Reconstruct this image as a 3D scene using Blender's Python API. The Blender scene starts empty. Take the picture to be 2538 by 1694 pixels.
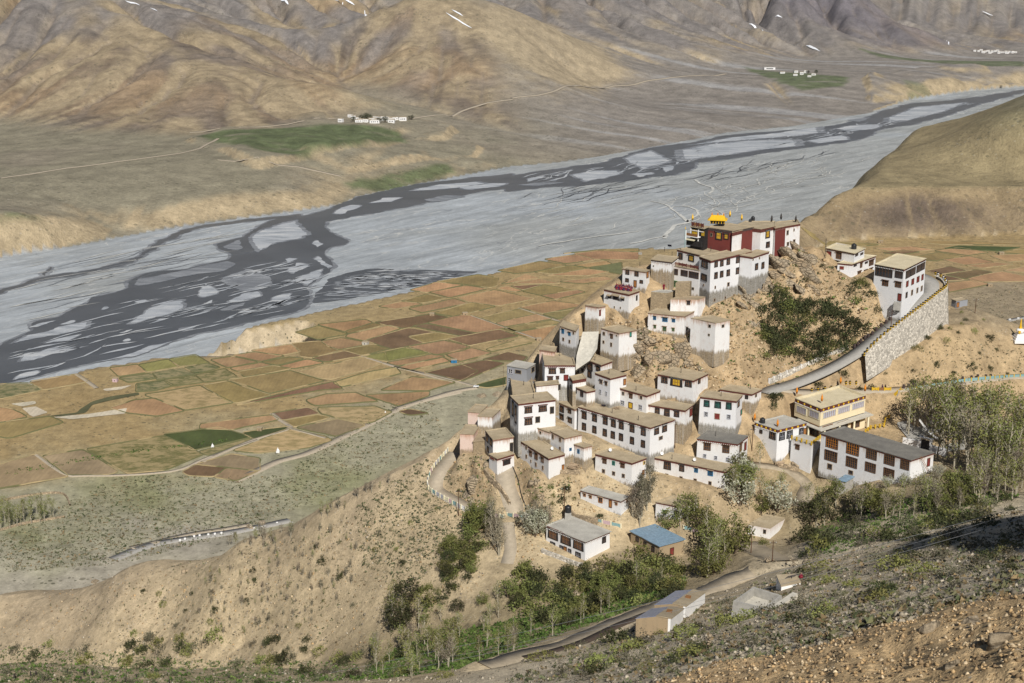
import bpy, math, random
import numpy as np
from mathutils import Vector, Matrix
# ---------------------------------------------------------------- camera, sky, sun, exposure
R = math.radians
SC = bpy.context.scene
COL = SC.collection
FPX, PITCH, CAMZ = 3525.0, R(15.5),330.0
cam_data = bpy.data.cameras.new('camera')
cam_data.sensor_width = 36.0
cam_data.lens = 50.0
cam_data.clip_start = 1.0
cam_data.clip_end = 30000.0
cam = bpy.data.objects.new('camera', cam_data)
COL.objects.link(cam)
cam.location = (0,0, CAMZ)
cam.rotation_euler = (math.pi / 2 - PITCH, 0,0)
SC.camera = cam
SUN_AZ, SUN_EL = R(13.0), R(41.0)          # sun behind the camera, to its right
SUN = Vector((math.sin(SUN_AZ) * math.cos(SUN_EL),-math.cos(SUN_AZ) * math.cos(SUN_EL), math.sin(SUN_EL)))
world = bpy.data.worlds.new('World')
SC.world = world
world.use_nodes = True
wn = world.node_tree
wn.nodes.clear()
w_out = wn.nodes.new('ShaderNodeOutputWorld')
w_bg = wn.nodes.new('ShaderNodeBackground')
w_sky = wn.nodes.new('ShaderNodeTexSky')
w_sky.sky_type = 'NISHITA'
w_sky.sun_disc = False
w_sky.sun_elevation = SUN_EL
w_sky.sun_rotation = math.pi - SUN_AZ
w_sky.altitude = 4000
w_bg.inputs['Strength'].default_value = 0.05
wn.links.new(w_sky.outputs[0], w_bg.inputs[0])
wn.links.new(w_bg.outputs[0], w_out.inputs[0])
sun_data = bpy.data.lights.new('sun', 'SUN')
sun_data.energy = 5.0
sun_data.angle = R(0.53)
sun_data.color = (1.0,0.96,0.90)
sun = bpy.data.objects.new('sun', sun_data)
COL.objects.link(sun)
sun.location = (200,-400,900)
sun.rotation_euler = SUN.to_track_quat('Z', 'Y').to_euler()
SC.view_settings.view_transform = 'Standard'
SC.view_settings.look = 'None'
SC.view_settings.exposure = 0.0
SC.view_settings.gamma = 1.0
SC.render.engine = 'CYCLES'
SC.cycles.max_bounces = 4
SC.cycles.diffuse_bounces = 2
SC.cycles.glossy_bounces = 2
SC.cycles.transmission_bounces = 2
SC.cycles.volume_bounces = 0
SC.cycles.caustics_reflective = False
SC.cycles.caustics_refractive = False
rng = np.random.default_rng(7)
random.seed(7)
# ---------------------------------------------------------------- geometry of the survey: photo measurements -> metres
CP, SP = math.cos(PITCH), math.sin(PITCH)
ZO = {'A': (1500,500,4.4808), 'B': (1220,740,4.4808), 'C': (1120,960,4.4808), 'D': (1420,900,4.4808),
  'E': (1830,560,3.267), 'F': (1830,920,3.267), 'G': (1300,1200,3.267), 'H': (1000,1050,4.48),
  'P': (0,860,3.670), 'Q': (500,780,3.670), 'S': (940,600,3.670), 'T': (1960,580,4.064),
  'W': (0,500,1.8496), 'U': (1268,0,1.8496), 'V': (0,0,1.8496), 'X': (0,1074,1.8496), 'Y': (1268,1074,1.8496),
  '': (0,0,1.0)}
def px(tag, p):
 ox, oy, s = ZO[tag]
 return (ox + p[0] / s, oy + p[1] / s)
def ray(x, y):
 x = np.asarray(x, float); y = np.asarray(y, float)
 d2 = -(y - 847.0)
 vy = FPX * CP + d2 * SP
 return (x - 1269.0) / vy, (-FPX * SP + d2 * CP) / vy       # dX/dY, dZ/dY
def atD(x, y, D):
 a, b = ray(x, y)
 return np.array([a * D, D + 0 * a, CAMZ + b * D])
def atZ(x, y, z):
 a, b = ray(x, y)
 D = (z - CAMZ) / b
 return np.array([a * D, D, z + 0 * a])
def zpix(y, D):            # height of the point that is seen at image row y when standing D metres ahead
 return CAMZ + D * float(ray(0, y)[1])
# ---------------------------------------------------------------- noise
_perm = np.random.default_rng(3).permutation(4096).astype(np.int32)
_ga = np.random.default_rng(4).uniform(0,2 * np.pi, 4096)
_gx, _gy = np.cos(_ga).astype(np.float32), np.sin(_ga).astype(np.float32)
def pnoise(x, y, seed=0):
 x = np.asarray(x, float) + seed * 37.17; y = np.asarray(y, float) + seed * 91.7
 xi = np.floor(x); yi = np.floor(y)
 xf = (x - xi).astype(np.float32); yf = (y - yi).astype(np.float32)
 xi = xi.astype(np.int32); yi = yi.astype(np.int32)
 u = xf * xf * (3 - 2 * xf); v = yf * yf * (3 - 2 * yf)
 pa = _perm[xi & 4095]; pb = _perm[(xi + 1) & 4095]
 def g(p, iy, fx, fy):
  h = _perm[(p + iy) & 4095]
  return _gx[h] * fx + _gy[h] * fy
 y1 = yi + 1; x1 = xf - 1; w1 = yf - 1
 a = g(pa, yi, xf, yf); b = g(pb, yi, x1, yf); c = g(pa, y1, xf, w1); d = g(pb, y1, x1, w1)
 a = a + u * (b - a); c = c + u * (d - c)
 return (a + v * (c - a)) * 1.5
def fbm(x, y, oct=4, seed=0, gain=0.5):
 s = 0; a = 1.0; t = 0
 for i in range(oct):
  s = s + a * pnoise(x * 2 ** i, y * 2 ** i, seed + i); t += a; a *= gain
 return s / t
def ridged(x, y, oct=4, seed=0, gain=0.5):
 s = 0; a = 1.0; t = 0
 for i in range(oct):
  s = s + a * (1 - 2 * np.abs(pnoise(x * 2 ** i, y * 2 ** i, seed + i))); t += a; a *= gain
 return s / t
def sstep(a, b, x):
 t = np.clip((x - a) / (b - a),0,1)
 return t * t * (3 - 2 * t)
def sdf_poly(X, Y, poly):      # signed distance, positive inside
 X = np.asarray(X, float); Y = np.asarray(Y, float)
 d2 = np.full(X.shape, 1e18); ins = np.zeros(X.shape, bool)
 n = len(poly)
 for i in range(n):
  x0, y0 = poly[i]; x1, y1 = poly[(i + 1) % n]
  dx, dy = x1 - x0, y1 - y0
  L = dx * dx + dy * dy + 1e-12
  t = np.clip(((X - x0) * dx + (Y - y0) * dy) / L, 0,1)
  d2 = np.minimum(d2,(X - x0 - t * dx) ** 2 + (Y - y0 - t * dy) ** 2)
  if y0 != y1:
   c = ((y0 > Y) != (y1 > Y)) & (X < (x1 - x0) * (Y - y0) / (y1 - y0) + x0)
   ins ^= c
 d = np.sqrt(d2)
 return np.where(ins, d, -d)
def dist_line(X, Y, pts):
 X = np.asarray(X, float); Y = np.asarray(Y, float)
 d2 = np.full(X.shape, 1e18)
 for (x0, y0),(x1, y1) in zip(pts[:-1], pts[1:]):
  dx, dy = x1 - x0, y1 - y0
  t = np.clip(((X - x0) * dx + (Y - y0) * dy) / (dx * dx + dy * dy + 1e-12),0,1)
  d2 = np.minimum(d2,(X - x0 - t * dx) ** 2 + (Y - y0 - t * dy) ** 2)
 return np.sqrt(d2)
class TPS:
 def __init__(s, P, lam=0.0, scale=100.0):
  P = np.asarray(P, float)
  s.sc = scale; s.c = P[:, :2] / scale
  n = len(P)
  K = s.k(s.c, s.c) + lam * np.eye(n)
  Q = np.c_[np.ones(n), s.c]
  A = np.block([[K, Q],[Q.T, np.zeros((3,3))]])
  s.w = np.linalg.solve(A, np.r_[P[:, 2:], np.zeros((3, P.shape[1] - 2))])
 @staticmethod
 def k(a, b):
  r2 = ((a[:, None, :] - b[None, :, :]) ** 2).sum(-1)
  return 0.5 * r2 * np.log(r2 + 1e-9)
 def __call__(s, X, Y):
  X = np.asarray(X, float); sh = X.shape
  q = np.c_[X.ravel() / s.sc, np.asarray(Y, float).ravel() / s.sc]
  out = np.empty((len(q), s.w.shape[1]))
  for i in range(0, len(q),40000):
   b = q[i:i + 40000]
   out[i:i + 40000] = s.k(b, s.c) @ s.w[:-3] + np.c_[np.ones(len(b)), b] @ s.w[-3:]
  return out[:, 0].reshape(sh) if out.shape[1] == 1 else out.reshape(sh + (-1,))
class GridFn:                  # a smooth surface sampled once on a grid, then read bilinearly
 def __init__(s, f, x0, x1, y0, y1, step):
  s.x0, s.y0, s.st = x0, y0, step
  s.xs = np.arange(x0, x1 + step, step); s.ys = np.arange(y0, y1 + step, step)
  gx, gy = np.meshgrid(s.xs, s.ys)
  s.g = f(gx, gy)
 def __call__(s, X, Y):
  u = np.clip((np.asarray(X, float) - s.x0) / s.st, 0, len(s.xs) - 1.001)
  v = np.clip((np.asarray(Y, float) - s.y0) / s.st, 0, len(s.ys) - 1.001)
  i = u.astype(int); j = v.astype(int); a = u - i; b = v - j
  g = s.g
  return (g[j, i] * (1 - a) + g[j, i + 1] * a) * (1 - b) + (g[j + 1, i] * (1 - a) + g[j + 1, i + 1] * a) * b
# ---------------------------------------------------------------- object helpers
def tag(o, label=None, cat=None, group=None, kind=None):
 if label: o['label'] = label
 if cat: o['category'] = cat
 if group: o['group'] = group
 if kind: o['kind'] = kind
 return o
def empty(name, loc, label=None, cat=None, group=None, rz=0.0):
 o = bpy.data.objects.new(name, None)
 o.empty_display_size = 0.5
 COL.objects.link(o)
 o.location = loc
 o.rotation_euler = (0,0, rz)
 return tag(o, label, cat, group)
def put(name, me, parent=None, loc=(0,0,0), rot=(0,0,0), scale=(1,1,1)):
 o = bpy.data.objects.new(name, me)
 COL.objects.link(o)
 o.location = loc; o.rotation_euler = rot; o.scale = scale
 if parent: o.parent = parent
 return o
def np_mesh(name, V, Fq, mats, smooth=True, attrs=None, mat_idx=None):
 """V (n,3), Fq (m,k) with k = 3 or 4"""
 me = bpy.data.meshes.new(name)
 V = np.asarray(V, np.float32); Fq = np.asarray(Fq, np.int32)
 n, m, k = len(V), len(Fq), Fq.shape[1]
 me.vertices.add(n); me.vertices.foreach_set('co', V.ravel())
 me.loops.add(m * k); me.loops.foreach_set('vertex_index', Fq.ravel())
 me.polygons.add(m)
 me.polygons.foreach_set('loop_start', np.arange(0, m * k, k, dtype=np.int32))
 me.polygons.foreach_set('loop_total', np.full(m, k, np.int32))
 if smooth: me.polygons.foreach_set('use_smooth', np.ones(m, bool))
 if mat_idx is not None: me.polygons.foreach_set('material_index', np.asarray(mat_idx, np.int32))
 for mt in (mats if isinstance(mats, (list, tuple)) else [mats]):
  me.materials.append(mt)
 for an, av in (attrs or {}).items():
  av = np.asarray(av, np.float32)
  if av.ndim == 1:
   a = me.attributes.new(an, 'FLOAT', 'POINT'); a.data.foreach_set('value', av)
  else:
   a = me.attributes.new(an, 'FLOAT_COLOR', 'POINT')
   if av.shape[1] == 3: av = np.c_[av, np.ones(n, np.float32)]
   a.data.foreach_set('color', av.ravel())
 me.update(calc_edges=True)
 return me
class MB:
 """collects shapes into one mesh"""
 def __init__(s): s.v = []; s.f = []; s.m = []; s.at = {}
 def add(s, vs, fs, mi=0, **at):
  b = len(s.v)
  s.v += [tuple(v) for v in vs]
  s.f += [tuple(b + i for i in f) for f in fs]
  s.m += [mi] * len(fs)
  for k, a in at.items():
   s.at.setdefault(k, {})
   for i, val in enumerate(a): s.at[k][b + i] = val
 def box(s, c, d, mi=0, ax=None):
  """centre c, size d, optional axes (3 vectors)"""
  ax = ax or (Vector((1,0,0)), Vector((0,1,0)), Vector((0,0,1)))
  c = Vector(c); vs = []
  for k in (-.5, .5):
   for j in (-.5, .5):
    for i in (-.5, .5):
     vs.append(c + ax[0] * d[0] * i + ax[1] * d[1] * j + ax[2] * d[2] * k)
  s.add(vs, [(0,2,3,1),(4,5,7,6),(0,1,5,4),(2,6,7,3),(0,4,6,2),(1,3,7,5)], mi)
 def prism(s, bot, top, mi=0, cap=True):
  n = len(bot)
  fs = [(i, (i + 1) % n, n + (i + 1) % n, n + i) for i in range(n)]
  if cap: fs += [tuple(range(n - 1,-1,-1)), tuple(range(n, 2 * n))]
  s.add(list(bot) + list(top), fs, mi)
 def tube(s, p0, p1, r0, r1=None, n=6, mi=0, cap=True):
  p0 = Vector(p0); p1 = Vector(p1); r1 = r0 if r1 is None else r1
  d = (p1 - p0).normalized()
  a = d.orthogonal().normalized(); b = d.cross(a)
  c = [(math.cos(2 * math.pi * i / n), math.sin(2 * math.pi * i / n)) for i in range(n)]
  s.prism([p0 + (a * x + b * y) * r0 for x, y in c],[p1 + (a * x + b * y) * r1 for x, y in c], mi, cap)
 def lathe(s, c, prof, n=10, mi=0):
  c = Vector(c); vs = []; fs = []
  for r, z in prof:
   vs += [c + Vector((r * math.cos(2 * math.pi * i / n), r * math.sin(2 * math.pi * i / n), z)) for i in range(n)]
  for k in range(len(prof) - 1):
   fs += [(k * n + i, k * n + (i + 1) % n, (k + 1) * n + (i + 1) % n, (k + 1) * n + i) for i in range(n)]
  fs += [tuple(range(n - 1,-1,-1)), tuple((len(prof) - 1) * n + i for i in range(n))]
  s.add(vs, fs, mi)
 def mesh(s, name, mats, smooth=False):
  me = bpy.data.meshes.new(name)
  me.from_pydata(s.v, [], s.f)
  for mt in (mats if isinstance(mats, (list, tuple)) else [mats]): me.materials.append(mt)
  me.polygons.foreach_set('material_index', s.m)
  if smooth: me.polygons.foreach_set('use_smooth', [True] * len(s.f))
  for k, d in s.at.items():
   a = me.attributes.new(k, 'FLOAT', 'POINT')
   a.data.foreach_set('value', [d.get(i, 0.0) for i in range(len(s.v))])
  me.update()
  return me
 def build(s, name, mats, parent=None, smooth=False, loc=(0,0,0)):
  return put(name, s.mesh(name, mats, smooth), parent, loc)
def copy_tree(o, parent=None):
 c = o.copy(); COL.objects.link(c); c.parent = parent
 for ch in o.children: copy_tree(ch, c)
 return c
# ---------------------------------------------------------------- materials
MATS = {}
def lin(r, g, b): return tuple(((c / 255) / 12.92 if c / 255 <= 0.04045 else ((c / 255 + 0.055) / 1.055) ** 2.4) for c in (r, g, b))
class NT:
 def __init__(s, name):
  s.m = bpy.data.materials.new(name); s.m.use_nodes = True
  s.t = s.m.node_tree; s.t.nodes.clear()
  s.out = s.n('OutputMaterial'); s.b = s.n('BsdfPrincipled')
  s.t.links.new(s.b.outputs[0], s.out.inputs[0])
  s.b.inputs['Roughness'].default_value = 0.9
  s.b.inputs['Specular IOR Level'].default_value = 0.2
 def n(s, t, **kw):
  x = s.t.nodes.new('ShaderNode' + t)
  for k, v in kw.items(): setattr(x, k, v)
  return x
 def l(s, a, b): s.t.links.new(a, b)
 def val(s, sock, v):
  if hasattr(v, 'default_value') and hasattr(v, 'links'): s.l(v, sock)
  else: sock.default_value = v
 def coord(s, scale=(1,1,1), kind='Object'):
  tc = s.n('TexCoord'); mp = s.n('Mapping'); mp.inputs['Scale'].default_value = scale
  s.l(tc.outputs[kind], mp.inputs[0]); return mp.outputs[0]
 def geo(s, scale=(1,1,1)):
  g = s.n('NewGeometry'); mp = s.n('Mapping'); mp.inputs['Scale'].default_value = scale
  s.l(g.outputs['Position'], mp.inputs[0]); return mp.outputs[0]
 def noise(s, vec, scale=1.0, detail=4, rough=0.55, dist=0.0):
  x = s.n('TexNoise'); x.inputs['Scale'].default_value = scale; x.inputs['Detail'].default_value = detail
  x.inputs['Roughness'].default_value = rough; x.inputs['Distortion'].default_value = dist
  s.l(vec, x.inputs['Vector']); return x.outputs[0]
 def voro(s, vec, scale=1.0, feature='F1', out='Distance'):
  x = s.n('TexVoronoi'); x.feature = feature; x.inputs['Scale'].default_value = scale
  s.l(vec, x.inputs['Vector']); return x.outputs[out]
 def ramp(s, fac, stops):
  x = s.n('ValToRGB'); e = x.color_ramp.elements
  while len(e) < len(stops): e.new(0.5)
  for i, (p, c) in enumerate(stops):
   e[i].position = p; e[i].color = (c if hasattr(c, '__len__') else (c, c, c))[:3] + (1,) if hasattr(c, '__len__') else (c, c, c, 1)
  s.l(fac, x.inputs[0]); return x.outputs[0]
 def mix(s, fac, a, b, mode='MIX'):
  x = s.n('MixRGB'); x.blend_type = mode
  s.val(x.inputs[0], fac)
  for i, v in ((1, a),(2, b)):
   if isinstance(v, (tuple, list)): x.inputs[i].default_value = tuple(v)[:3] + (1,)
   else: s.l(v, x.inputs[i])
  return x.outputs[0]
 def math(s, op, a, b=0.0, c=None, clamp=False):
  x = s.n('Math'); x.operation = op; x.use_clamp = clamp
  s.val(x.inputs[0], a); s.val(x.inputs[1], b)
  if c is not None: s.val(x.inputs[2], c)
  return x.outputs[0]
 def attr(s, name, out='Fac'):
  x = s.n('Attribute'); x.attribute_name = name; return x.outputs[out]
 def objrand(s): return s.n('ObjectInfo').outputs['Random']
 def color(s, c):
  if isinstance(c, (tuple, list)): s.b.inputs['Base Color'].default_value = tuple(c)[:3] + (1,)
  else: s.l(c, s.b.inputs['Base Color'])
 def bump(s, h, strength=0.5, dist=0.1):
  x = s.n('Bump'); x.inputs['Strength'].default_value = strength; x.inputs['Distance'].default_value = dist
  s.l(h, x.inputs['Height']); s.l(x.outputs[0], s.b.inputs['Normal'])
def varied(name, c, amt=0.25, scale=1.5, bump=0.0, rough=0.9, spec=0.2, metal=0.0):
 """a colour with two scales of mottling"""
 t = NT(name); v = t.coord()
 n1 = t.noise(v, scale, 5,0.6); n2 = t.noise(v, scale * 9,3,0.6)
 f = t.math('ADD', t.math('MULTIPLY', n1,0.65), t.math('MULTIPLY', n2,0.35))
 lo = tuple(x * (1 - amt) for x in c); hi = tuple(min(1, x * (1 + amt)) for x in c)
 t.color(t.ramp(f, [(0.32, lo),(0.68, hi)]))
 t.b.inputs['Roughness'].default_value = rough; t.b.inputs['Specular IOR Level'].default_value = spec
 t.b.inputs['Metallic'].default_value = metal
 if bump: t.bump(n2, bump, 0.05)
 MATS[name] = t.m
 return t.m
# whitewashed walls: attributes hb (height above foot), ht (depth below roof), dl (where bare wall ends), st (stain amount)
def whitewash(name, white, bare, stain):
 t = NT(name); v = t.coord()
 hb, ht, dl, st = t.attr('hb'), t.attr('ht'), t.attr('dl'), t.attr('st')
 drip = t.noise(t.coord((1.7,1.7,0.13)),1.0,5,0.7)
 blot = t.noise(v, 0.55,4,0.6)
 lvl = t.math('ADD', dl, t.math('MULTIPLY', t.math('ADD', t.math('MULTIPLY', drip, 0.8), t.math('MULTIPLY', blot, 0.3)),4.6))
 f = t.math('SUBTRACT', lvl, t.math('ADD', hb, 2.5))
 f = t.math('MULTIPLY', f, 1.3, clamp=True)
 # bare wall: stones in mud
 _c = t.n('RGBToBW'); t.l(t.voro(t.coord((1.5,1.5,2.6)),1.6, 'F1', 'Color'), _c.inputs[0]); cell = _c.outputs[0]
 edge = t.voro(t.coord((1.5,1.5,2.6)),1.6, 'DISTANCE_TO_EDGE')
 stone = t.mix(0.30, bare, cell, 'OVERLAY')
 stone = t.mix(t.ramp(edge, [(0.0,0.0),(0.10,1.0)]), tuple(c * 0.62 for c in bare), stone)
 streak = t.noise(t.coord((3.2,3.2,0.12)),1.0,4,0.7)
 stone = t.mix(t.ramp(streak, [(0.48,0.0),(0.72,0.5)]), stone, tuple(c * 0.72 for c in white))
 # dirty runs under the roof and scattered blotches
 run = t.noise(t.coord((2.3,2.3,0.16)),1.0,4,0.7)
 s = t.math('SUBTRACT', t.math('MULTIPLY', run, 3.4), t.math('ADD', t.math('MULTIPLY', ht, 0.75),0.55))
 s = t.math('MULTIPLY', t.math('MULTIPLY', s, 0.9, clamp=True), t.math('ADD', st, 0.22))
 bl = t.ramp(t.noise(t.coord((1,1, .6)),0.8,7,0.75),[(0.50,0.0),(0.70,1.0)])
 s2 = t.math('MULTIPLY', bl, t.math('ADD', t.math('MULTIPLY', st, 0.75),0.16))
 fine = t.noise(v, 7.0,4,0.7)
 wcol = t.mix(t.ramp(fine, [(0.35,0.0),(0.75,0.35)]), white, tuple(c * 0.86 for c in white))
 wcol = t.mix(s, wcol, stain)
 wcol = t.mix(s2, wcol, tuple(a * 0.5 + b * 0.5 for a, b in zip(stain, white)))
 t.color(t.mix(f, wcol, stone))
 hgt = t.math('ADD', t.math('MULTIPLY', fine, 0.35), t.math('MULTIPLY', edge, f))
 t.bump(hgt, 0.5,0.12)
 MATS[name] = t.m
whitewash('whitewash', (0.76,0.75,0.73),(0.33,0.26,0.17),(0.46,0.30,0.21))
whitewash('whitewash_grey', (0.76,0.76,0.76),(0.30,0.28,0.24),(0.48,0.38,0.30))
whitewash('pinkwash', (0.68,0.53,0.45),(0.36,0.27,0.18),(0.45,0.24,0.15))
whitewash('redwash', (0.17,0.042,0.034),(0.26,0.12,0.08),(0.10,0.03,0.025))
whitewash('mudwall', (0.38,0.29,0.18),(0.32,0.25,0.16),(0.30,0.21,0.13))
whitewash('creamwash', (0.80,0.68,0.45),(0.74,0.70,0.62),(0.55,0.42,0.26))
whitewash('greyblock', (0.30,0.31,0.33),(0.29,0.28,0.26),(0.22,0.22,0.22))
# roofs of trodden earth
def roofmat(name, c, c2):
 t = NT(name); v = t.coord()
 n1 = t.noise(v, 0.35,5,0.65); n2 = t.noise(v, 3.0,4,0.7); n3 = t.noise(v, 14,2,0.6)
 f = t.math('ADD', t.math('MULTIPLY', n1,0.6), t.math('MULTIPLY', n2,0.4))
 col = t.ramp(f, [(0.33, tuple(x * 0.74 for x in c)),(0.5, c),(0.68, c2)])
 col = t.mix(t.ramp(n3,[(0.55,0.0),(0.75,0.3)]), col, tuple(x * 0.6 for x in c))
 t.color(col); t.bump(n2,0.6,0.1)
 MATS[name] = t.m
roofmat('earth_roof', (0.40,0.325,0.215),(0.50,0.42,0.29))
roofmat('concrete_roof', (0.43,0.41,0.36),(0.52,0.50,0.44))
roofmat('dark_roof', (0.185,0.175,0.155),(0.25,0.235,0.20))
roofmat('cream_roof', (0.60,0.52,0.35),(0.68,0.60,0.43))
roofmat('stone_mud', (0.34,0.27,0.18),(0.42,0.34,0.23))
varied('frieze', (0.125,0.043,0.033),0.45,3.0,0.5)
varied('frieze_old', (0.27,0.16,0.115),0.4,2.0,0.5)
varied('frieze_dark', (0.07,0.05,0.045),0.4,3.0,0.5)
varied('window_black', (0.028,0.025,0.024),0.35,4)
varied('wood', (0.24,0.115,0.045),0.35,5)
varied('wood_dark', (0.10,0.05,0.025),0.4,5)
varied('wood_bare', (0.36,0.27,0.18),0.3,5)
varied('door_orange', (0.34,0.145,0.045),0.25,4)
varied('door_maroon', (0.19,0.035,0.03),0.3,4)
varied('paint_blue', (0.03,0.17,0.33),0.3,4, rough=0.6)
varied('paint_green', (0.04,0.22,0.17),0.3,4, rough=0.6)
varied('paint_lime', (0.12,0.25,0.08),0.3,4, rough=0.6)
varied('paint_yellow', (0.58,0.37,0.03),0.2,4, rough=0.6)
varied('paint_orange', (0.62,0.22,0.02),0.2,4, rough=0.6)
varied('paint_white', (0.80,0.79,0.77),0.08,3)
varied('paint_cream', (0.76,0.70,0.50),0.12,3)
varied('paint_teal', (0.22,0.36,0.36),0.2,3)
varied('paint_pink', (0.55,0.40,0.42),0.2,3)
varied('paint_grey', (0.42,0.42,0.46),0.15,3)
varied('gold', (0.72,0.43,0.02),0.15,2, rough=0.42, spec=0.5)
varied('concrete', (0.36,0.345,0.31),0.25,1.2,0.3)
varied('concrete_pale', (0.50,0.47,0.40),0.2,1.2,0.3)
varied('asphalt', (0.33,0.315,0.285),0.15,1.0,0.3)
varied('track', (0.40,0.34,0.255),0.18,0.8,0.4)
varied('wet_track', (0.075,0.055,0.042),0.3,0.8,0.4)
varied('trodden', (0.36,0.30,0.215),0.25,0.7,0.4)
varied('tin_blue', (0.20,0.29,0.37),0.3,1.6, rough=0.55, spec=0.4)
varied('plastic_sheet', (0.24,0.27,0.36),0.22,1.0, rough=0.4, spec=0.5)
varied('black_plastic', (0.018,0.019,0.021),0.3,3, rough=0.45, spec=0.5)
varied('steel', (0.42,0.43,0.44),0.2,5, rough=0.45, metal=0.6)
varied('iron', (0.045,0.038,0.034),0.35,5, rough=0.7)
varied('robe', (0.17,0.012,0.028),0.35,4)
varied('robe_dark', (0.05,0.016,0.05),0.4,4)
varied('skin', (0.35,0.19,0.12),0.1,4)
varied('hair', (0.012,0.010,0.009),0.2,4)
varied('cloth_blue', (0.04,0.10,0.30),0.3,4)
varied('car_white', (0.80,0.80,0.80),0.03,3, rough=0.3, spec=0.5)
varied('flag_white', (0.78,0.77,0.74),0.1,3)
varied('snow', (0.85,0.87,0.90),0.06,0.02)
t = NT('glass'); v = t.coord()
t.color(t.ramp(t.noise(v, 0.7,2),[(0.35,(0.012,0.013,0.016)),(0.7,(0.05,0.055,0.065))]))
t.b.inputs['Roughness'].default_value = 0.12; t.b.inputs['Specular IOR Level'].default_value = 0.5
MATS['glass'] = t.m
t = NT('solar'); v = t.coord()
t.color(t.mix(t.ramp(t.voro(v, 6, 'DISTANCE_TO_EDGE'),[(0.0,1.0),(0.05,0.0)]),(0.010,0.014,0.05),(0.15,0.16,0.2)))
t.b.inputs['Roughness'].default_value = 0.15; MATS['solar'] = t.m
# dry stone and rubble
def rubble(name, c, scale, mortar=0.55):
 t = NT(name); v = t.coord()
 col = t.voro(v, scale, 'F1', 'Color'); e = t.voro(v, scale, 'DISTANCE_TO_EDGE')
 g = t.n('RGBToBW'); t.l(col, g.inputs[0])
 k = t.ramp(g.outputs[0],[(0.2, tuple(x * 0.62 for x in c)),(0.5, c),(0.85, tuple(min(1, x * 1.45) for x in c))])
 k = t.mix(t.ramp(e, [(0.0,0.0),(0.12,1.0)]), tuple(x * mortar for x in c), k)
 n = t.noise(v, scale * 4,4,0.65)
 k = t.mix(0.35, k, t.ramp(n, [(0.3,0.25),(0.7,0.8)]), 'SOFT_LIGHT')
 t.color(k)
 t.bump(t.math('ADD', t.math('MULTIPLY', e, 1.2), t.math('MULTIPLY', n, 0.3)),0.6,0.2)
 MATS[name] = t.m
rubble('rubble_wall', (0.51,0.47,0.40),2.0, .68)
rubble('rubble_tan', (0.36,0.28,0.185),1.7)
# rock faces
t = NT('rock'); v = t.geo()
st = t.noise(t.geo((0.5,0.5,1.9)),0.9,7,0.72,0.8); n = t.noise(v, 2.4,6,0.75); big = t.noise(v, 0.16,3,0.6)
ck = t.voro(t.geo((1,1,1.5)),0.75, 'DISTANCE_TO_EDGE')
f = t.math('ADD', t.math('MULTIPLY', st, 0.5), t.math('MULTIPLY', n, 0.5))
k = t.ramp(f, [(0.32,(0.17,0.135,0.09)),(0.46,(0.34,0.27,0.18)),(0.60,(0.47,0.38,0.26)),(0.74,(0.54,0.45,0.33))])
k = t.mix(t.ramp(big, [(0.5,0.0),(0.68,0.5)]), k, (0.46,0.31,0.17))
k = t.mix(t.ramp(ck, [(0.0,0.75),(0.07,0.0)]), k, (0.10,0.08,0.055))
k = t.mix(t.math('MULTIPLY', t.objrand(),0.22), k, (0.33,0.29,0.235))
t.color(k); t.bump(t.math('ADD', f, t.math('MULTIPLY', t.math('MINIMUM', ck, .12),4.0)),1.0,0.5); MATS['rock'] = t.m
# leaves: per-leaf tint in attribute 'tint'
def leafmat(name, c0, c1, c2):
 t = NT(name); ti = t.attr('tint'); r = t.objrand()
 k = t.ramp(ti, [(0.0, c0),(0.55, c1),(1.0, c2)])
 h = t.n('HueSaturation'); t.l(k, h.inputs['Color'])
 t.l(t.math('ADD', 0.475, t.math('MULTIPLY', r, 0.05)), h.inputs['Hue'])
 t.l(t.math('ADD', 0.75, t.math('MULTIPLY', r, 0.5)), h.inputs['Value'])
 t.color(h.outputs[0]); t.b.inputs['Roughness'].default_value = 0.75
 tr = t.n('BsdfTranslucent'); t.l(h.outputs[0], tr.inputs[0])
 ms = t.n('MixShader'); ms.inputs[0].default_value = 0.28
 t.l(t.b.outputs[0], ms.inputs[1]); t.l(tr.outputs[0], ms.inputs[2]); t.l(ms.outputs[0], t.out.inputs[0])
 MATS[name] = t.m
leafmat('leaf_poplar', (0.15,0.155,0.045),(0.24,0.245,0.075),(0.35,0.35,0.13))
leafmat('leaf_bright', (0.11,0.12,0.032),(0.18,0.188,0.056),(0.265,0.265,0.09))
leafmat('leaf_dark', (0.040,0.045,0.020),(0.070,0.076,0.030),(0.12,0.118,0.05))
leafmat('leaf_grey', (0.10,0.095,0.062),(0.16,0.15,0.095),(0.23,0.21,0.14))
leafmat('leaf_bare', (0.17,0.14,0.10),(0.25,0.21,0.15),(0.33,0.28,0.20))
leafmat('blossom', (0.22,0.22,0.12),(0.42,0.41,0.31),(0.58,0.56,0.47))
leafmat('turf', (0.03,0.055,0.014),(0.055,0.095,0.022),(0.09,0.13,0.035))
varied('bark_pale', (0.40,0.36,0.27),0.3,3)
varied('bark', (0.17,0.13,0.09),0.3,3)
M = MATS
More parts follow.
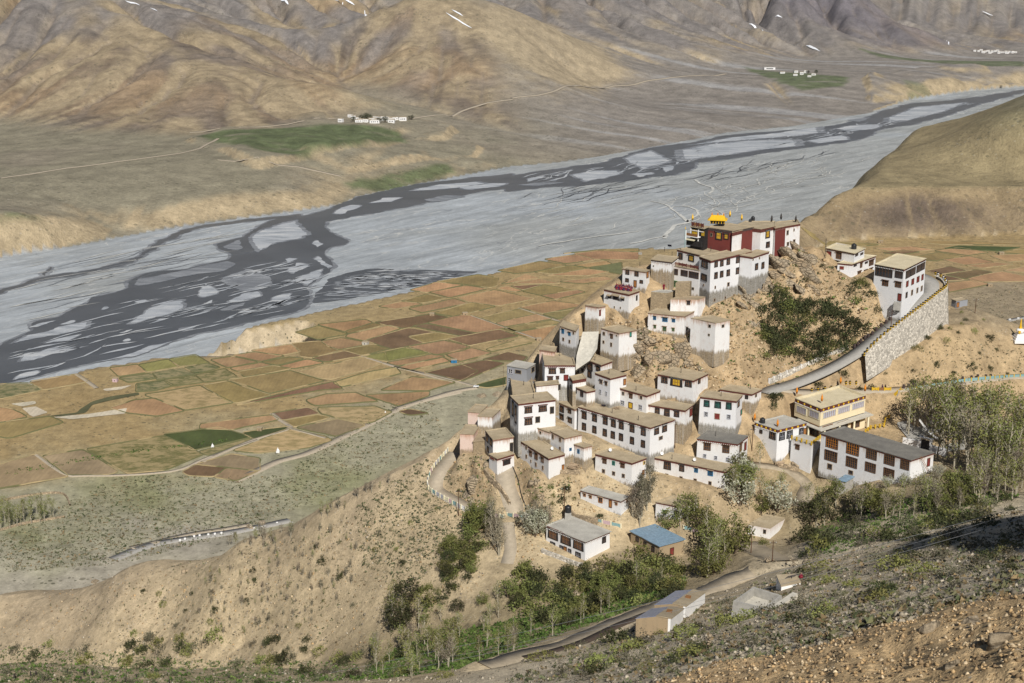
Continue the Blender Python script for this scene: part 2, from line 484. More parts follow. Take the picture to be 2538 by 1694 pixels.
# ---------------------------------------------------------------- what stands where (measured in the photograph, then turned into metres)
BLD = []
def B(name, zt, chain, base, label, cat='house', n=1, D=None, dD=0, back=None, wall='whitewash', frieze='frieze', roof='earth_roof',
  dl=0.0, st=0.5, wins=(), fh=0.5, lip=0.16, dent=False, fix=True, over=0.16, group='monastery buildings stacked on the hill', ext=6.0):
 BLD.append(dict(name=name, z=zt, chain=chain, base=base, label=label, cat=cat, n=n, D=D, dD=dD, back=back, wall=wall, frieze=frieze, roof=roof,
     dl=dl, st=st, wins=wins, fh=fh, lip=lip, dent=dent, fix=fix, over=over, group=group, ext=ext))
# --- lower and middle cluster
B('long_house', 'D', [(62,480),(858,712),(1128,622)],(858,1065), 'long white two-storey house with seven black-framed windows in each row', dl=1.4, st=0.18, wall='whitewash_grey',
 wins=[(0, x, y, 'bl') for x, y in ((128,578),(243,607),(362,640),(452,668),(540,690),(660,725),(785,762))] +
  [(0, x, y, 'b') for x, y in ((127,705),(242,738),(358,772),(447,798),(538,822),(660,860),(782,897))] +
  [(1,928,750, 'bl'),(1,1016,722, 'bl'),(1,972,832, 's', 44,40)], dent=True)
B('porch_hut', 'D', [(885,868),(962,880),(1038,862)],(962,1012), 'small white porch hut against the end wall of the long house', 'hut', frieze=None, dl=-0.6, st=0.3, D=331.5, wins=[(0,918,922, 'k', 26,12),(0,905,975, 'dg', 32,62)], over=0.05)
B('white_house', 'D', [(252,1005),(655,1105),(812,1048)],(655,1352), 'white house with three windows over three beside the long stair', dl=0.1, st=0.25,
 wins=[(0,353,1090, 'w', 46,52),(0,453,1112, 'g', 32,46),(0,553,1138, 'w', 48,52),(0,343,1200, 's'),(0,455,1225, 's'),(0,563,1252, 's'),(1,790,1108, 'sy', 20,36),(1,778,1230, 'd', 26,84)])
B('blue_window_house', 'D', [(905,1045),(1690,1200),(1790,1130)],(1690,1408), 'long white house with two bright blue upper windows', dl=0.3, st=0.3,
 wins=[(0,1050,1140, 'b', 76,86),(0,1210,1165, 'bl', 54,78),(0,1370,1188, 'u', 42,54),(0,1528,1222, 'u', 60,62),(0,1045,1250, 's', 36,44),(0,1203,1278, 's', 36,40),(0,1360,1305, 's', 36,44),(0,1525,1335, 's', 36,44),(1,1735,1340, 'dm', 20,66)])
B('grey_edge_house', 'D', [(1383,835),(1830,895),(1942,808)],(1824,1185), 'white house with grey roof edge and two large brown windows', dl=-0.4, st=0.2, dent=True, D=327, roof='dark_roof',
 wins=[(0,1492,928, 'w', 80,84),(0,1700,955, 'w', 80,88),(0,1465,1032, 'sw', 36,44),(0,1587,1053, 'sw', 36,44),(0,1718,1072, 'sw', 36,44),(1,1860,938, 'w', 26,80),(1,1912,925, 'dm', 24,90)])
B('green_window_house', 'D', [(1413,368),(1815,418),(1880,352)],(1806,775), 'tall white house with three dark green framed windows under its roof', dl=1.6, st=0.2, wall='whitewash_grey',
 wins=[(0,1487,450, 'bg', 62,74),(0,1610,465, 'bg', 70,74),(0,1732,477, 'bg', 62,78),(0,1480,567, 'sw', 44,52),(0,1603,592, 'sm', 60,66),(0,1732,598, 'sw', 44,52),(1,1837,457, 'b', 20,60),(1,1866,545, 'dg', 18,60)])
B('side_house', 'D', [(1635,285),(1985,340),(2092,290)],(1980,440), 'low white house behind the green-windowed house by the road', dl=0.2, st=0.2, wins=[(0,1930,380, 'sk', 36,40),(1,2030,362, 's', 20,34)])
B('yellow_window_house', 'D', [(945,118),(1335,190),(1500,112)],(1330,415), 'white house with a broad yellow-curtained window under the crag', dl=0.0, st=0.6,
 wins=[(0,1018,188, 'b', 66,72),(0,1150,215, 'by', 126,90),(0,1283,230, 'b', 72,72),(1,1400,200, 'b', 24,58)])
B('stained_house', 'D', [(465,258),(818,355),(968,300)],(818,600), 'stained white house with one yellow window above the long house', dl=-0.5, st=0.75, D=339,
 wins=[(0,560,338, 's', 28,40),(0,645,365, 'w', 38,54),(0,760,382, 's', 28,40),(0,553,443, 'sw', 42,54),(0,642,470, 'yy', 48,66),(0,752,493, 'sw', 40,56)])
B('annex_house', 'D', [(828,455),(1243,520),(1330,460)],(1240,680), 'low annex with dark red roof band and a maroon end door', dl=0.2, st=0.5, D=335,
 wins=[(0,938,530, 'b', 52,70),(0,1045,550, 'b', 60,80),(0,1153,563, 'bl', 56,72),(1,1308,548, 'dm', 30,84)])
B('tower_house', 'D', [(248,105),(415,165),(593,122)],(410,470), 'narrow white tower-like house with bare right wall', dl=0.8, st=0.25, wall='whitewash_grey',
 wins=[(0,315,208, 'l', 34,44),(0,372,228, 'l', 28,46),(0,308,320, 'sw', 24,46),(0,375,340, 'sw', 20,44),(1,572,210, 'd', 30,68)], D=343)
B('brown_window_house', 'B', [(968,645),(1208,735),(1330,690)],(1205,960), 'white house with three brown upper windows beside the boulders', dl=-0.2, st=0.5,
 wins=[(0,1010,728, 'b', 40,66),(0,1088,755, 'b', 56,88),(0,1178,775, 'bl', 42,60),(0,1085,840, 'b', 42,74),(0,1005,800, 'l', 26,30)], D=354)
B('corner_house', 'B', [(890,965),(1048,1030),(1142,1012)],(1050,1128), 'small white house with two tall dark windows between roofs', dl=-0.3, st=0.35,
 wins=[(0,928,1020, 'sk', 26,60),(0,997,1055, 'sk', 32,68)])
B('upper_room', 'B', [(858,862),(895,905),(1042,880)],(893,1010), 'small mud-topped upper room with red band above the corner house', 'hut', wall='whitewash', st=0.6, D=347, wins=[(0,876,985, 'sk', 16,36)], fh=0.9)
B('cornice_house', 'B', [(560,605),(585,735),(918,735)],(582,935), 'white house with black dentil cornice and red fringed windows', dl=-0.6, st=0.2, wall='whitewash_grey', roof='earth_roof', lip=0.35, dent=True, D=352,
 wins=[(1,668,803, 'bf', 78,70),(1,780,803, 'bf', 54,56),(1,643,893, 'bf', 60,56),(1,725,880, 'bf', 34,36),(1,820,880, 'dm', 54,66)])
B('grey_roof_house', 'B', [(205,848),(232,1062),(462,1050)],(232,1200), 'flat-roofed house with a raised grey parapet on the left edge', wall='mudwall', dl=-2, st=0.2, lip=0.45, frieze=None, roof='earth_roof', D=350)
B('soot_house', 'B', [(205,1078),(293,1165),(700,1118)],(293,1505), 'tall white house with soot-blackened window and dark left wall', dl=0.5, st=0.15, wall='whitewash_grey',
 wins=[(1,400,1235, 'bf', 80,78),(1,560,1220, 'bf', 86,76),(1,400,1362, 'bf', 82,84),(1,503,1345, 'k', 54,70),(0,232,1225, 'sk', 22,170),(0,265,1290, 'sk', 22,200),(1,662,1240, 'k', 48,80)])
B('lintel_house', 'B', [(690,1130),(915,1225),(1165,1170)],(912,1470), 'white house with black lintels joined to the soot-marked house', D=345, dl=0.1, st=0.3, wall='whitewash_grey', frieze='frieze_old',
 wins=[(0,775,1228, 'b', 44,66),(0,862,1250, 'bl', 34,48),(0,775,1315, 'bl', 42,62),(0,867,1352, 'bl', 42,56)])
B('white_shed', 'B', [(478,928),(490,968),(740,945)],(488,1075), 'plain white shed on the terrace behind the soot-marked house', 'shed', st=0.1, dl=-1.2, fh=0.22, D=344, wins=[(1,745,985, 'k', 30,70)])
B('block_house', 'B', [(165,742),(382,778),(478,722)],(382,930), 'unfinished grey block house at the edge of the fields', wall='greyblock', frieze=None, dl=-2, st=0.1, D=362, roof='concrete_roof',
 wins=[(0,205,808, 'sw', 56,52),(0,190,900, 'sw', 30,50),(0,290,815, 'k', 70,40),(1,450,790, 'k', 40,60)])
B('pink_house', 'B', [(525,562),(690,585),(716,535)],(690,700), 'small pink-washed house behind the corniced house', wall='pinkwash', frieze='frieze_old', st=0.5, dl=-0.6, D=361)
B('blue_shutter_house', 'B', [(752,302),(925,358),(962,300)],(905,535), 'white house with two blue-shuttered windows perched on rock', st=0.45, dl=0.0, frieze='frieze_old', wall='whitewash_grey',
 wins=[(0,787,360, 'u', 26,56),(0,860,390, 'u', 26,42),(0,793,453, 's', 20,36),(0,862,478, 's', 18,36),(0,905,385, 's', 16,26)], fh=0.3)
B('green_door_house', 'B', [(1210,325),(1408,382),(1605,345)],(1405,570), 'white house with a green door in its right wall below the crag', st=0.55, dl=-1.4, frieze='frieze_old',
 wins=[(0,1243,390, 's', 26,36),(0,1328,420, 'w', 28,48),(0,1383,412, 's', 12,16),(0,1240,483, 's', 20,32),(0,1325,512, 's', 20,44),(1,1535,400, 'dg', 24,56)], fh=0.3)
B('pink_cell', 'B', [(1035,70),(1182,92),(1255,78)],(1180,225), 'small whitewashed cell with pink stains and a red door', st=0.9, dl=-0.1, frieze='frieze_old', wins=[(1,1195,160, 'dm', 20,68)], fh=0.4)
# --- the upper monastery
B('assembly_house', 'A', [(-12,968),(262,1025),(380,985)],(262,1230), 'white house whose flat roof holds a seated crowd in maroon', st=0.35, dl=0.2, lip=0.5, wins=[(0,48,1055, 'c', 34,36),(0,122,1062, 'c', 64,56),(0,197,1080, 'c', 34,36),(1,348,1070, 'sk', 16,56),(0,105,1172, 'k', 10,22),(0,172,1180, 'k', 10,22)])
B('guest_house', 'A', [(195,740),(447,778),(492,758)],(445,950), 'white house with two black-framed windows behind the crowded roof', st=0.35, dl=-0.4, frieze='frieze_old', fh=0.3,
 wins=[(0,248,778, 'b', 40,64),(0,350,797, 'b', 42,64),(0,245,872, 'b', 38,42),(0,403,890, 'b', 36,38),(0,335,912, 'd', 34,78),(1,468,812, 'd', 24,70)])
B('brushwood_house', 'A', [(512,640),(740,668),(810,612)],(738,870), 'white house with brushwood frieze and bare stone foot', st=0.3, dl=2.6, frieze='frieze_dark', D=376, dent=True, wins=[(0,538,715, 'k', 12,14)])
B('balcony_house', 'A', [(725,702),(1045,762),(1120,720)],(1040,1010), 'white galleried house with red roof railing below the temple', st=0.25, dl=-0.8, frieze=None, lip=0.25, D=373,
 wins=[(0,775,778, 'kw', 70,66),(0,880,795, 'kw', 78,66),(0,985,815, 'kw', 110,70),(0,775,912, 'lg', 80,70),(0,978,966, 'k', 24,28)])
B('inner_wing', 'A', [(800,528),(1062,592),(1260,548)],(1060,780), 'recessed white wing with two black-framed windows above the gallery', st=0.15, dl=-3, D=376.5, wins=[(0,838,605, 'b', 46,72),(0,957,627, 'by', 60,76)], fix=False)
B('main_block', 'A', [(1048,606),(1172,652),(1628,548)],(1172,1175), 'largest white block with high drip-stained foot and ten side windows', st=0.12, dl=4.6, wall='whitewash_grey', D=368.5, fh=0.65,
 wins=[(0,1107,697, 'b', 66,78),(0,1102,840, 'b', 62,74)] + [(1, x, y, 'b', 36,72) for x, y in ((1230,692),(1293,682),(1365,665),(1470,646),(1550,628),(1227,820),(1290,805),(1363,790),(1467,768),(1548,749))] +
  [(1,1217,952, 's', 14,34),(1,1363,918, 's', 26,44),(1,1208,1092, 's', 18,34),(1,1328,1066, 's', 14,26),(0,1100,925, 's', 10,20)], ext=8)
B('side_block', 'A', [(1500,592),(1632,612),(1818,552)],(1632,1000), 'lower white wing joined to the right of the largest block', st=0.15, dl=4.2, wall='whitewash_grey', D=374.3, fh=0.5,
 wins=[(1,1678,722, 'b', 32,72),(1,1748,708, 'b', 30,72),(1,1640,645, 'k', 10,22),(1,1711,628, 'k', 10,22)])
B('red_temple', 'A', [(1112,280),(1418,320),(1650,275)],(1418,540), 'dark red temple hall with yellow windows at the summit', 'temple', wall='redwash', frieze='frieze_dark', dl=-3, st=0.6, D=381, fix=False, fh=0.7,
 wins=[(0,1180,370, 'k', 24,40),(0,1262,380, 'by', 70,92),(0,1345,388, 'by', 50,66)])
B('summit_wing', 'A', [(1412,340),(1622,288),(1728,302),(1888,268)],(1728,640), 'white summit wing with red band and black-framed windows', 'temple', n=2, wall='whitewash', frieze='frieze', st=0.85, dl=0.4, D=385, back=[(1885,216),(1560,214),(1450,262)], fh=1.0,
 wins=[(0,1555,355, 's', 20,44),(0,1560,470, 's', 22,40),(2,1803,362, 'by', 46,88),(2,1803,478, 'b', 40,66)], fix=False)
B('summit_tower', 'A', [(1868,280),(1888,292),(2002,268),(2165,240)],(1880,660), 'tall summit tower with a red-painted stripe and white right part', 'temple', n=1, wall='whitewash', frieze='frieze', st=0.55, dl=1.0, D=388, back=[(2130,200),(1905,222)], fh=0.6,
 wins=[(2,2023,345, 's', 24,54),(2,2095,315, 's', 12,30),(2,2025,470, 's', 24,44),(2,2095,440, 's', 26,42)])
B('curtain_tower', 'A', [(955,275),(1095,298),(1150,275)],(1090,560), 'dark fronted entrance tower with yellow curtained galleries', 'temple', wall='window_black', frieze=None, dl=-3, st=0, D=383, fix=False, over=0.3,
 wins=[(0,1003,345, 'yc', 76,70),(0,1088,355, 'yc', 40,60)])
B('teal_window_house', 'A', [(478,1230),(880,1270),(988,1215)],(880,1510), 'white house with three teal windows over three green ones', st=0.6, dl=1.3, frieze='frieze_old', fh=0.3,
 wins=[(0,550,1290, 'u', 34,46),(0,665,1308, 'u', 60,52),(0,760,1318, 'u', 38,42),(0,553,1388, 'gl', 30,40),(0,660,1412, 'gl', 46,56),(0,757,1420, 'gl', 32,40),(1,905,1412, 'gl', 12,36)])
B('round_house', 'A', [(955,1292),(1060,1310),(1225,1345),(1385,1312)],(1225,1590), 'irregular whitewashed house with bare roof and small dark windows', n=2, st=0.45, dl=-1.8, frieze=None, back=(1180,1260), D=353,
 wins=[(1,1162,1382, 'k', 28,34),(1,1155,1480, 'k', 20,24),(2,1305,1382, 'k', 28,34)], over=0.1)
B('upper_ruin', 'A', [(728,1080),(1030,1085),(1112,1055)],(1030,1260), 'crumbling mud-topped house with one dark window', st=0.8, dl=0.0, wall='whitewash', frieze=None, roof='stone_mud', D=366, wins=[(0,925,1125, 'l', 44,50)], over=0.05)
B('stone_ruin', 'A', [(782,905),(940,900),(960,880)],(935,1100), 'roofless tan stone ruin in front of the galleried house', wall='mudwall', frieze=None, roof='stone_mud', dl=9, st=0, D=369.5, over=0.0)
B('stone_ledge_house', 'A', [(510,1000),(690,1010),(790,985)],(690,1160), 'tan rubble retaining house with grey flat top', wall='mudwall', frieze=None, roof='concrete_roof', dl=9, st=0, D=369, over=0.0)
# --- the left cluster
B('far_pink_house', 'C', [(178,268),(310,280),(395,195)],(300,420), 'pink-washed house on the far left edge with blank walls', wall='pinkwash', frieze=None, st=0.3, dl=-0.6, D=352)
B('streaked_house', 'C', [(288,318),(448,325),(540,240)],(440,470), 'white-streaked blank house between two pink houses', wall='whitewash', frieze=None, st=0.5, dl=1.2, D=346)
B('near_pink_house', 'C', [(90,512),(240,520),(300,420)],(235,745), 'pink house with bare stone foot at the path', wall='pinkwash', frieze=None, st=0.4, dl=1.6, D=341)
B('stone_house', 'C', [(238,600),(372,590),(470,400)],(365,740), 'rough stone lower house beside the pink house', wall='mudwall', frieze=None, st=0.0, dl=9, D=341, roof='stone_mud')
B('old_house', 'C', [(372,478),(457,578),(682,545)],(462,770), 'white house with dark windowed left wall above the gateway', D=333.5, st=0.7, dl=-0.2, frieze='frieze_old',
 wins=[(0,395,570, 'b', 26,80),(0,437,612, 'b', 26,80),(0,405,690, 'b', 20,60),(1,660,668, 'k', 40,110)])
B('gate_house', 'C', [(415,742),(502,790),(690,735)],(508,965), 'small whitewashed gateway with red fringed opening', 'gate', st=0.5, dl=0.2, wins=[(1,606,830, 'kf', 84,64),(0,450,790, 'sm', 50,24)], D=329.5)
B('slope_house', 'C', [(690,548),(1075,785),(1252,738)],(1078,1010), 'white house stepping along the slope with an orange corner door', st=0.45, dl=0.1,
 wins=[(0,762,628, 'yy', 18,40),(0,830,662, 's', 22,48),(0,877,735, 'w', 30,60),(0,938,762, 'w', 34,78),(0,1008,803, 'w', 30,60),(0,762,718, 's', 20,44),(0,832,768, 's', 16,40),(0,882,820, 's', 10,30),(0,938,857, 's', 18,44),(0,1015,895, 's', 16,44),(1,1232,897, 'd', 28,76)])
B('pinkish_house', 'C', [(1095,482),(1250,560),(1442,518)],(1250,790), 'tall pale pink house above the slope house', wall='whitewash', st=1.0, dl=1.0, frieze='frieze_old', fh=0.35, wins=[(0,1125,548, 's', 22,56),(0,1205,582, 's', 24,46),(1,1315,690, 'su', 26,32),(0,1205,680, 's', 16,34)])
B('flat_shed', 'C', [(885,428),(1092,498),(1228,445)],(1090,580), 'low mud shed with a broad flat roof beside the soot-marked house', 'shed', wall='whitewash', st=0.9, dl=0.3, frieze='frieze_old', fh=0.2, D=333, wins=[(0,985,505, 'k', 20,30)])
B('stair_hut', 'C', [(1365,632),(1465,665),(1555,642)],(1462,830), 'tiny stained hut at the head of the stair', 'hut', st=0.9, dl=1.0, frieze='frieze_old', fh=0.3, wins=[(0,1408,712, 'su', 24,46)])
B('low_house', 'C', [(1432,1142),(1875,1262),(1965,1212)],(1870,1400), 'low white one-storey house with five orange-framed openings', st=0.3, dl=-0.3, roof='concrete_roof', fh=0.35, wall='whitewash_grey',
 wins=[(0,1475,1195, 'wo', 30,38),(0,1540,1215, 'wo', 30,36),(0,1652,1252, 'wo', 48,64),(0,1762,1295, 'd', 34,84),(0,1827,1292, 'wo', 28,36),(1,1945,1260, 'wo', 18,30)])
# --- front houses
B('black_trim_house', 'G', [(178,337),(492,462),(690,382)],(492,622), 'white house with three carved black-framed windows and water tank on its roof', group='houses below the monastery', dl=-3, st=0.05, roof='concrete_roof', dent=True, wall='whitewash_grey', fh=0.45, over=0.35,
 wins=[(0,232,405, 'blw', 76,84),(0,336,448, 'blw', 78,84),(0,438,492, 'blw', 78,80),(0,231,497, 'bw', 40,56),(0,300,522, 'bw', 28,50),(0,332,545, 'd', 26,78),(0,368,552, 'bw', 26,54),(0,436,582, 'bw', 42,60),(1,642,450, 'bk', 30,54)])
B('tin_roof_house', 'G', [(862,380),(1095,500),(1290,445)],(1095,625), 'mud-brick house with patched blue tin roof', group='houses below the monastery', wall='mudwall', frieze=None, roof='tin_blue', dl=-3, st=0.2, over=0.3, lip=0.0,
 wins=[(0,915,448, 'sk', 24,36),(0,978,488, 'sk', 24,40),(0,1043,525, 'sk', 24,44),(1,1192,545, 'dm', 32,60)])
B('courtyard_house', 'G', [(1065,142),(1262,180),(1405,128)],(1262,280), 'white house with an open sunken roof court behind bare trees', group='houses below the monastery', st=0.3, dl=-0.5, wins=[(0,1133,225, 'lg', 28,30),(0,1235,240, 'w', 34,40)], lip=0.5, fh=0.35)
B('box_house', 'G', [(1815,327),(1988,357),(2115,272)],(1985,445), 'plain white box-shaped house with a single door in the yard', group='houses below the monastery', st=0.1, dl=-2, frieze=None, over=0.05, wins=[(0,1945,385, 'k', 24,34)], D=305)
B('roadside_hut', 'G', [(2000,50),(2140,88),(2210,52)],(2140,125), 'low hut with dark red roof band hidden among trees', 'hut', group='houses below the monastery', st=0.2, dl=-1.5, fh=0.3, D=322)
B('school', 'F', [(672,503),(1397,718),(1582,658)],(1395,885), 'long white hall with large gridded windows and dark flat roof', 'hall', group=None, roof='dark_roof', wall='whitewash_grey', dl=-4.5, st=0.45, D=308, fh=0.4,
 wins=[(0,760,583, 'go', 100,84),(0,928,632, 'go', 104,92),(0,1080,675, 'gb', 88,78),(0,1225,718, 'gb', 88,84),(0,1350,758, 'gb', 72,78),(0,752,687, 'gb', 104,84),(0,920,738, 'gb', 92,84),(0,1072,780, 'gb', 88,76),(0,1222,825, 'gb', 88,72),(0,744,772, 's', 40,46),(0,914,820, 's', 38,34),(1,1538,738, 'dm', 24,66)])
B('hall_upper', 'F', [(462,218),(668,300),(1030,192)],(668,432), 'cream prayer hall with gold-dotted maroon parapet and long windows', 'prayer hall', group=None, wall='creamwash', roof='cream_roof', frieze='frieze', dl=-3, st=0.1, D=338, fh=0.95, lip=0.6, dent=True, fix=False, ext=0.5,
 wins=[(0,512,318, 'gc', 84,56),(0,615,352, 'gc', 84,56),(1,735,348, 'gc', 106,50),(1,852,312, 'gc', 100,50),(1,967,278, 'gc', 100,50)])
B('hall_lower', 'F', [(520,400),(668,462),(1030,350)],(668,572), 'open ground floor of the cream prayer hall under a white canopy slab', 'prayer hall', group=None, wall='creamwash', roof='concrete_pale', frieze=None, dl=-3, st=0.1, D=337.5, over=1.6, lip=0.0,
 wins=[(1,720,470, 'gw', 80,66),(1,840,440, 'kw', 90,66),(1,945,432, 'gw', 70,56),(0,612,478, 'gw', 80,96)])
B('hall_annex', 'F', [(137,412),(318,472),(550,415)],(310,655), 'white annex with gold-dotted maroon parapet left of the prayer hall', 'annex', group=None, wall='whitewash_grey', roof='concrete_roof', dl=-2, st=0.05, fh=0.8, lip=0.2, dent=True, D=333,
 wins=[(0,185,490, 'sk', 24,30),(0,278,522, 'b', 50,60),(1,352,528, 'bw', 44,62),(1,414,512, 'bw', 46,62),(1,508,492, 'bw', 36,62),(1,536,490, 'd', 22,56)])
B('hall_terrace', 'F', [(430,552),(592,600),(662,548)],(592,690), 'white terrace block with yellow railing before the prayer hall', 'terrace', group=None, wall='whitewash_grey', roof='concrete_roof', frieze=None, dl=-5, st=0.1, D=329.5, over=0.02, lip=0.0, wins=[(0,480,615, 'w', 34,40),(0,600,0, 's', 0,0)][:1])
B('blue_roof_hut', 'F', [(805,880),(868,892),(932,855)],(868,960), 'small hut with pale blue tin roof below the long hall', 'hut', group=None, wall='concrete', frieze=None, roof='tin_blue', lip=0.0, over=0.25, dl=-3, st=0, D=314)
# --- the right shoulder
B('gallery_house', 'E', [(1107,308),(1342,350),(1518,262)],(1332,690), 'three-storey white house with a dark glazed gallery below its roof', group=None, wall='whitewash_grey', dl=-2, st=0.06, fh=0.55, dent=True, D=372.5, lip=0.25, roof='cream_roof',
 wins=[(0,1180,370, 'kg', 140,84),(0,1302,385, 'kg', 64,76),(1,1373,382, 'kg', 36,76),(1,1413,360, 'kg', 40,76),(1,1460,338, 'kg', 36,70),(1,1494,322, 'kg', 28,66),(0,1192,463, 'w', 50,46),(0,1296,475, 'w', 50,46),(0,1308,578, 'dm', 30,60),
  (1,1365,470, 'dm', 18,46),(1,1409,452, 'dm', 20,46),(1,1452,433, 'dm', 20,46),(1,1488,416, 'dm', 16,46),(1,1358,560, 'sk', 14,44),(1,1402,540, 's', 14,44),(1,1445,522, 's', 14,42),(1,1480,507, 's', 14,42)])
B('stepped_house', 'E', [(805,297),(918,308),(1112,240)],(905,425), 'lower storeys of the stepped white house on the shoulder', group=None, wall='whitewash_grey', dl=-2, st=0.15, fh=0.45, D=385, roof='cream_roof',
 wins=[(1,945,318, 'sk', 24,20),(1,993,318, 'w', 18,40),(1,1035,297, 'sk', 22,16),(1,1075,298, 'w', 36,44),(1,976,392, 'w', 26,50),(1,1027,372, 'w', 24,32),(1,1069,368, 'w', 24,50),(0,838,340, 'sm', 36,26)])
B('stepped_house_storey', 'E', [(715,176),(940,220),(1022,180)],(935,290), 'upper storey of the stepped white house with pale pink cornice', group=None, wall='whitewash_grey', dl=-2, st=0.1, fh=0.4, D=387, roof='cream_roof', lip=0.35, over=0.35, fix=False, ext=0.6,
 wins=[(0,735,228, 'dm', 40,46),(0,815,240, 'w', 44,54),(1,957,236, 'sk', 22,16),(1,998,226, 'sk', 22,16)])
B('shoulder_hut', 'E', [(1728,592),(1765,605),(1858,590)],(1765,672), 'grey hut with tan roof and orange door behind the great wall', 'hut', group=None, wall='greyblock', frieze=None, roof='earth_roof', dl=-3, st=0, D=408, wins=[(1,1776,640, 'd', 22,40)], over=0.2)
def setup(b):
 zt = b['z']
 P = [px(zt, p) for p in b['chain']]
 bx, by = px(zt, b['base'])
 D = b['D'] or 300 + (1390 - by) * 0.11
 D += b['dD']
 N = P[b['n']]
 n3 = atD(N[0], N[1], D)
 zr = n3[2]
 pts = [Vector(atZ(x, y, zr)) for x, y in P]
 zb = zpix(by, D)
 if b['back']:
  for bk_ in (b['back'] if isinstance(b['back'], list) else [b['back']]):
   q = px(zt, bk_); pts.append(Vector(atZ(q[0], q[1], zr)))
 else:
  pts.append(pts[0] + pts[-1] - pts[1] if len(pts) == 3 else pts[0] + pts[-1] - pts[1])
 b.update(zr=zr, zb=min(zb, zr - 1.2), pts=[Vector((p.x, p.y, 0)) for p in pts], D3=D, nf=len(P))
for b in BLD: setup(b)
# ---------------------------------------------------------------- the land
FIELD = 25.0
def plan(pts, z, tagname=''):
 return [tuple(atZ(*px(tagname, p), z)[:2]) for p in pts]
near_lip = [(-2600,500),(-700,640)] + plan([(-350,1010),(-150,985),(0,951),(70,940),(146,924),(211,905),(300,893),(346,886),(389,873),(440,876),(500,874),(560,872),(622,867),(650,862),(718,850),(783,844),(770,826),(745,806),(674,818),(633,823),(554,829),(500,832),(466,836),(500,824),(573,811),(640,796),(757,770)], FIELD)
near_lip += plan([(830,754),(919,735),(1081,700),(1184,678),(1270,657),(1400,632),(1500,618),(1600,610),(1720,600)], FIELD)
near_lip += plan([(1800,548),(1850,522),(1927,484),(2025,449),(2066,424),(2079,395),(2187,326)],68)
near_lip += plan([(2344,292)],86) + plan([(2538,222)],132)
near_lip += [(1300,2750),(2600,3400)]
near_land = near_lip + [(5000,3400),(5000,-1500),(-5000,-1500),(-5000,500)]
far_edge = [(-5000,1100),(-1600,1300)] + plan([(-300,690),(0,640),(200,608),(400,570),(560,547),(700,530),(850,507),(885,490),(1000,465),(1180,430),(1268,413),(1371,405),(1484,389),(1603,368),(1722,346),(1798,330),(1971,313),(2155,281),(2257,249),(2403,227),(2538,216),(2700,205)],0)
far_edge += [(2800,4300),(5000,5200)]
far_land = far_edge + [(9000,5200),(9000,14000),(-9000,14000),(-9000,1100)]
H1P = []
def hc(x, y, D): H1P.append(tuple(atD(x, y, D)))
for p in [(2538,1694,50),(2200,1694,58),(1900,1694,66),(1720,1690,75),(2538,1500,74),(2350,1545,74),(2150,1590,74),(1950,1640,74),(3100,1650,45),(3000,1380,78),
   (2350,1562,95),(2150,1607,95),(2538,1520,95),(1950,1657,95),
   (2350,1530,125),(2538,1465,125),(2100,1590,125),(1900,1640,125),(1700,1680,130),
   (2500,1400,165),(2200,1450,175),(2000,1530,165),(1800,1600,165),(1500,1685,160),(1269,1690,185),(1000,1690,205),(700,1690,222),(400,1690,235),(0,1694,240),(-300,1720,235),
   (1880,1490,230),(2050,1440,230),(2200,1390,225),(2450,1330,205),(2538,1300,212),
   (1650,1500,250),(1500,1540,246),(1300,1600,243),(1100,1650,235),
   (1500,1450,288),(1700,1420,287),(1900,1370,291),(2000,1320,292),(2200,1290,285),(2400,1250,285),(2538,1220,290),(2800,1150,290),(2800,1350,200),
   (1000,1600,290),(1200,1540,284),(800,1620,310),(600,1600,335),(400,1590,358),(200,1565,385),(0,1560,405),(-200,1560,420),
   (0,1640,275),(200,1645,270),(400,1655,262),(700,1650,262),
   (800,1400,335),(500,1500,352),(1000,1250,333),(900,1500,312),(1100,1450,302),(1150,1350,312),(700,1560,325),(300,1480,380),(100,1510,402),(1300,1350,307),(1300,1480,287),(1430,1500,284),(1400,1560,263),
   (1070,1120,346),(950,1180,346),(800,1250,350),(600,1330,368),(300,1410,395),(0,1470,420),(-200,1500,435),
   (1110,1252,328),(1200,1290,319),(1190,1000,346),
   # the crag and its right shoulder
   (1990,628,388),(1900,690,382),(1850,800,369),(1800,900,355),(1900,940,355),(2000,850,370),(2060,740,380),(2100,800,376),(2120,850,370),(2000,958,357),(1950,990,348),(1920,1010,343),
   (1700,860,358),(1650,900,352),(1560,900,352),(1740,960,347),(1720,1080,337),
   (2262,775,373),(2335,690,390),(2300,730,382),
   (2240,905,366),(2160,930,362),(2350,830,380),(2400,850,380),(2300,950,367),(2450,900,378),(2538,862,392),(2500,850,394),(2650,850,400),(2400,990,363),(2250,975,362),
   (2538,940,386),(2538,1000,369),(2400,1040,356),(2400,1100,337),(2538,1100,337),(2750,1000,369),(2000,1130,325),(2000,1200,314),(1900,1180,320),
   (1750,1250,312),(1600,1330,300),(1800,1330,305),(1960,1290,304)]:
 hc(*p)
# the great retaining wall's foot
for x, y, D in ((2367,802,387),(2300,842,377),(2220,886,367),(2150,925,361)): hc(x, y, D)
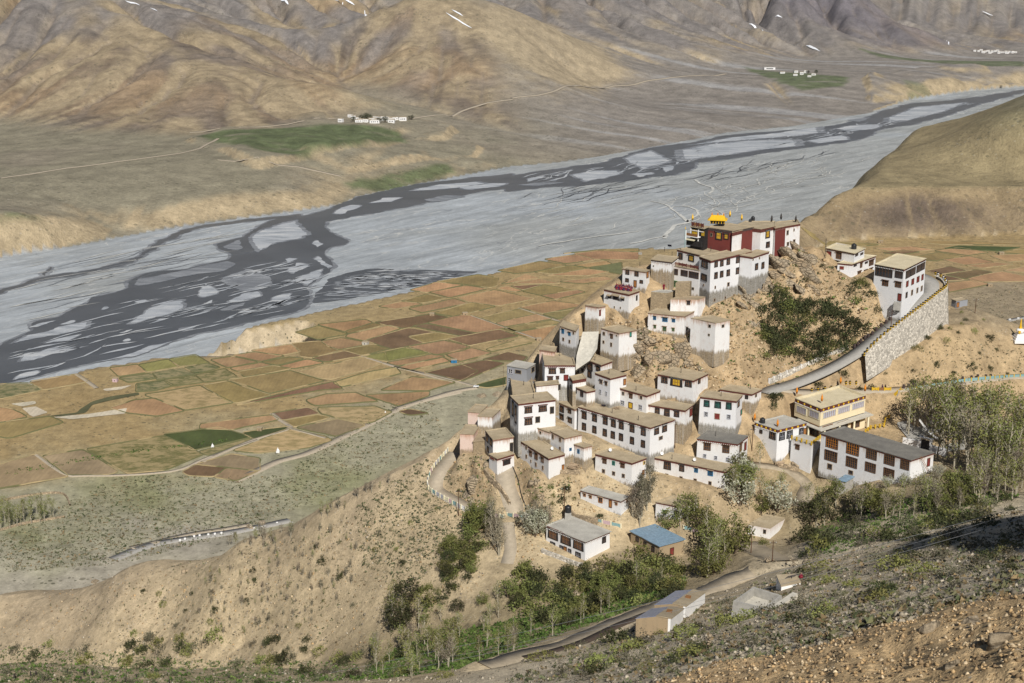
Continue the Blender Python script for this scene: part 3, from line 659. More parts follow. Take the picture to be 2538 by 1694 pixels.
# behind the skyline of the hill, out of sight: it falls to the valley
for x, y, D, z in [(1070,1120,346,0),(950,1180,346,0),(800,1250,350,0),(600,1330,368,0),(300,1410,395,0),(0,1470,420,0),(1190,985,346,0)]:
 p = atD(x, y, D)
 for dd, dz in ((22,15),(60,48),(120,95),(220,140)):
  H1P.append((p[0] * (1 + dd / D), p[1] + dd, p[2] - dz))
for x, y, z in [(70,425,212),(0,430,190),(-35,405,186),(112,432,196),(150,440,185),(60,520,120),(0,520,105),(120,520,110),(190,470,150),(260,470,160),(60,650,0),(-60,600,0),(200,620,10),(300,600,30),(330,480,150),(450,420,200),(380,300,240),(300,200,270),
    (-150,560,10),(150,800,-60),(-300,800,-60),(450,800,-40),(-300,300,110),(-400,500,40),(-250,180,200),(-200,80,260),(-60,30,300),(30,20,305),(0,-60,332),(120,40,345),(200,100,350),
    (82,122,298),(95,118,330),(115,118,345),(150,120,352),(100,150,300),(140,160,305),(-100,100,250),(0,110,262),(30,110,275),(-50,140,240),(150,-80,420),(-250,-80,330)]:
 H1P.append((x, y, z))
for b in BLD:
 if not b['fix']: continue
 p = b['pts']; nf = b['nf']
 h = b['zr'] - b['zb']
 H1P.append((p[b['n']].x, p[b['n']].y, b['zb']))
 if b['name'] in ('gallery_house',):
  u_ = p[0] - p[1]; q_ = p[0] + Vector((-2.5,-2.0,0)); H1P.append((q_.x, q_.y, b['zb'] + 6.0)); q_ = p[0] - u_ * .5 + Vector((-3,-2.6,0)); H1P.append((q_.x, q_.y, b['zb'] + 3.2))
 bk = p[-1]; dep = (bk - p[b['n']]).length
 H1P.append((bk.x, bk.y, b['zb'] + min(0.30 * dep, h - 1.0)))
_h = GridFn(TPS(H1P, lam=0.004),-520,560,-100,860,5.0)
H1 = GridFn(_h, -520,560,-100,860,1.25)
LRISE = {'gallery_house': 5.5, 'stepped_house': 1.5, 'hall_annex': 1.5}       # ground climbing along the left wall
def carve():
 """terraces cut for the buildings: no ground inside a house above its floor, none in front of its visible walls"""
 gx, gy = np.meshgrid(H1.xs, H1.ys)
 for b in BLD:
  if not b['fix'] and b['name'] != 'hall_upper': continue
  P = b['pts']
  x0 = min(p.x for p in P) - 30; x1 = max(p.x for p in P) + 30; y0 = min(p.y for p in P) - 40; y1 = max(p.y for p in P) + 6
  i0, i1 = np.searchsorted(H1.xs, [x0, x1]); j0, j1 = np.searchsorted(H1.ys, [y0, y1])
  X = gx[j0:j1, i0:i1]; Y = gy[j0:j1, i0:i1]
  d = sdf_poly(X, Y, [(p.x, p.y) for p in P])
  N = P[b['n']]
  # floor: level in front half, may rise gently at the back of the house
  back = np.clip((Y - N.y) / max(4.0, max(p.y for p in P) - N.y),0,1)
  floor = b['zb'] + back * min(2.5,0.35 * (b['zr'] - b['zb']))
  if b['name'] in LRISE:
   u_ = P[b['n'] - 1] - N; floor = floor + LRISE[b['name']] * np.clip(((X - N.x) * u_.x + (Y - N.y) * u_.y) / u_.length_squared, 0,1.3)
  out = np.maximum(0,-d - 0.8)
  toward = np.clip((max(p.y for p in P) - Y) / 6.0,0,1)            # only the side turned to the valley of the photographer
  lim = floor + out * 0.15 + np.maximum(0, out - 6) * 0.40 + out * 1.6 * (1 - toward)
  z = H1.g[j0:j1, i0:i1]
  H1.g[j0:j1, i0:i1] = np.minimum(z, lim)
carve()
def terrace_cut(poly, z, steep):
 P = np.array(poly)
 i0, i1 = np.searchsorted(H1.xs, [P[:, 0].min() - 25, P[:, 0].max() + 25]); j0, j1 = np.searchsorted(H1.ys, [P[:, 1].min() - 25, P[:, 1].max() + 25])
 X, Y = np.meshgrid(H1.xs[i0:i1], H1.ys[j0:j1]); d = sdf_poly(X, Y, poly)
 g = H1.g[j0:j1, i0:i1]
 H1.g[j0:j1, i0:i1] = np.where(d > 0, z, np.minimum(np.maximum(g, z + d * 1.2), z - d * steep))
terrace_cut([(70,339),(80,338),(91,328),(101,320),(118,328),(128,340),(126,352),(112,355),(98,358),(84,360),(71,349)],210.3,3.0)
terrace_cut([(128,338),(165,325),(210,345),(210,384),(160,377),(134,362)],209.9,0.9)
def level(pts, hw, cutw=4.0, drop=0.25):
 """cut and fill the hill along a road: pts are (x, y, z)"""
 pts = np.asarray(pts, float)
 i0, i1 = np.searchsorted(H1.xs, [pts[:, 0].min() - 15, pts[:, 0].max() + 15]); j0, j1 = np.searchsorted(H1.ys, [pts[:, 1].min() - 15, pts[:, 1].max() + 15])
 X, Y = np.meshgrid(H1.xs[i0:i1], H1.ys[j0:j1])
 bd = np.full(X.shape, 1e9); bz = np.zeros(X.shape)
 for p, q in zip(pts[:-1], pts[1:]):
  d = q - p; t = np.clip(((X - p[0]) * d[0] + (Y - p[1]) * d[1]) / (d[0] ** 2 + d[1] ** 2 + 1e-9),0,1)
  e = np.hypot(X - p[0] - t * d[0], Y - p[1] - t * d[1])
  m = e < bd; bd = np.where(m, e, bd); bz = np.where(m, p[2] + t * d[2], bz)
 w = 1 - sstep(hw, hw + cutw, bd)
 H1.g[j0:j1, i0:i1] = H1.g[j0:j1, i0:i1] * (1 - w) + (bz - drop) * w
def resample(P, step):
 P = np.asarray(P, float)
 d = np.r_[0, np.cumsum(np.linalg.norm(np.diff(P[:, :2], axis=0), axis=1))]
 n = max(2, int(d[-1] / step) + 1); t = np.linspace(0, d[-1], n)
 # Catmull-Rom through the points
 out = []
 for tt in t:
  k = min(max(np.searchsorted(d, tt) - 1,0), len(P) - 2); u = (tt - d[k]) / (d[k + 1] - d[k] + 1e-9)
  p0, p1, p2, p3 = P[max(k - 1,0)], P[k], P[k + 1], P[min(k + 2, len(P) - 1)]
  out.append(0.5 * (2 * p1 + (p2 - p0) * u + (2 * p0 - 5 * p1 + 4 * p2 - p3) * u * u + (3 * p1 - p0 - 3 * p2 + p3) * u ** 3))
 return np.array(out)
# the asphalt road up the shoulder, its great retaining wall, and the slope at the wall's foot
ROAD_HILL = resample([atD(x, y, D) for x, y, D in [(2270,678,397),(2300,688,394),(2318,704,390),(2312,730,385),(2285,758,379),(2240,794,373),(2190,834,367.5),(2140,872,364),(2080,908,361.5),(2020,936,359),(1970,955,356),(1930,966,352),(1908,978,349)]],1.5) + np.array([-1.0, .9,0])
WALL_TOP = resample([atD(x, y, D) for x, y, D in [(2318,684,397.5),(2338,694,394),(2347,712,389),(2325,730,384),(2290,758,378),(2250,788,372.5),(2200,826,366.5),(2160,862,363),(2142,884,361.5)]],1.2)
_wb = [(2318,790),(2367,802),(2367,802),(2345,812),(2300,838),(2250,866),(2205,896),(2165,920),(2146,930)]
WALL_FOOT = resample([atD(x, y, D - 0.8) for (x, _, D),(_, y) in zip([(2318,684,397.5),(2340,694,394),(2350,712,389),(2328,730,384),(2292,758,378),(2252,788,372.5),(2202,826,366.5),(2162,862,363),(2144,884,361.5)], _wb)],1.2)
level(ROAD_HILL, 3.2,4.5)
def wall_cut():
 i0, i1 = np.searchsorted(H1.xs, [60,190]); j0, j1 = np.searchsorted(H1.ys, [320,420])
 X, Y = np.meshgrid(H1.xs[i0:i1], H1.ys[j0:j1])
 bd = np.full(X.shape, 1e9); bz = np.zeros(X.shape); side = np.zeros(X.shape)
 for p, q, f in zip(WALL_TOP[:-1], WALL_TOP[1:], np.linspace(0,1, len(WALL_TOP) - 1)):
  d = q - p; t = np.clip(((X - p[0]) * d[0] + (Y - p[1]) * d[1]) / (d[0] ** 2 + d[1] ** 2),0,1)
  e = np.hypot(X - p[0] - t * d[0], Y - p[1] - t * d[1]); c = (X - p[0]) * d[1] - (Y - p[1]) * d[0]
  zf = np.interp(f, np.linspace(0,1, len(WALL_FOOT)), WALL_FOOT[:, 2])
  m = e < bd; bd = np.where(m, e, bd); bz = np.where(m, zf, bz); side = np.where(m, c, side)
 out = side < 0
 lim = bz - 0.2 + np.maximum(0, bd - 12) * 0.8
 z = H1.g[j0:j1, i0:i1]
 H1.g[j0:j1, i0:i1] = np.where(out & (bd < 30), np.minimum(z, lim), z)
wall_cut()
for p in [[(1128,1122,351),(1112,1140,347),(1090,1168,341),(1079,1200,336.5),(1083,1214,334.5),(1105,1228,331.5),(1140,1247,327.5),(1170,1262,324.5),(1210,1272,322),(1260,1280,319)]]:
 PATH_LEFT = resample([atD(*q) for q in p],1.5)
level(PATH_LEFT, 2.2,3.0)
PLT = TPS([tuple(atZ(x, y, z)) for x, y, z in [(1927,484,66),(2200,470,70),(2538,462,70),(2200,420,72),(2350,400,76),(2025,449,68),(2068,422,70),(2187,326,74),(2538,390,84),(2538,330,112),(2344,294,86),(2538,240,140),(2450,270,108),(2300,350,80)]] +
   [(900,1900,220),(1200,1700,260),(1600,1900,420),(700,2300,120),(1800,1400,380)], lam=0.001, scale=500.0)
plt_poly = plan([(1780,560),(1850,522),(1927,484),(2000,474),(2050,478),(2120,470),(2200,471),(2280,464),(2350,468),(2440,460),(2538,463)],68)
plt_poly += [(900,1560),(1500,1450),(2500,1200),(4000,1500),(4000,3600),(1300,3000)] + plan([(2538,222)],132) + plan([(2344,292)],86) + plan([(2187,326),(2079,395),(2025,449)],68)
FARP = []
for x, y, z in [(0,530,44),(120,525,42),(250,560,15),(400,530,18),(560,497,21),(750,472,20),(880,480,6),(1000,442,9),(1180,410,9),(1300,398,6),(1500,370,6),(1700,330,7),(1960,295,6),(2250,240,10),(2538,205,12),
    (-400,560,45),(-800,600,45),(200,460,36),(500,420,40),(0,400,40),(300,380,42),(-500,380,46),(700,400,38),(900,370,34),(1050,370,22),(1150,340,24),
    (0,290,45),(216,322,45),(470,333,45),(700,320,46),(865,292,46),(900,302,45),(980,310,40),(1200,330,22),(1400,340,13),
    (880,235,62),(870,205,70),(1000,253,52),(1150,270,42),(1300,288,33),(1300,330,20),(1600,300,14),(1700,285,15),
    (1500,230,36),(1700,200,40),(1950,272,7),(1850,240,18),(1900,210,32),(2000,215,30),(2100,220,26),(2200,200,34),(2300,168,36),(2450,168,38),(2538,160,40),(2350,205,22),(2000,170,40),(2150,150,40),
    (1900,175,38),(1800,160,48),(2700,150,40)]:
 FARP.append(tuple(atZ(x, y, z)))
for x, y, D in [(860,225,2560),(600,150,2760),(400,60,2950),(200,-10,3100),(0,-80,3250),(-300,-60,3100),(-300,150,2700),(0,150,2760),(200,180,2640),(400,220,2520),(600,240,2480),(720,215,2540),
    (750,135,3000),(650,62,3250),(560,-10,3500),(700,0,3560),(800,90,3330),(900,150,2990),(900,40,3300),(1000,0,3200),(1000,130,2950),(1100,200,2800),(1100,100,3020),(1300,100,3100),(1300,200,2830),(1200,0,3400),(1400,80,3350),
    (1500,130,3433),(1250,50,3650),(1450,195,3140),(1150,20,3800),(1400,0,3950),(1600,60,3850),(1600,0,4100),(1754,135,3650),(1700,100,3760),(2000,138,4000),(1900,60,4150),(1900,0,4450),(2100,90,4150),(2100,0,4550),
    (2235,132,4150),(2200,60,4480),(2300,90,4400),(2538,0,5100),(2538,112,4450),(2400,60,4800),(2400,120,4380),(2700,110,4450),(2700,0,5200)]:
 FARP.append(tuple(atD(x, y, D)))
for x, y, z in [(-1200,4200,700),(-2000,3300,600),(-300,4300,560),(0,5000,800),(600,5200,700),(1200,5600,620),(2200,6200,700),(-2500,2200,420),(-2200,1500,100),(3000,5800,500),(2600,4600,150),(0,7000,1300),(-3000,6000,1400),(3500,7500,1200)]:
 FARP.append((x, y, z))
FAR = GridFn(TPS(FARP, lam=0.0005, scale=1000.0),-3600,4200,1200,8200,20.0)
MTN_TOE = plan([(-600,270),(0,290),(216,322),(470,333),(700,320),(865,292),(880,235),(1000,253),(1150,272),(1300,288)],46) + [tuple(atD(x, y, D)[:2]) for x, y, D in ((1240,190,2880),(1190,90,3350),(1150,38,3720),(1250,40,3760),(1500,95,3620),(1700,122,3660),(2000,140,4000),(2235,134,4150),(2538,114,4450),(2800,110,4600))]
mtn_poly = MTN_TOE + [(6000,5000),(6000,14000),(-8000,14000),(-8000,2400)]
ROCKC = [tuple(atD(x, y, D)) + (r, a) for x, y, D, r, a in [(1800,780,368,16,1.0),(1870,720,377,14,1.0),(1950,690,381,13,1.0),(2040,730,376,14,1.0),(1740,850,360,12,1.0),(1700,900,353,12,1.0),(1620,890,352,12,1.0),(1550,880,353,10,1.0),(1780,960,347,9, .9),
   (2100,770,370,12, .8),(1900,820,364,14, .8),(1310,1190,327,8, .9),(1180,1180,331,8, .9),(1190,990,346,8,1.0),(1420,870,354,9, .9),(1480,800,360,9, .9),(1400,1150,325,6, .6),(1850,1000,342,8, .7),(2000,800,368,12, .7),(1500,1000,344,9, .7),(1690,960,348,9, .9),(1460,930,350,9, .9),(1740,1180,322,7, .5),(1340,930,352,7, .8),(1260,1130,330,7, .7),(1720,700,372,8, .8),(1600,800,362,8, .9),(1420,780,364,8, .9)]]
def rockmask(X, Y):
 m = np.zeros_like(np.asarray(X, float))
 for x, y, z, r, a in ROCKC: m = np.maximum(m, a * np.exp(-((X - x) ** 2 + (Y - y) ** 2) / (r * r)))
 return m
SCARPS = [(plan([(640,398),(760,372),(900,352),(1000,322),(1090,318),(1110,300),(980,296),(800,300),(560,330),(480,350)],44),10.0,15.0),
   (plan([(860,400),(960,380),(1080,362),(1160,352),(1180,340),(1090,330),(950,352),(760,385)],34),8.0,13.0),
   (plan([(2180,232),(2300,205),(2538,190),(2538,168),(2300,172),(2160,195)],36),12.0,22.0)]
PLTG = GridFn(PLT, 100,4200,1300,3700,20.0)
def sdfgrid(poly, st=14.0): return GridFn(lambda X, Y: sdf_poly(X, Y, poly),-2600,3400,150,5600, st)
S_NEAR, S_FAR, S_PLT, S_MTN = sdfgrid(near_land, 10.0), sdfgrid(far_land, 10.0), sdfgrid(plt_poly), sdfgrid(mtn_poly)
# running water has cut the far side: stream-power erosion of the smooth far land
def erode():
 st = 12.0
 xs = np.arange(-1750,2500, st); ys = np.arange(1480,5300, st)
 gx, gy = np.meshgrid(xs, ys)
 z = FAR(gx, gy)
 mk = sstep(-60,200, S_MTN(gx, gy))
 z = z + mk * (8 * fbm(gx / 200, gy / 200,4,83) + 9 * fbm(gx / 700, gy / 700,3,87)) + 1.6 * fbm(gx / 90, gy / 90,4,84) + mk * 7 * fbm(gx / 70, gy / 70,3,90)
 crag = sstep(0.45,0.8, fbm(gx / 900, gy / 900,2,88) + 0.45) * sstep(3900,4500, gy)
 z = z + mk * crag * 60 * ridged(gx / 300, gy / 400,4,89,0.6)
 fixed = S_FAR(gx, gy) < 10
 z = np.where(fixed, 0, np.maximum(z, 3))
 ny, nx = z.shape; n = nx * ny
 idx = np.arange(n).reshape(ny, nx)
 K = (0.008 + (0.022 + 0.02 * sstep(3800,4400, gy)) * mk).ravel()
 for it in range(34):
  zp = np.pad(z, 1, mode='edge'); best = np.zeros_like(z); rcv = idx.copy()
  for dy in (-1,0,1):
   for dx in (-1,0,1):
    if dx == 0 and dy == 0: continue
    sl = (z - zp[1 + dy:1 + dy + ny, 1 + dx:1 + dx + nx]) / math.hypot(dx, dy)
    jj = np.clip(np.arange(ny)[:, None] + dy, 0, ny - 1); ii = np.clip(np.arange(nx)[None, :] + dx, 0, nx - 1)
    t = jj * nx + ii
    m = sl > best
    best = np.where(m, sl, best); rcv = np.where(m, t, rcv)
  zl = z.ravel(); order = np.argsort(-zl)
  r = rcv.ravel().tolist(); acc = [1.0] * n; ol = order.tolist()
  for i in ol:
   j = r[i]
   if j != i: acc[j] += acc[i]
  dist = np.where((np.abs(rcv.ravel() - np.arange(n)) == 1) | (np.abs(rcv.ravel() - np.arange(n)) == nx),1.0,1.414)
  kf = (K * np.minimum(np.array(acc),4000) ** 0.5 / dist).tolist()
  zz = zl.tolist(); fx = fixed.ravel().tolist()
  for i in reversed(ol):
   if fx[i]: continue
   j = r[i]
   if j != i: zz[i] = (zz[i] + kf[i] * zz[j]) / (1 + kf[i])
  z = np.array(zz).reshape(ny, nx)
  zp = np.pad(z, 1, mode='edge')
  lap = zp[2:, 1:-1] + zp[:-2,1:-1] + zp[1:-1,2:] + zp[1:-1, :-2] - 4 * z
  z = z + 0.035 * lap * ~fixed
 e = GridFn(lambda X, Y: X * 0, xs[0], xs[-1], ys[0], ys[-1], st)
 a = GridFn(lambda X, Y: X * 0, xs[0], xs[-1], ys[0], ys[-1], st)
 e.g = np.pad(z, ((0, len(e.ys) - ny),(0, len(e.xs) - nx)), mode='edge')
 ac = np.log(np.array(acc).reshape(ny, nx))
 a.g = np.pad(ac, ((0, len(e.ys) - ny),(0, len(e.xs) - nx)), mode='edge')
 return e, a
ERO, ACC = erode()
def _bm(X, Y):
 m = np.full(X.shape, 99.0)
 for b in BLD: m = np.minimum(m, -sdf_poly(X, Y, [(q.x, q.y) for q in b['pts']]))
 return sstep(0.3,4.5, m)
BMASK = GridFn(_bm, -40,170,270,420,1.0)
ROADS_FLAT = []                                   # (plan polyline, half width): roughness is smoothed under these
def t_near(X, Y, detail):
 h1 = np.where(Y > 840,-80, H1(X, Y))
 if detail:
  rm = rockmask(X, Y)
  d = 0.7 * fbm(X / 17, Y / 17,4,11) + 0.16 * fbm(X / 2.6, Y / 2.6,3,12)
  st = (X * 0.55 + Y * 0.30 + h1 * 0.75)
  d = d + rm * (4.6 * ridged(X / 13 + 0.25 * fbm(X / 6, Y / 6,2,31), st / 10,4,15,0.55) + 0.1)
  gul = sstep(0.2,0.8, fbm(X / 45, Y / 45,2,19) + 0.5)
  d = d - 0.9 * gul * (1 - np.abs(pnoise((X + 0.35 * Y) / 13,(Y - 0.3 * X) / 60,23))) * sstep(-10,-40, X)
  d = d + sstep(130,60, Y) * (1.1 * ridged(X / 7, Y / 9,4,41,0.6))
  d = d * (0.2 + 0.8 * BMASK(X, Y))
  for b, hw in ROADS_FLAT: d = d * sstep(hw, hw + 4.0, dist_line(X, Y, b))
  h1 = h1 + d
 val = FIELD + 0.4 * fbm(X / 120, Y / 120,2,5) * (Y < 900)
 val = val + sstep(780,640, Y) * 6.0 * sstep(300,-150, X) + sstep(1250,750, Y) * sstep(150,420, X) * 26
 if detail: val = val + sstep(900,700, Y) * 0.9 * fbm(X / 30, Y / 30,4,6)
 k = 5.0
 return np.maximum(h1, val) + k * np.log1p(np.exp(-np.abs(h1 - val) / k)) * 0.6 * (Y < 900)
def terrain(X, Y, detail=True):
 sh = np.shape(X)
 X = np.asarray(X, float).ravel(); Y = np.asarray(Y, float).ravel()
 z = np.zeros_like(X)
 s = np.where(Y < 300,900.0, S_NEAR(X, Y)); sf = np.where(Y < 1200,-200.0, S_FAR(X, Y))
 i = np.flatnonzero((s > -70) & (sf < 0))
 if len(i):
  x, y = X[i], Y[i]
  land = t_near(x, y, detail)
  j = np.flatnonzero((y > 1250) & (x > 120))
  if len(j):
   xx, yy = x[j], y[j]
   sp = S_PLT(xx, yy)
   if detail: sp = sp + np.where(sp > -70, ridged(xx / 46, yy / 46,2,51) * 2.5,0)
   plat = PLTG(xx, yy) + (1.2 * fbm(xx / 60, yy / 60,4,55) if detail else 0) - np.maximum(0,-sp) * 0.72
   land[j] = np.maximum(land[j], np.where(sp > -150, plat, -99))
  ss = s[i]
  if detail: ss = ss + np.where(y > 500,5.0 * fbm(x / 22, y / 22,3,61),0)
  w = np.where((y > 1350) & (x > 150), np.clip(land, 7.0,75.0), np.clip(land * .5,6.0,75.0))
  z[i] = land * sstep(0,1, np.clip(ss / w + 0.15,0,1)) ** 0.9
 i = np.flatnonzero(sf > -20)
 if len(i):
  x, y, q = X[i], Y[i], sf[i]
  f = np.where((x > -1740) & (x < 2480) & (y > 1490) & (y < 5280), ERO(x, y), FAR(x, y))
  if detail:
   q = q + np.where(y > 2600,2.5,9.0) * ridged(x / 60, y / 60,3,71) * np.clip(f / 30,0.2,1.2)
   mk = sstep(-20,120, S_MTN(x, y))
   f = f + mk * (4.5 * ridged((x * .86 + y * .5) / 60,(y * .86 - x * .5) / 150,3,85,0.55) + 2.2 * fbm(x / 30, y / 30,4,86)) + 0.9 * fbm(x / 50, y / 50,4,91)
   for pl, hgt, wd in SCARPS:
    dl = sdf_poly(x, y, pl) + 7 * ridged(x / 55, y / 55,3,95)
    f = f + hgt * sstep(-wd, 0, dl) * (0.25 + 0.75 * sstep(-0.35,0.3, fbm(x / 110, y / 160,2,96)))
  wf = np.maximum(6.0, np.abs(f) * 0.75)
  zf = f * sstep(0,1, np.clip(q / wf, 0,1)) ** 0.9
  z[i] = np.where(sf[i] > 0, np.maximum(zf, 0), z[i])
 riv = 0.25 * fbm(X / 60, Y / 30,3,99) if detail else 0
 return np.maximum(z, riv - 0.3).reshape(sh)
# sight lines: the smooth land sampled once along spokes
_ht = np.linspace(-0.6,0.6,420); _hr = np.geomspace(40,7600,900)
_hz = terrain(*np.meshgrid(_ht, _hr)[:0] or (np.outer(_hr, _ht), np.repeat(_hr[:, None], len(_ht),1)), False)
def hit(x, y, dmin=40.0):
 """where the sight lines through photo points (x, y) meet the land"""
 x = np.atleast_1d(np.asarray(x, float)); y = np.atleast_1d(np.asarray(y, float))
 a, b = ray(x, y)
 u = np.clip((a + 0.6) / (_ht[1] - _ht[0]),0, len(_ht) - 1.001); i = u.astype(int); f = u - i
 col = _hz[:, i] * (1 - f) + _hz[:, i + 1] * f
 g = col - (CAMZ + np.outer(_hr, b))
 g[_hr < dmin] = -1
 k = np.maximum(np.argmax(g > 0, axis=0),1)
 r = np.arange(len(x))
 g0, g1 = g[k - 1, r], g[k, r]
 t = np.clip(-g0 / (g1 - g0 + 1e-9),0,1)
 D = _hr[k - 1] * (1 - t) + _hr[k] * t
 return np.c_[a * D, D, CAMZ + b * D]
def hits(tagname, pts, **kw):
 q = np.array([px(tagname, p) for p in pts], float)
 return hit(q[:, 0], q[:, 1], **kw)
def gz(x, y): return float(terrain(np.array([x]), np.array([y]))[0])
# colours of bare ground: a palette placed by hand over the land (base colours, tuned by eye)
def pal(r, g, b): return np.array(lin(r, g, b))
CPTS = []
def cp(x, y, r, g, b):
 CPTS.append((x, y, r, g, b))
SAND = (186,168,136); DUST = (178,160,132); GRAV = (204,190,164); OCHRE = (202,174,132); SCRUB = (160,155,132); GREENISH = (138,138,100)
for x, y in ((800,1400),(500,1500),(1000,1300),(950,1450),(700,1520),(1120,1420),(600,1400),(1250,1200),(1200,1330),(1400,1250),(1500,1300)): cp(x, y, *SAND)
for x, y in ((300,1470),(150,1500),(1060,1180),(900,1250),(700,1330)): cp(x, y, *DUST)
for x, y in ((1500,1640),(1700,1580),(1900,1560),(2100,1480),(2300,1430),(2480,1420),(1300,1680),(1800,1650),(2100,1330),(2300,1290),(2450,1280), )[:]: cp(x, y, *GRAV)
for x, y in ((1000,1680),(600,1680),(300,1600),(500,1640),(100,1670)): cp(x, y, *SAND)
for x, y in ((2200,1660),(2400,1600),(2500,1540),(2000,1680),(2500,1680),(1850,1690)): cp(x, y, *OCHRE)
for x, y in ((2350,880),(2450,930),(2300,960),(2500,900),(2150,1000),(2250,930)): cp(x, y, 178,155,120)
for x, y in ((1850,780),(1950,720),(1750,900),(1650,880),(2050,780),(1900,880)): cp(x, y, 172,148,114)
for x, y in ((500,1250),(300,1300),(100,1250),(700,1200),(900,1120),(200,1380),(50,1400),(1000,1050),(1100,980),(600,1160)): cp(x, y, *SCRUB)
for x, y in ((100,1330),(800,1200),(350,1230)): cp(x, y, *GREENISH)
for x, y in ((450,1340),(250,1420),(30,1440)): cp(x, y, 168,160,145)
for x, y in ((900,1600),(1100,1570),(1300,1520),(1600,1450),(2000,1290),(2300,1230),(2500,1180)): cp(x, y, 146,132,104)
for x, y in ((2500,720),(2430,780),(2538,760)): cp(x, y, 150,136,112)
for x, y in ((0,1100),(300,1080),(500,950),(900,900),(1100,850),(1300,750),(700,1000),(200,1000),(0,950),(2350,620),(2500,650),(2100,605)): cp(x, y, 160,138,98)
def mixc(a, b, k): return a * (1 - k[:, None]) + b * k[:, None]
def tone(rgb, n): return np.array(lin(*rgb)) * (1 + n)[:, None]
def ground_colors(V, N):
 col = np.zeros((len(V),3))
 S = np.where(V[:, 1] < 300,900.0, S_NEAR(V[:, 0], V[:, 1])); SF = np.where(V[:, 1] < 1200,-200.0, S_FAR(V[:, 0], V[:, 1]))
 # ---- near hill and valley floor
 ii = np.flatnonzero((S > -45) & (SF < 2))
 X, Y, Z = V[ii].T; slope = 1 - N[ii, 2]
 q = np.array(CPTS, float)
 P = hit(q[:, 0], q[:, 1]); C = np.array([lin(*c) for c in q[:, 2:]])
 lr = np.log(np.maximum(Y, 30)); th = X / np.maximum(Y, 30) + 0.05 * fbm(X / 30, Y / 30,3,105); lr = lr + 0.05 * fbm(X / 30, Y / 30,3,106)
 ptl = np.log(P[:, 1]); ptt = P[:, 0] / P[:, 1]
 num = np.zeros((len(X),3), np.float32); den = np.zeros(len(X), np.float32)
 lr = lr.astype(np.float32); th = th.astype(np.float32)
 for i in range(len(P)):
  w = ((lr - ptl[i]) * 0.7) ** 2 + (th - ptt[i]) ** 2 + 4e-4
  w = 1 / (w * np.sqrt(w)); num += w[:, None] * C[i].astype(np.float32); den += w
 c = num / den[:, None]
 n1 = fbm(X / 9, Y / 9,4,111); n2 = fbm(X / 40, Y / 40,3,112); n3 = fbm(X / 2.0, Y / 2.0,2,113)
 c = c * (1 + 0.20 * n1 + 0.16 * n2 + 0.12 * n3)[:, None]
 rm = np.clip(rockmask(X, Y) * 1.1,0,1) * (Y < 700)
 c = mixc(c, tone((172,150,118),0.4 * n1 + 0.3 * n3), rm)
 kb = sstep(0.03,0.16, slope) * ((Z > 1.0) & (Y > 600) & (S[ii] > -40))
 c = mixc(c, tone((182,166,138),0.16 * fbm(X / 8, Y / 30,3,131)), kb)
 # right-hand terrace: brown-green top, tan riser with dark scree fans
 j = np.flatnonzero((Z > 27) & (Y > 1250) & (X > 150)); x, y, z = X[j], Y[j], Z[j]; sp = S_PLT(x, y)
 top = tone((150,136,104),0.22 * fbm(x / 50, y / 90,4,141))
 top = mixc(top, tone((130,123,94),0.35 * fbm(x / 20, y / 60,4,142)), sstep(95,150, z + 12 * fbm(x / 60, y / 60,3,143)))
 top = mixc(top, tone((138,132,122),0.25 * fbm(x / 12, y / 12,4,144)), sstep(125,165, z + 16 * fbm(x / 70, y / 70,3,145)))
 ris = tone((152,134,104),0.12 * fbm(x / 8, y / 50,3,146))
 fan = np.maximum(0.5 * sstep(0.05,0.4, fbm(x / 55, y / 300,3,147)), np.exp(-((x - 450) / 95) ** 2) * sstep(-0.25,0.25, fbm((x - 450) / (9 + 0.12 * np.abs(sp)), y / 200,3,149) + 0.2)) * sstep(-75,-40, sp) * sstep(-4 - 0.14 * np.abs(x - 450),-20 - 0.14 * np.abs(x - 450), sp)
 ris = mixc(ris, tone((104,92,82),0.1 * fbm(x / 5, y / 40,3,148)),0.95 * fan)
 kt = sstep(-6,6, sp); on = sp > -75
 c[j] = np.where(on[:, None], mixc(ris, top, kt), c[j])
 col[ii] = c
 # ---- river gravel
 ii = np.flatnonzero((V[:, 2] < 2.0) & (S < 4) & (SF < 8)); X, Y = V[ii, 0], V[ii, 1]
 st = fbm(X / 150 + Y / 260,(Y * 0.8 - X * 0.55) / 26,4,121)
 g = tone((162,167,170),0.26 * st + 0.10 * fbm(X / 20, Y / 12,3,122))
 wm = sstep(0.0,0.5, fbm(X / 260, Y / 200,3,123) + sstep(1000,1500, Y) * sstep(-400,400, X) * 0.55)
 col[ii] = mixc(g, tone((154,155,150),0.2 * st),0.6 * wm)
 # ---- far bank and mountains
 ii = np.flatnonzero(SF > 2); X, Y, Z = V[ii].T; slope = 1 - N[ii, 2]; sf = SF[ii]
 ter = tone((146,137,119),0.22 * fbm(X / 70, Y / 70,4,151))
 ter = mixc(ter, np.array(lin(138,134,110))[None],0.4 * sstep(-0.05,0.35, fbm(X / 300, Y / 300,3,152) - (X - 250) / 2600))
 fanm = sstep(-150,250, X + 0.25 * (Y - 2500)) * sstep(2100,2450, Y)
 fc = tone((140,133,124),0.34 * fbm((X * 0.75 - Y * 0.25) / 300,(Y * 0.92 + X * 0.38) / 30,4,153))
 fc = mixc(fc, np.array(lin(168,167,166))[None],0.65 * sstep(0.2,0.38, fbm((X * 0.8 - Y * 0.3) / 700,(Y * 0.92 + X * 0.42) / 70,3,154)))
 ter = mixc(ter, fc, fanm)
 kk = np.maximum(sstep(0.015,0.07, slope) * sstep(400,60, sf), sstep(0.02,0.08, slope) * 0.85)
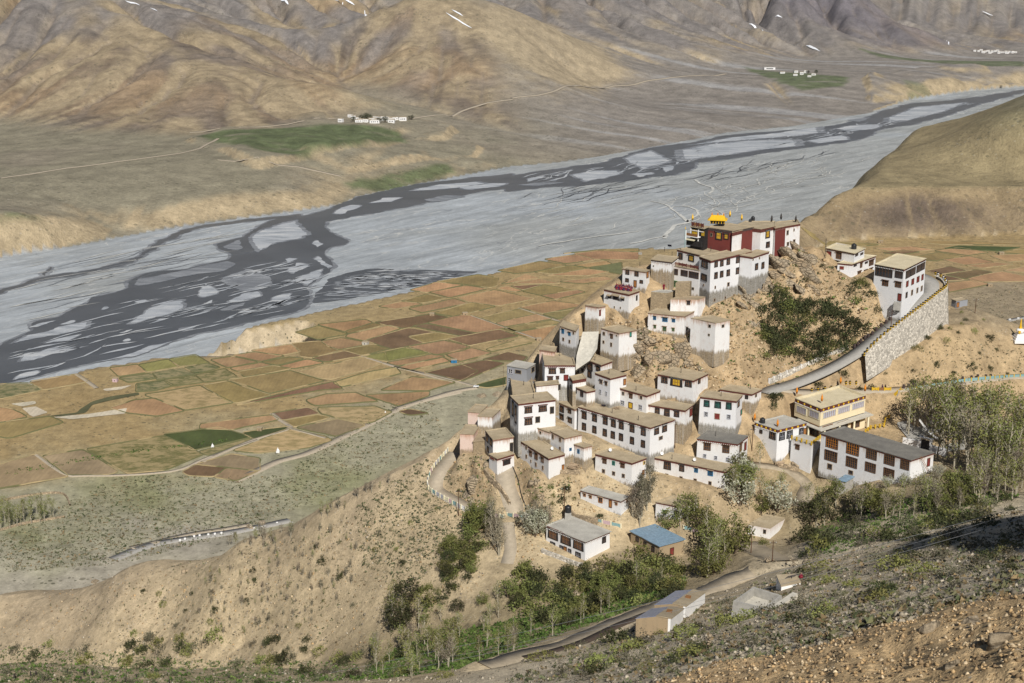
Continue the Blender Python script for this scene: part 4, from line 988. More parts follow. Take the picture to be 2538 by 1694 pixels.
 ter = mixc(ter, tone((174,157,127),0.25 * fbm(X / 12, Y / 60,3,155)), kk)
 mt = S_MTN(X, Y); j = np.flatnonzero(mt > -45)
 x, y, z = X[j], Y[j], Z[j]
 a = fbm(x / 420, y / 420,4,161); b_ = fbm((x * .7 + y * .5) / 90,(y * .7 - x * .5) / 420,4,162)
 far = sstep(2900,3700, y - 0.25 * x)
 # scree and soil drawn out down the slopes: noise averaged along the fall line
 xs, ys = x.copy(), y.copy(); sk = np.zeros(len(x)); sk2 = np.zeros(len(x)); sk3 = np.zeros(len(x))
 for q_ in range(9):
  sk += pnoise(xs / 26, ys / 26,165); sk2 += pnoise(xs / 62, ys / 62,166); sk3 += pnoise(xs / 12, ys / 12,167)
  gx_ = FAR(xs + 30, ys) - FAR(xs - 30, ys) + 0.35 * (ERO(xs + 30, ys) - ERO(xs - 30, ys)); gy_ = FAR(xs, ys + 30) - FAR(xs, ys - 30) + 0.35 * (ERO(xs, ys + 30) - ERO(xs, ys - 30)); gl_ = np.hypot(gx_, gy_) + 1e-6
  xs = xs + 24 * gx_ / gl_; ys = ys + 24 * gy_ / gl_
 sk /= 2.4; sk2 /= 2.6; b_ = 0.35 * b_ + 0.5 * sk + 0.6 * sk2
 mc = mixc(tone((122,109,94),0 * a), np.array(lin(158,142,115))[None], sstep(-0.3,0.25, b_ + 0.3 * a))
 mc = mixc(mc, np.array(lin(164,140,108))[None],0.6 * sstep(0.05,0.4, a - 0.3 * b_))
 mc = mixc(mc, np.array(lin(130,126,123))[None], np.clip(0.75 * sstep(-0.1,0.5,-a - 0.45 * sk2 + 0.4 * far),0,1) * (0.25 + 0.75 * sstep(2650,3150, y - 0.1 * x)))
 mc = mc * (1 + 0.22 * fbm(x / 25, y / 25,4,163) + 0.16 * np.clip(sk3 / 2.2,-1,1) + 0.10 * np.clip(sk, -1,1))[:, None]
 mc = mixc(mc, tone((108,103,108),0.35 * fbm(x / 60, y / 120,4,164)),0.8 * sstep(0.45,0.8, fbm(x / 900, y / 900,2,88) + 0.45) * sstep(3900,4500, y))
 mc = mixc(mc, tone((134,122,108),0.15 * b_),0.6 * sstep(1.6,4.5, ACC(x, y)))
 ter[j] = mixc(ter[j], mc, sstep(-40,60, mt[j]))
 for (pl, amt) in GREENS:
  P_ = np.array(pl); j = np.flatnonzero((X > P_[:, 0].min() - 30) & (X < P_[:, 0].max() + 30) & (Y > P_[:, 1].min() - 30) & (Y < P_[:, 1].max() + 30))
  x, y = X[j], Y[j]
  k = sstep(-8,10, sdf_poly(x, y, pl) + 14 * fbm(x / 40, y / 40,3,171)) * amt * sstep(-0.5,0.0, fbm(x / 60, y / 25,2,173) + 0.2)
  ter[j] = mixc(ter[j], tone((98,108,74),0.5 * fbm(x / 22, y / 14,2,172)), k)
 col[ii] = ter
 return np.clip(col, 0.01,0.8)
GREENS = [(plan([(490,338),(600,322),(700,315),(860,308),(1000,308),(1010,318),(900,345),(760,368),(640,372)],50),0.95),
   (plan([(850,395),(960,378),(1110,350),(1130,360),(980,392),(870,400)],45),0.9),(plan([(950,415),(1100,396),(1190,386),(1180,396),(1050,414)],40),0.9),(plan([(0,518),(100,508),(115,515),(0,526)],44), .8),
   (plan([(1840,172),(1950,182),(2110,195),(2090,205),(1990,212),(1900,195)],36),0.9),(plan([(2130,135),(2300,142),(2538,152),(2538,165),(2400,163),(2250,150)],40),0.85),(plan([(2230,200),(2300,205),(2350,215),(2260,218)],30), .5)]
# ---- the ground is one sheet of rings and spokes, finer where the hill stands
def build_land():
 tx = np.unique(np.concatenate([np.linspace(-0.95,-0.42,34), np.linspace(-0.42,0.42,660), np.linspace(0.42,0.95,40)]))
 ry = np.unique(np.concatenate([np.linspace(-60,30,12), np.geomspace(30,200,120), np.geomspace(200,430,380), np.geomspace(430,1000,100), np.geomspace(1000,2300,150), np.geomspace(2300,4700,250), np.geomspace(4700,8000,24)]))
 T, Yg = np.meshgrid(tx, ry)
 Xg = T * np.maximum(Yg, 40 + 0 * Yg)
 X = Xg.ravel(); Y = Yg.ravel()
 Z = np.empty_like(X)
 for i in range(0, len(X),120000): Z[i:i + 120000] = terrain(X[i:i + 120000], Y[i:i + 120000])
 nr, nc = Xg.shape
 Zg = Z.reshape(nr, nc)
 # normals
 P = np.dstack([Xg, Yg, Zg])
 du = np.gradient(P, axis=1); dv = np.gradient(P, axis=0)
 Nn = np.cross(du, dv); Nn /= np.linalg.norm(Nn, axis=2, keepdims=True) + 1e-12
 V = P.reshape(-1,3)
 col = ground_colors(V, Nn.reshape(-1,3))
 idx = np.arange(nr * nc).reshape(nr, nc)
 Q = np.stack([idx[:-1, :-1], idx[:-1,1:], idx[1:, 1:], idx[1:, :-1]],-1).reshape(-1,4)
 c = V[Q].mean(1)
 s = np.where(c[:, 1] < 300,900.0, S_NEAR(c[:, 0], c[:, 1])); sf = np.where(c[:, 1] < 1200,-200.0, S_FAR(c[:, 0], c[:, 1]))
 mt = S_MTN(c[:, 0], c[:, 1]); sp = S_PLT(c[:, 0], c[:, 1])
 hillm = (c[:, 2] > 36) & (c[:, 1] < 720)
 kinds = np.full(len(Q),0)                                   # valley floor
 kinds[hillm] = 1
 kinds[(sp > -80) & (c[:, 2] > 26.5) & (c[:, 1] > 1200)] = 2
 kinds[(s < 0) & (sf < 0) & (c[:, 2] < 3)] = 3
 kinds[sf > 0] = 4
 kinds[mt > 0] = 5
 names = ['valley_floor', 'monastery_hill', 'river_terrace', 'river_bed', 'far_valley_side', 'mountains']
 for k, nm in enumerate(names):
  f = Q[kinds == k]
  u, inv = np.unique(f, return_inverse=True)
  o = put(nm, np_mesh(nm, V[u], inv.reshape(-1,4), M['land_' + ('river' if k == 3 else 'far' if k >= 4 or k == 2 else 'near' if k == 1 else 'valley')], True, {'gc': col[u]}))
  o['kind'] = 'structure'
  LAND[nm] = o
LAND = {}
FLOW = math.atan2(*(np.array(far_edge[10]) - np.array(far_edge[5]))[::-1])
def landmat(name, s1, s2, bump, dist, dots, pale, dsc):
 """ground: colour from the survey, broken by blotches, pale stones and dark tufts"""
 t = NT(name); v = t.geo()
 c = t.attr('gc', 'Color')
 n1 = t.noise(v, s1,7,0.7); n2 = t.noise(v, s2,4,0.75)
 k = t.mix(1.0, c, t.ramp(n1,[(0.32,0.72),(0.68,1.26)]), 'MULTIPLY')
 k = t.mix(1.0, k, t.ramp(n2,[(0.30,0.80),(0.70,1.18)]), 'MULTIPLY')
 cl = t.noise(v, dsc * 0.12,3,0.6)
 for sc, amt, colr, rad in ((dsc, dots, (0.075,0.075,0.045),0.30),(dsc * 1.7, pale, (0.55,0.52,0.46),0.26),(dsc * 0.55, dots * 0.8,(0.095,0.085,0.055),0.26)):
  x = t.n('TexVoronoi'); x.inputs['Scale'].default_value = sc; t.l(v, x.inputs['Vector'])
  g = t.n('RGBToBW'); t.l(x.outputs['Color'], g.inputs[0])
  r_ = t.math('MULTIPLY', t.math('SUBTRACT', t.math('ADD', g.outputs[0], t.math('MULTIPLY', t.math('SUBTRACT', cl, 0.5),1.2)),0.38), rad * 2.0)
  m = t.math('MULTIPLY', t.math('SUBTRACT', r_, x.outputs['Distance']),14.0, clamp=True)
  k = t.mix(t.math('MULTIPLY', m, amt), k, colr)
 t.color(k)
 t.b.inputs['Roughness'].default_value = 0.95; t.b.inputs['Specular IOR Level'].default_value = 0.1
 t.bump(t.math('ADD', t.math('MULTIPLY', n1,0.6), t.math('MULTIPLY', n2,0.4)), bump, dist)
 M[name] = t.m
landmat('land_near', 0.35,2.2,0.9,0.6,0.55,0.5,0.95)
landmat('land_valley', 0.12,0.9,0.6,0.8,0.75,0.25,0.32)
t = NT('land_river'); c = t.attr('gc', 'Color')
def flowc(sx, sy):
 g = t.n('NewGeometry'); mp = t.n('Mapping'); mp.vector_type = 'POINT'; mp.inputs['Rotation'].default_value = (0,0,-FLOW); mp2 = t.n('Mapping'); mp2.inputs['Scale'].default_value = (sx, sy, 1)
 t.l(g.outputs['Position'], mp.inputs[0]); t.l(mp.outputs[0], mp2.inputs[0]); return mp2.outputs[0]
n1 = t.noise(flowc(.012, .07),1.0,8, .68, .8); n2 = t.noise(flowc(.15, .4),1.0,4, .7)
k = t.mix(1.0, c, t.ramp(n1,[(.32, .74),(.68,1.24)]), 'MULTIPLY'); k = t.mix(1.0, k, t.ramp(n2,[(.3, .86),(.7,1.12)]), 'MULTIPLY')
def thread(sx, sy, wd, off, col, amt, msk):
 global k
 v = t.n('VectorMath'); v.operation = 'ADD'; t.l(flowc(sx, sy), v.inputs[0]); v.inputs[1].default_value = (off, off * 1.7,0)
 n = t.noise(v.outputs[0],1.0,4, .55,1.2); d = t.math('ABSOLUTE', t.math('SUBTRACT', n, .5))
 f = t.ramp(d, [(0.0,1.0),(wd, 0.0)]); m = t.ramp(t.noise(flowc(.002, .006),1.0,2, .5), msk)
 k = t.mix(t.math('MULTIPLY', t.math('MULTIPLY', f, m), amt), k, col)
thread(.006, .022, .012,3.0, lin(206,204,196), .75,[(.44,0.0),(.56,1.0)]); thread(.010, .034, .010,9.0, lin(200,199,194), .6,[(.40,1.0),(.52,0.0)]); thread(.005, .020, .010,17.0, lin(112,115,119), .55,[(.46,0.0),(.60,1.0)])
t.color(k); t.b.inputs['Specular IOR Level'].default_value = .1; t.bump(n2, .25, .5); M['land_river'] = t.m
landmat('land_far', 0.03,0.22,1.0,6.0,0.45,0.2,0.11)
# tracks near the hill: the ground is cut and filled along them before the land is built
NEAR_TRACKS = []
def near_track(name, tg, pts, w, mat, cutw=3.0):
 P = resample(hits(tg, pts),2.0)
 z = P[:, 2].copy()
 for _ in range(10): z[1:-1] = 0.25 * z[:-2] + 0.5 * z[1:-1] + 0.25 * z[2:]
 P[:, 2] = z
 level(P, w, cutw, 0.12)
 NEAR_TRACKS.append((name, P, w * (0.9 + 0.25 * fbm(P[:, 0] / 4, P[:, 1] / 4,2,77)), mat))
 ROADS_FLAT.append(([tuple(p[:2]) for p in P[::3]] + [tuple(P[-1, :2])], w))
near_track('gully_track', 'G', [(-300,1480),(0,1400),(400,1285),(800,1110),(1200,960),(1450,880),(1700,770),(1850,712),(1980,640)],2.6, 'trodden')
near_track('village_lane', 'F', [(60,748),(250,772),(420,800),(520,860),(560,940),(540,1030),(500,1100)],2.0, 'trodden', 5.0)
near_track('yard', 'G', [(1760,480),(1880,540),(2000,590),(2100,620)],3.6, 'trodden', 5.0)
near_track('lower_road', 'E', [(330,1322),(500,1345),(700,1345),(900,1335),(1100,1335),(1350,1318),(1600,1290),(1800,1262),(2000,1240),(2200,1225),(2400,1215)],2.2, 'track')
near_track('foot_path', 'H', [(1160,1100),(1180,1250),(1190,1400),(1150,1560)],1.6, 'track')
near_track('ramp', 'H', [(1120,480),(1140,620),(1190,800),(1250,1000)],2.6, 'track')
ROADS_FLAT.append(([tuple(p[:2]) for p in ROAD_HILL[::4]] + [tuple(ROAD_HILL[-1, :2])],3.2)); ROADS_FLAT.append(([tuple(p[:2]) for p in PATH_LEFT[::4]] + [tuple(PATH_LEFT[-1, :2])],2.2))
H1_DONE = True
build_land()
# ---------------------------------------------------------------- river
def wobble(poly, step, amp, seed, wl, soft=2):
 """edge of a polygon made natural"""
 out = []
 n = len(poly)
 for i in range(n):
  a = np.array(poly[i]); b = np.array(poly[(i + 1) % n]); L = np.linalg.norm(b - a); k = max(1, int(L / step))
  for j in range(k): out.append(a + (b - a) * j / k)
 P = np.array(out)
 # soften corners
 for _ in range(soft): P = 0.5 * P + 0.25 * (np.roll(P, 1,0) + np.roll(P, -1,0))
 P[:, 0] += amp * fbm(P[:, 0] / wl, P[:, 1] / wl, 5, seed, .6); P[:, 1] += amp * fbm(P[:, 0] / wl, P[:, 1] / wl, 5, seed + 7, .6)
 return P
def sheet(name, polys, z, mat, kind='structure', parent=None, step=4, amp=11, wl=48, seed=200):
 m = MB()
 for k, pl in enumerate(polys):
  P = wobble(pl, step, amp, seed + 3 * k, wl)
  m.add([(p[0], p[1], z + 0.03 * k) for p in P],[tuple(range(len(P)))])
 o = m.build(name, mat, parent)
 # make every face look up
 me = o.data
 if any(p.normal.z < 0 for p in me.polygons):
  import bmesh
  bm = bmesh.new(); bm.from_mesh(me)
  for f in bm.faces:
   if f.normal.z < 0: f.normal_flip()
  bm.to_mesh(me); bm.free()
 if kind: o['kind'] = kind
 return o
t = NT('water'); v = t.geo()
n = t.noise(t.geo((0.5,1.0,1)),0.02,5,0.6)
t.color(t.ramp(n, [(0.3, lin(74,78,82)),(0.7, lin(90,94,98))]))
t.b.inputs['Roughness'].default_value = 0.34; t.b.inputs['Specular IOR Level'].default_value = 0.28
t.bump(t.noise(v, 0.35,3,0.6),0.12,0.3)
M['water'] = t.m
def gravelmat(name, c1, c2, c3):
 t = NT(name); v = t.geo()
 n = t.noise(t.geo((0.012,0.05,1)),1.0,7,0.66,1.4); n2 = t.noise(v, 0.3,4,0.7)
 k = t.ramp(n, [(0.34, c1),(0.5, c2),(0.66, c3)])
 t.color(t.mix(0.25, k, t.ramp(n2,[(0.3,0.1),(0.7,0.6)]), 'SOFT_LIGHT')); M[name] = t.m
gravelmat('gravel', lin(140,145,150), lin(172,176,180), lin(196,197,196))
gravelmat('silt', lin(108,111,116), lin(128,131,135), lin(152,155,158))
gravelmat('dry_channel', lin(176,176,170), lin(200,199,192), lin(214,212,204))
def rp(tg, pts): return plan(pts, 0.0, tg)
water = [rp('W', [(-300,960),(-300,700),(0,668),(30,645),(150,592),(130,560),(250,540),(430,440),(560,412),(590,392),(572,398),(590,360),(680,325),(830,310),(1030,268),(1060,245),(1000,218),(1010,190),(1110,160),(1190,112),(1270,82),(1380,66),(1420,58),(1490,40),
     (1560,10),(1640,-20),(1790,-56),(1900,-78),(2100,-100),(2349,-128),(2349,-60),(2200,-45),(2000,0),(1800,40),(1600,70),(1500,96),(1482,106),(1530,150),(1600,182),(1580,200),(1500,215),(1470,240),(1520,290),(1500,330),(1430,380),(1420,430),(1400,470),(1370,500),(1150,550),(1050,578),(940,605),(830,625),
     (640,700),(400,750),(270,780),(130,815),(0,838)]),
   rp('U', [(-30,880),(-30,810),(100,790),(250,770),(430,745),(560,700),(640,678),(750,665),(830,655),(960,625),(1200,603),(1400,590),(1560,560),(1700,512),(1830,475),(2000,462),(2180,440),(2349,412),(2349,425),(2150,478),(2000,530),(1850,570),(1700,592),(1600,640),(1450,665),(1250,690),(1000,730),(838,748),(830,780),(720,805),(560,825),(350,850),(150,862)]),
   rp('W', [(-300,470),(0,408),(200,348),(440,312),(600,266),(680,218),(720,186),(830,134),(950,106),(1100,86),(1390,58),(1390,68),(1100,97),(960,116),(840,146),(745,195),(720,222),(690,228),(610,278),(440,326),(210,360),(0,425),(-300,490)]),
   rp('W', [(205,345),(212,318),(228,296),(234,298),(222,322),(216,346)])]
river = sheet('river_water', water, 0.35, M['water'], seed=210)
def grow(P, d, seed):
 P = np.asarray(P); g = np.roll(P, -1,0) - np.roll(P, 1,0); n = np.c_[g[:, 1],-g[:, 0]]; n /= np.linalg.norm(n, axis=1)[:, None] + 1e-9
 ar = np.sum(P[:, 0] * np.roll(P[:, 1],-1) - np.roll(P[:, 0],-1) * P[:, 1])
 return P + n * (d * np.sign(ar) * (0.75 + 1.3 * fbm(P[:, 0] / 25, P[:, 1] / 25,3, seed)))[:, None]
m = MB()
for k, wp in enumerate(water):
 P = grow(wobble(wp, 4,11,210 + 3 * k, 48),4.5,700 + k); m.add([(q[0], q[1],0.27 + .008 * k) for q in P],[tuple(range(len(P)))])
o = m.build('damp_margin', M['silt'], LAND['river_bed'])
for f in o.data.polygons:
 if f.normal.z < 0: f.flip()
wet = sheet('wet_silt', [rp('W', [(1425,465),(1520,350),(1700,308),(1900,314),(2192,322),(2100,345),(2000,372),(1700,432),(1500,462)])],0.33, M['water'], seed=230)
bars = [('W', b) for b in ([(1020,370),(1040,345),(1140,307),(1230,350),(1250,380),(1150,415),(1060,395)],[(1030,465),(1090,430),(1200,410),(1210,435),(1060,470)],[(580,570),(620,530),(740,465),(850,445),(860,480),(830,500),(700,540)],
  [(910,445),(910,410),(950,375),(1000,405),(1000,430),(940,445)],[(20,660),(100,625),(260,580),(430,545),(430,575),(270,610),(110,640)],[(615,385),(640,355),(780,330),(1030,275),(1085,285),(1050,310),(860,345),(640,390)],
  [(1298,268),(1330,258),(1365,266),(1320,282)],[(1318,322),(1370,280),(1412,290),(1400,310),(1340,335)],[(1345,360),(1390,330),(1490,305),(1470,340),(1400,395)],[(1420,192),(1450,176),(1492,195),(1460,216)],[(1015,212),(1100,174),(1112,215),(1070,227)],
  [(1130,180),(1160,150),(1240,112),(1370,82),(1385,110),(1440,145),(1400,170),(1250,200),(1170,240)],[(60,820),(110,790),(195,770),(180,795),(130,810)],[(65,742),(130,700),(330,660),(310,690),(180,725)],[(170,655),(250,630),(380,612),(330,640)],[(810,597),(830,578),(905,566),(890,590)],
  [(1215,462),(1260,435),(1350,419),(1340,445),(1270,468)],[(120,585),(190,555),(260,545),(180,575)],[(260,570),(310,548),(350,545),(300,570)],[(915,475),(970,448),(975,465)],[(1010,502),(1070,475),(1130,468),(1060,502)],[(395,748),(560,710),(700,662),(830,640),(640,704)],
  [(450,495),(480,480),(500,488),(470,500)],[(605,465),(650,450),(700,452),(640,468)],[(520,610),(570,595),(620,590),(560,608)],[(900,515),(960,490),(1010,478),(950,510)],[(1440,262),(1460,250),(1520,300),(1500,312)],[(550,640),(590,625),(620,632),(580,645)],
  [(1520,60),(1560,30),(1620,15),(1660,18),(1580,60)],[(1680,10),(1760,-15),(1850,-20),(1800,5)],[(1930,-5),(2060,-30),(2140,-22),(2000,5)],[(1850,-45),(2000,-75),(2200,-92),(2250,-80),(2050,-55)],[(2080,-62),(2250,-82),(2349,-85),(2300,-70),(2150,-50)])]
bars += [('U', b) for b in ([(500,730),(560,708),(640,690),(700,715),(740,742),(600,782)],[(260,802),(380,785),(500,780),(520,800),(330,837)],[(165,827),(218,818),(200,836)],[(742,692),(900,662),(1100,642),(1330,640),(1350,670),(1150,690),(900,727),(760,742)],
  [(780,672),(1000,632),(1200,614),(1430,580),(1440,610),(1250,630),(980,652)],[(1345,648),(1450,628),(1530,620),(1560,640),(1400,662)],[(1480,592),(1560,575),(1700,570),(1690,590),(1540,607)],[(1540,552),(1645,538),(1600,562)],[(1705,545),(1850,492),(2100,468),(2000,510),(1800,560),(1700,562)],
  [(540,800),(640,792),(660,800),(580,815)],[(60,822),(160,806),(150,818),(70,838)],[(690,770),(740,760),(745,780),(700,795)],[(20,850),(140,838),(250,838),(120,856)])]
bar_polys = [rp(tg, b) for tg, b in bars]
for k, bp in enumerate(bar_polys):
 g_ = sheet('gravel_bar', [bp],0.50, M['silt'], parent=river, kind=None, seed=260 + k * 5, step=3, amp=9, wl=30)
 if k % 5:
  P = wobble(bp, 3,9,260 + k * 5,30); P = P.mean(0) + (P - P.mean(0)) * .86; m = MB(); m.add([(q[0], q[1],0.55) for q in P],[tuple(range(len(P)))])
  o = m.build('dry_top', M['gravel'], g_)
  if o.data.polygons[0].normal.z < 0: o.data.flip_normals()
def streaks(name, region, n, lmin, lmax, wmin, wmax, ang, mat, z, seed, curl=0.5):
 """long thin lenses lying along the flow"""
 r = np.random.default_rng(seed); V = []; Fc = []
 R_ = np.array(region); c0, c1 = R_.min(0), R_.max(0); k = 0
 while k < n:
  p = r.uniform(c0, c1)
  if sdf_poly(np.array([p[0]]), np.array([p[1]]), region)[0] < 4: continue
  k += 1
  L = r.uniform(lmin, lmax); w = r.uniform(wmin, wmax); a = ang + r.normal(0,0.12); nseg = max(4, int(L / 9)); pts = []
  for i in range(nseg + 1):
   pts.append(p.copy()); p = p + np.array([math.cos(a), math.sin(a)]) * L / nseg; a += r.normal(0, curl * 0.35) ; a += (ang - a) * 0.2
  pts = np.array(pts); d = np.gradient(pts, axis=0); nrm = np.c_[-d[:, 1], d[:, 0]] / (np.linalg.norm(d, axis=1)[:, None] + 1e-9)
  ww = w * np.sin(np.linspace(0.08, math.pi - 0.08, nseg + 1)) * r.uniform(0.6,1.3, nseg + 1)
  b = len(V)
  for i in range(nseg + 1): V += [tuple(pts[i] + nrm[i] * ww[i]) + (z,), tuple(pts[i] - nrm[i] * ww[i]) + (z,)]
  Fc += [(b + 2 * i, b + 2 * i + 1, b + 2 * i + 3, b + 2 * i + 2) for i in range(nseg)]
 return put(name, np_mesh(name, V, Fc, mat, False))
flow = math.atan2(*(np.array(far_edge[10]) - np.array(far_edge[5]))[::-1])
tag(streaks('gravel_streaks', rp('W', [(1425,465),(1520,350),(1700,308),(1900,314),(2192,322),(2000,372),(1700,432),(1500,462)]),150,8,30,0.8,2.6,0.03, M['gravel'],0.5,5,0.12), 'pale gravel streaks in the wet silt at the river edge', 'gravel', kind='stuff')
tag(streaks('dry_channels', rp('U', [(620,1080),(560,980),(720,900),(1000,830),(1250,740),(1480,715),(1470,800),(1200,900),(1000,1000),(840,1060)]),90,35,150,0.3,1.1, flow + 0.18, M['dry_channel'],0.5,6,0.9), 'white dried-out braided channels on the gravel plain', 'gravel', kind='stuff')
tag(streaks('dry_channels', rp('U', [(30,1100),(30,900),(600,840),(560,980),(620,1060)]),24,30,110,0.3,0.8, flow + 0.1, M['dry_channel'],0.5,9,0.7), 'faint pale dry channels across the middle of the gravel plain', 'gravel', kind='stuff')
tag(streaks('gravel_streaks', rp('W', [(0,600),(0,300),(700,200),(1350,80),(1100,160),(560,390),(250,530)]),50,20,90,0.4,1.3, flow, M['dry_channel'],0.5,8,0.4), 'pale streaks on the gravel flats left of the main channel', 'gravel', kind='stuff')
tag(streaks('gravel_streaks', rp('W', [(0,830),(0,700),(150,620),(300,560),(560,440),(900,350),(1300,260),(1400,400),(1350,490),(900,600),(400,740)]),110,14,70,0.5,2.6, flow, M['gravel'],0.6,12,0.5), 'thin pale gravel bars inside the broad dark channel', 'gravel', kind='stuff')
tag(streaks('gravel_streaks', rp('U', [(0,860),(0,820),(450,760),(900,670),(1500,590),(2000,480),(2150,470),(1700,590),(1000,720),(500,820)]),130,20,120,0.6,2.4, flow + .05, M['gravel'],0.6,13,0.6), 'thin pale gravel bars in the upper braided channel', 'gravel', kind='stuff')
tag(streaks('water_threads', rp('U', [(0,960),(0,890),(800,800),(1400,700),(1450,720),(900,850),(400,940)]),60,40,160,0.4,1.2, flow + .05, M['water'],0.55,14,0.7), 'thin dark threads of water on the gravel plain', 'water', kind='stuff')
tag(streaks('water_threads', rp('W', [(0,560),(0,330),(600,240),(1150,110),(1000,200),(500,400),(200,530)]),26,40,170,0.4,1.0, flow, M['silt'],0.48,15,0.5), 'faint damp threads on the left gravel flats', 'gravel', kind='stuff')
big = [(700,1095),(740,1040),(800,1020),(770,985),(880,905),(900,880),(830,830)]
def ribbon(name, P, w, mat, z=None, parent=None, skirt=0.0, follow=None, kind='structure', lift=0.0):
 P = np.asarray(P, float)
 d = np.gradient(P[:, :2], axis=0); nrm = np.c_[-d[:, 1], d[:, 0]] / (np.linalg.norm(d, axis=1)[:, None] + 1e-9)
 w = np.broadcast_to(np.asarray(w, float),(len(P),))
 Lp = P[:, :2] + nrm * w[:, None]; Rp = P[:, :2] - nrm * w[:, None]
 if follow:
  zl = terrain(Lp[:, 0], Lp[:, 1]) + lift; zr = terrain(Rp[:, 0], Rp[:, 1]) + lift; zc = terrain(P[:, 0], P[:, 1]) + lift
  zl = np.maximum(zl, zc - 0.3); zr = np.maximum(zr, zc - 0.3)
 else:
  zz = np.full(len(P), z) if z is not None else P[:, 2] + lift
  zl = zr = zz
 n = len(P); V = [(*Lp[i], zl[i]) for i in range(n)] + [(*Rp[i], zr[i]) for i in range(n)]
 Fc = [(i, n + i, n + i + 1, i + 1) for i in range(n - 1)]
 if skirt:
  V += [(*Lp[i], zl[i] - skirt) for i in range(n)] + [(*Rp[i], zr[i] - skirt) for i in range(n)]
  Fc += [(2 * n + i, i, i + 1,2 * n + i + 1) for i in range(n - 1)] + [(n + i, 3 * n + i, 3 * n + i + 1, n + i + 1) for i in range(n - 1)]
 o = put(name, np_mesh(name, V, Fc, mat, False), parent)
 if kind: o['kind'] = kind
 return o
for k, (line, w) in enumerate((([(700,1095),(745,1040),(800,1022),(768,985)],3.2),([(800,1022),(850,985),(835,960),(790,945)],2.0),([(900,890),(925,868),(880,850),(835,825)],2.4),([(770,985),(700,940),(640,925)],1.6),([(120,1130),(330,1095),(580,1062)],2.0),([(540,1120),(700,1085)],2.2))):
 Pn = resample([(*q, 0) for q in rp('U', line)],9); Pn[:, :2] += 5 * np.c_[fbm(Pn[:, 0] / 30, Pn[:, 1] / 30,3,300 + k), fbm(Pn[:, 0] / 30, Pn[:, 1] / 30,3,320 + k)]
 ribbon('dry_channel', Pn, w * (0.7 + 0.6 * np.abs(fbm(Pn[:, 0] / 15, Pn[:, 1] / 15,2,340 + k))), M['dry_channel'], z=0.6, parent=LAND['river_bed'], kind=None)
# ---------------------------------------------------------------- fields
t = NT('field'); v = t.geo()
oi = t.n('ObjectInfo'); c = oi.outputs['Color']
n1 = t.noise(v, 0.03,5,0.6); n2 = t.noise(v, 0.5,4,0.7)
wv = t.n('TexWave'); wv.wave_type = 'BANDS'; wv.bands_direction = 'X'; wv.inputs['Scale'].default_value = 0.11; wv.inputs['Distortion'].default_value = 1.2; wv.inputs['Detail'].default_value = 2; t.l(t.geo((1,-0.55,1)), wv.inputs[0])
k = t.mix(1.0, c, t.ramp(n1,[(0.32,0.74),(0.68,1.2)]), 'MULTIPLY')
k = t.mix(1.0, k, t.ramp(t.noise(t.geo((1, .45,1)),0.14,5, .7),[(0.3,0.8),(0.7,1.18)]), 'MULTIPLY')
k = t.mix(t.math('MULTIPLY', wv.outputs[0],0.10), k, (0.10,0.07,0.04))
k = t.mix(t.ramp(n2,[(0.5,0.0),(0.8,0.22)]), k, t.mix(0.6, c, (0.10,0.10,0.04)))
t.color(k); M['field'] = t.m
t = NT('field_mottled'); v = t.geo(); oi = t.n('ObjectInfo'); c = oi.outputs['Color']
n1 = t.noise(t.geo((0.6,1,1)),0.22,5,0.7)
t.color(t.mix(t.ramp(n1,[(0.44,0.0),(0.60,1.0)]), t.mix(0.5, c, (0.42,0.32,0.18)), t.mix(0.5, c, (0.065,0.085,0.03)))); M['field_mottled'] = t.m
FC = dict(t=(172,138,102), o=(148,129,86), g=(134,130,80), d=(124,100,74), k=(110,87,66), r=(128,100,78), p=(186,158,114), b=(150,132,102), G=(110,112,76), D=(74,84,48), W=(206,194,170), m=(130,122,80), w=(92,90,66))
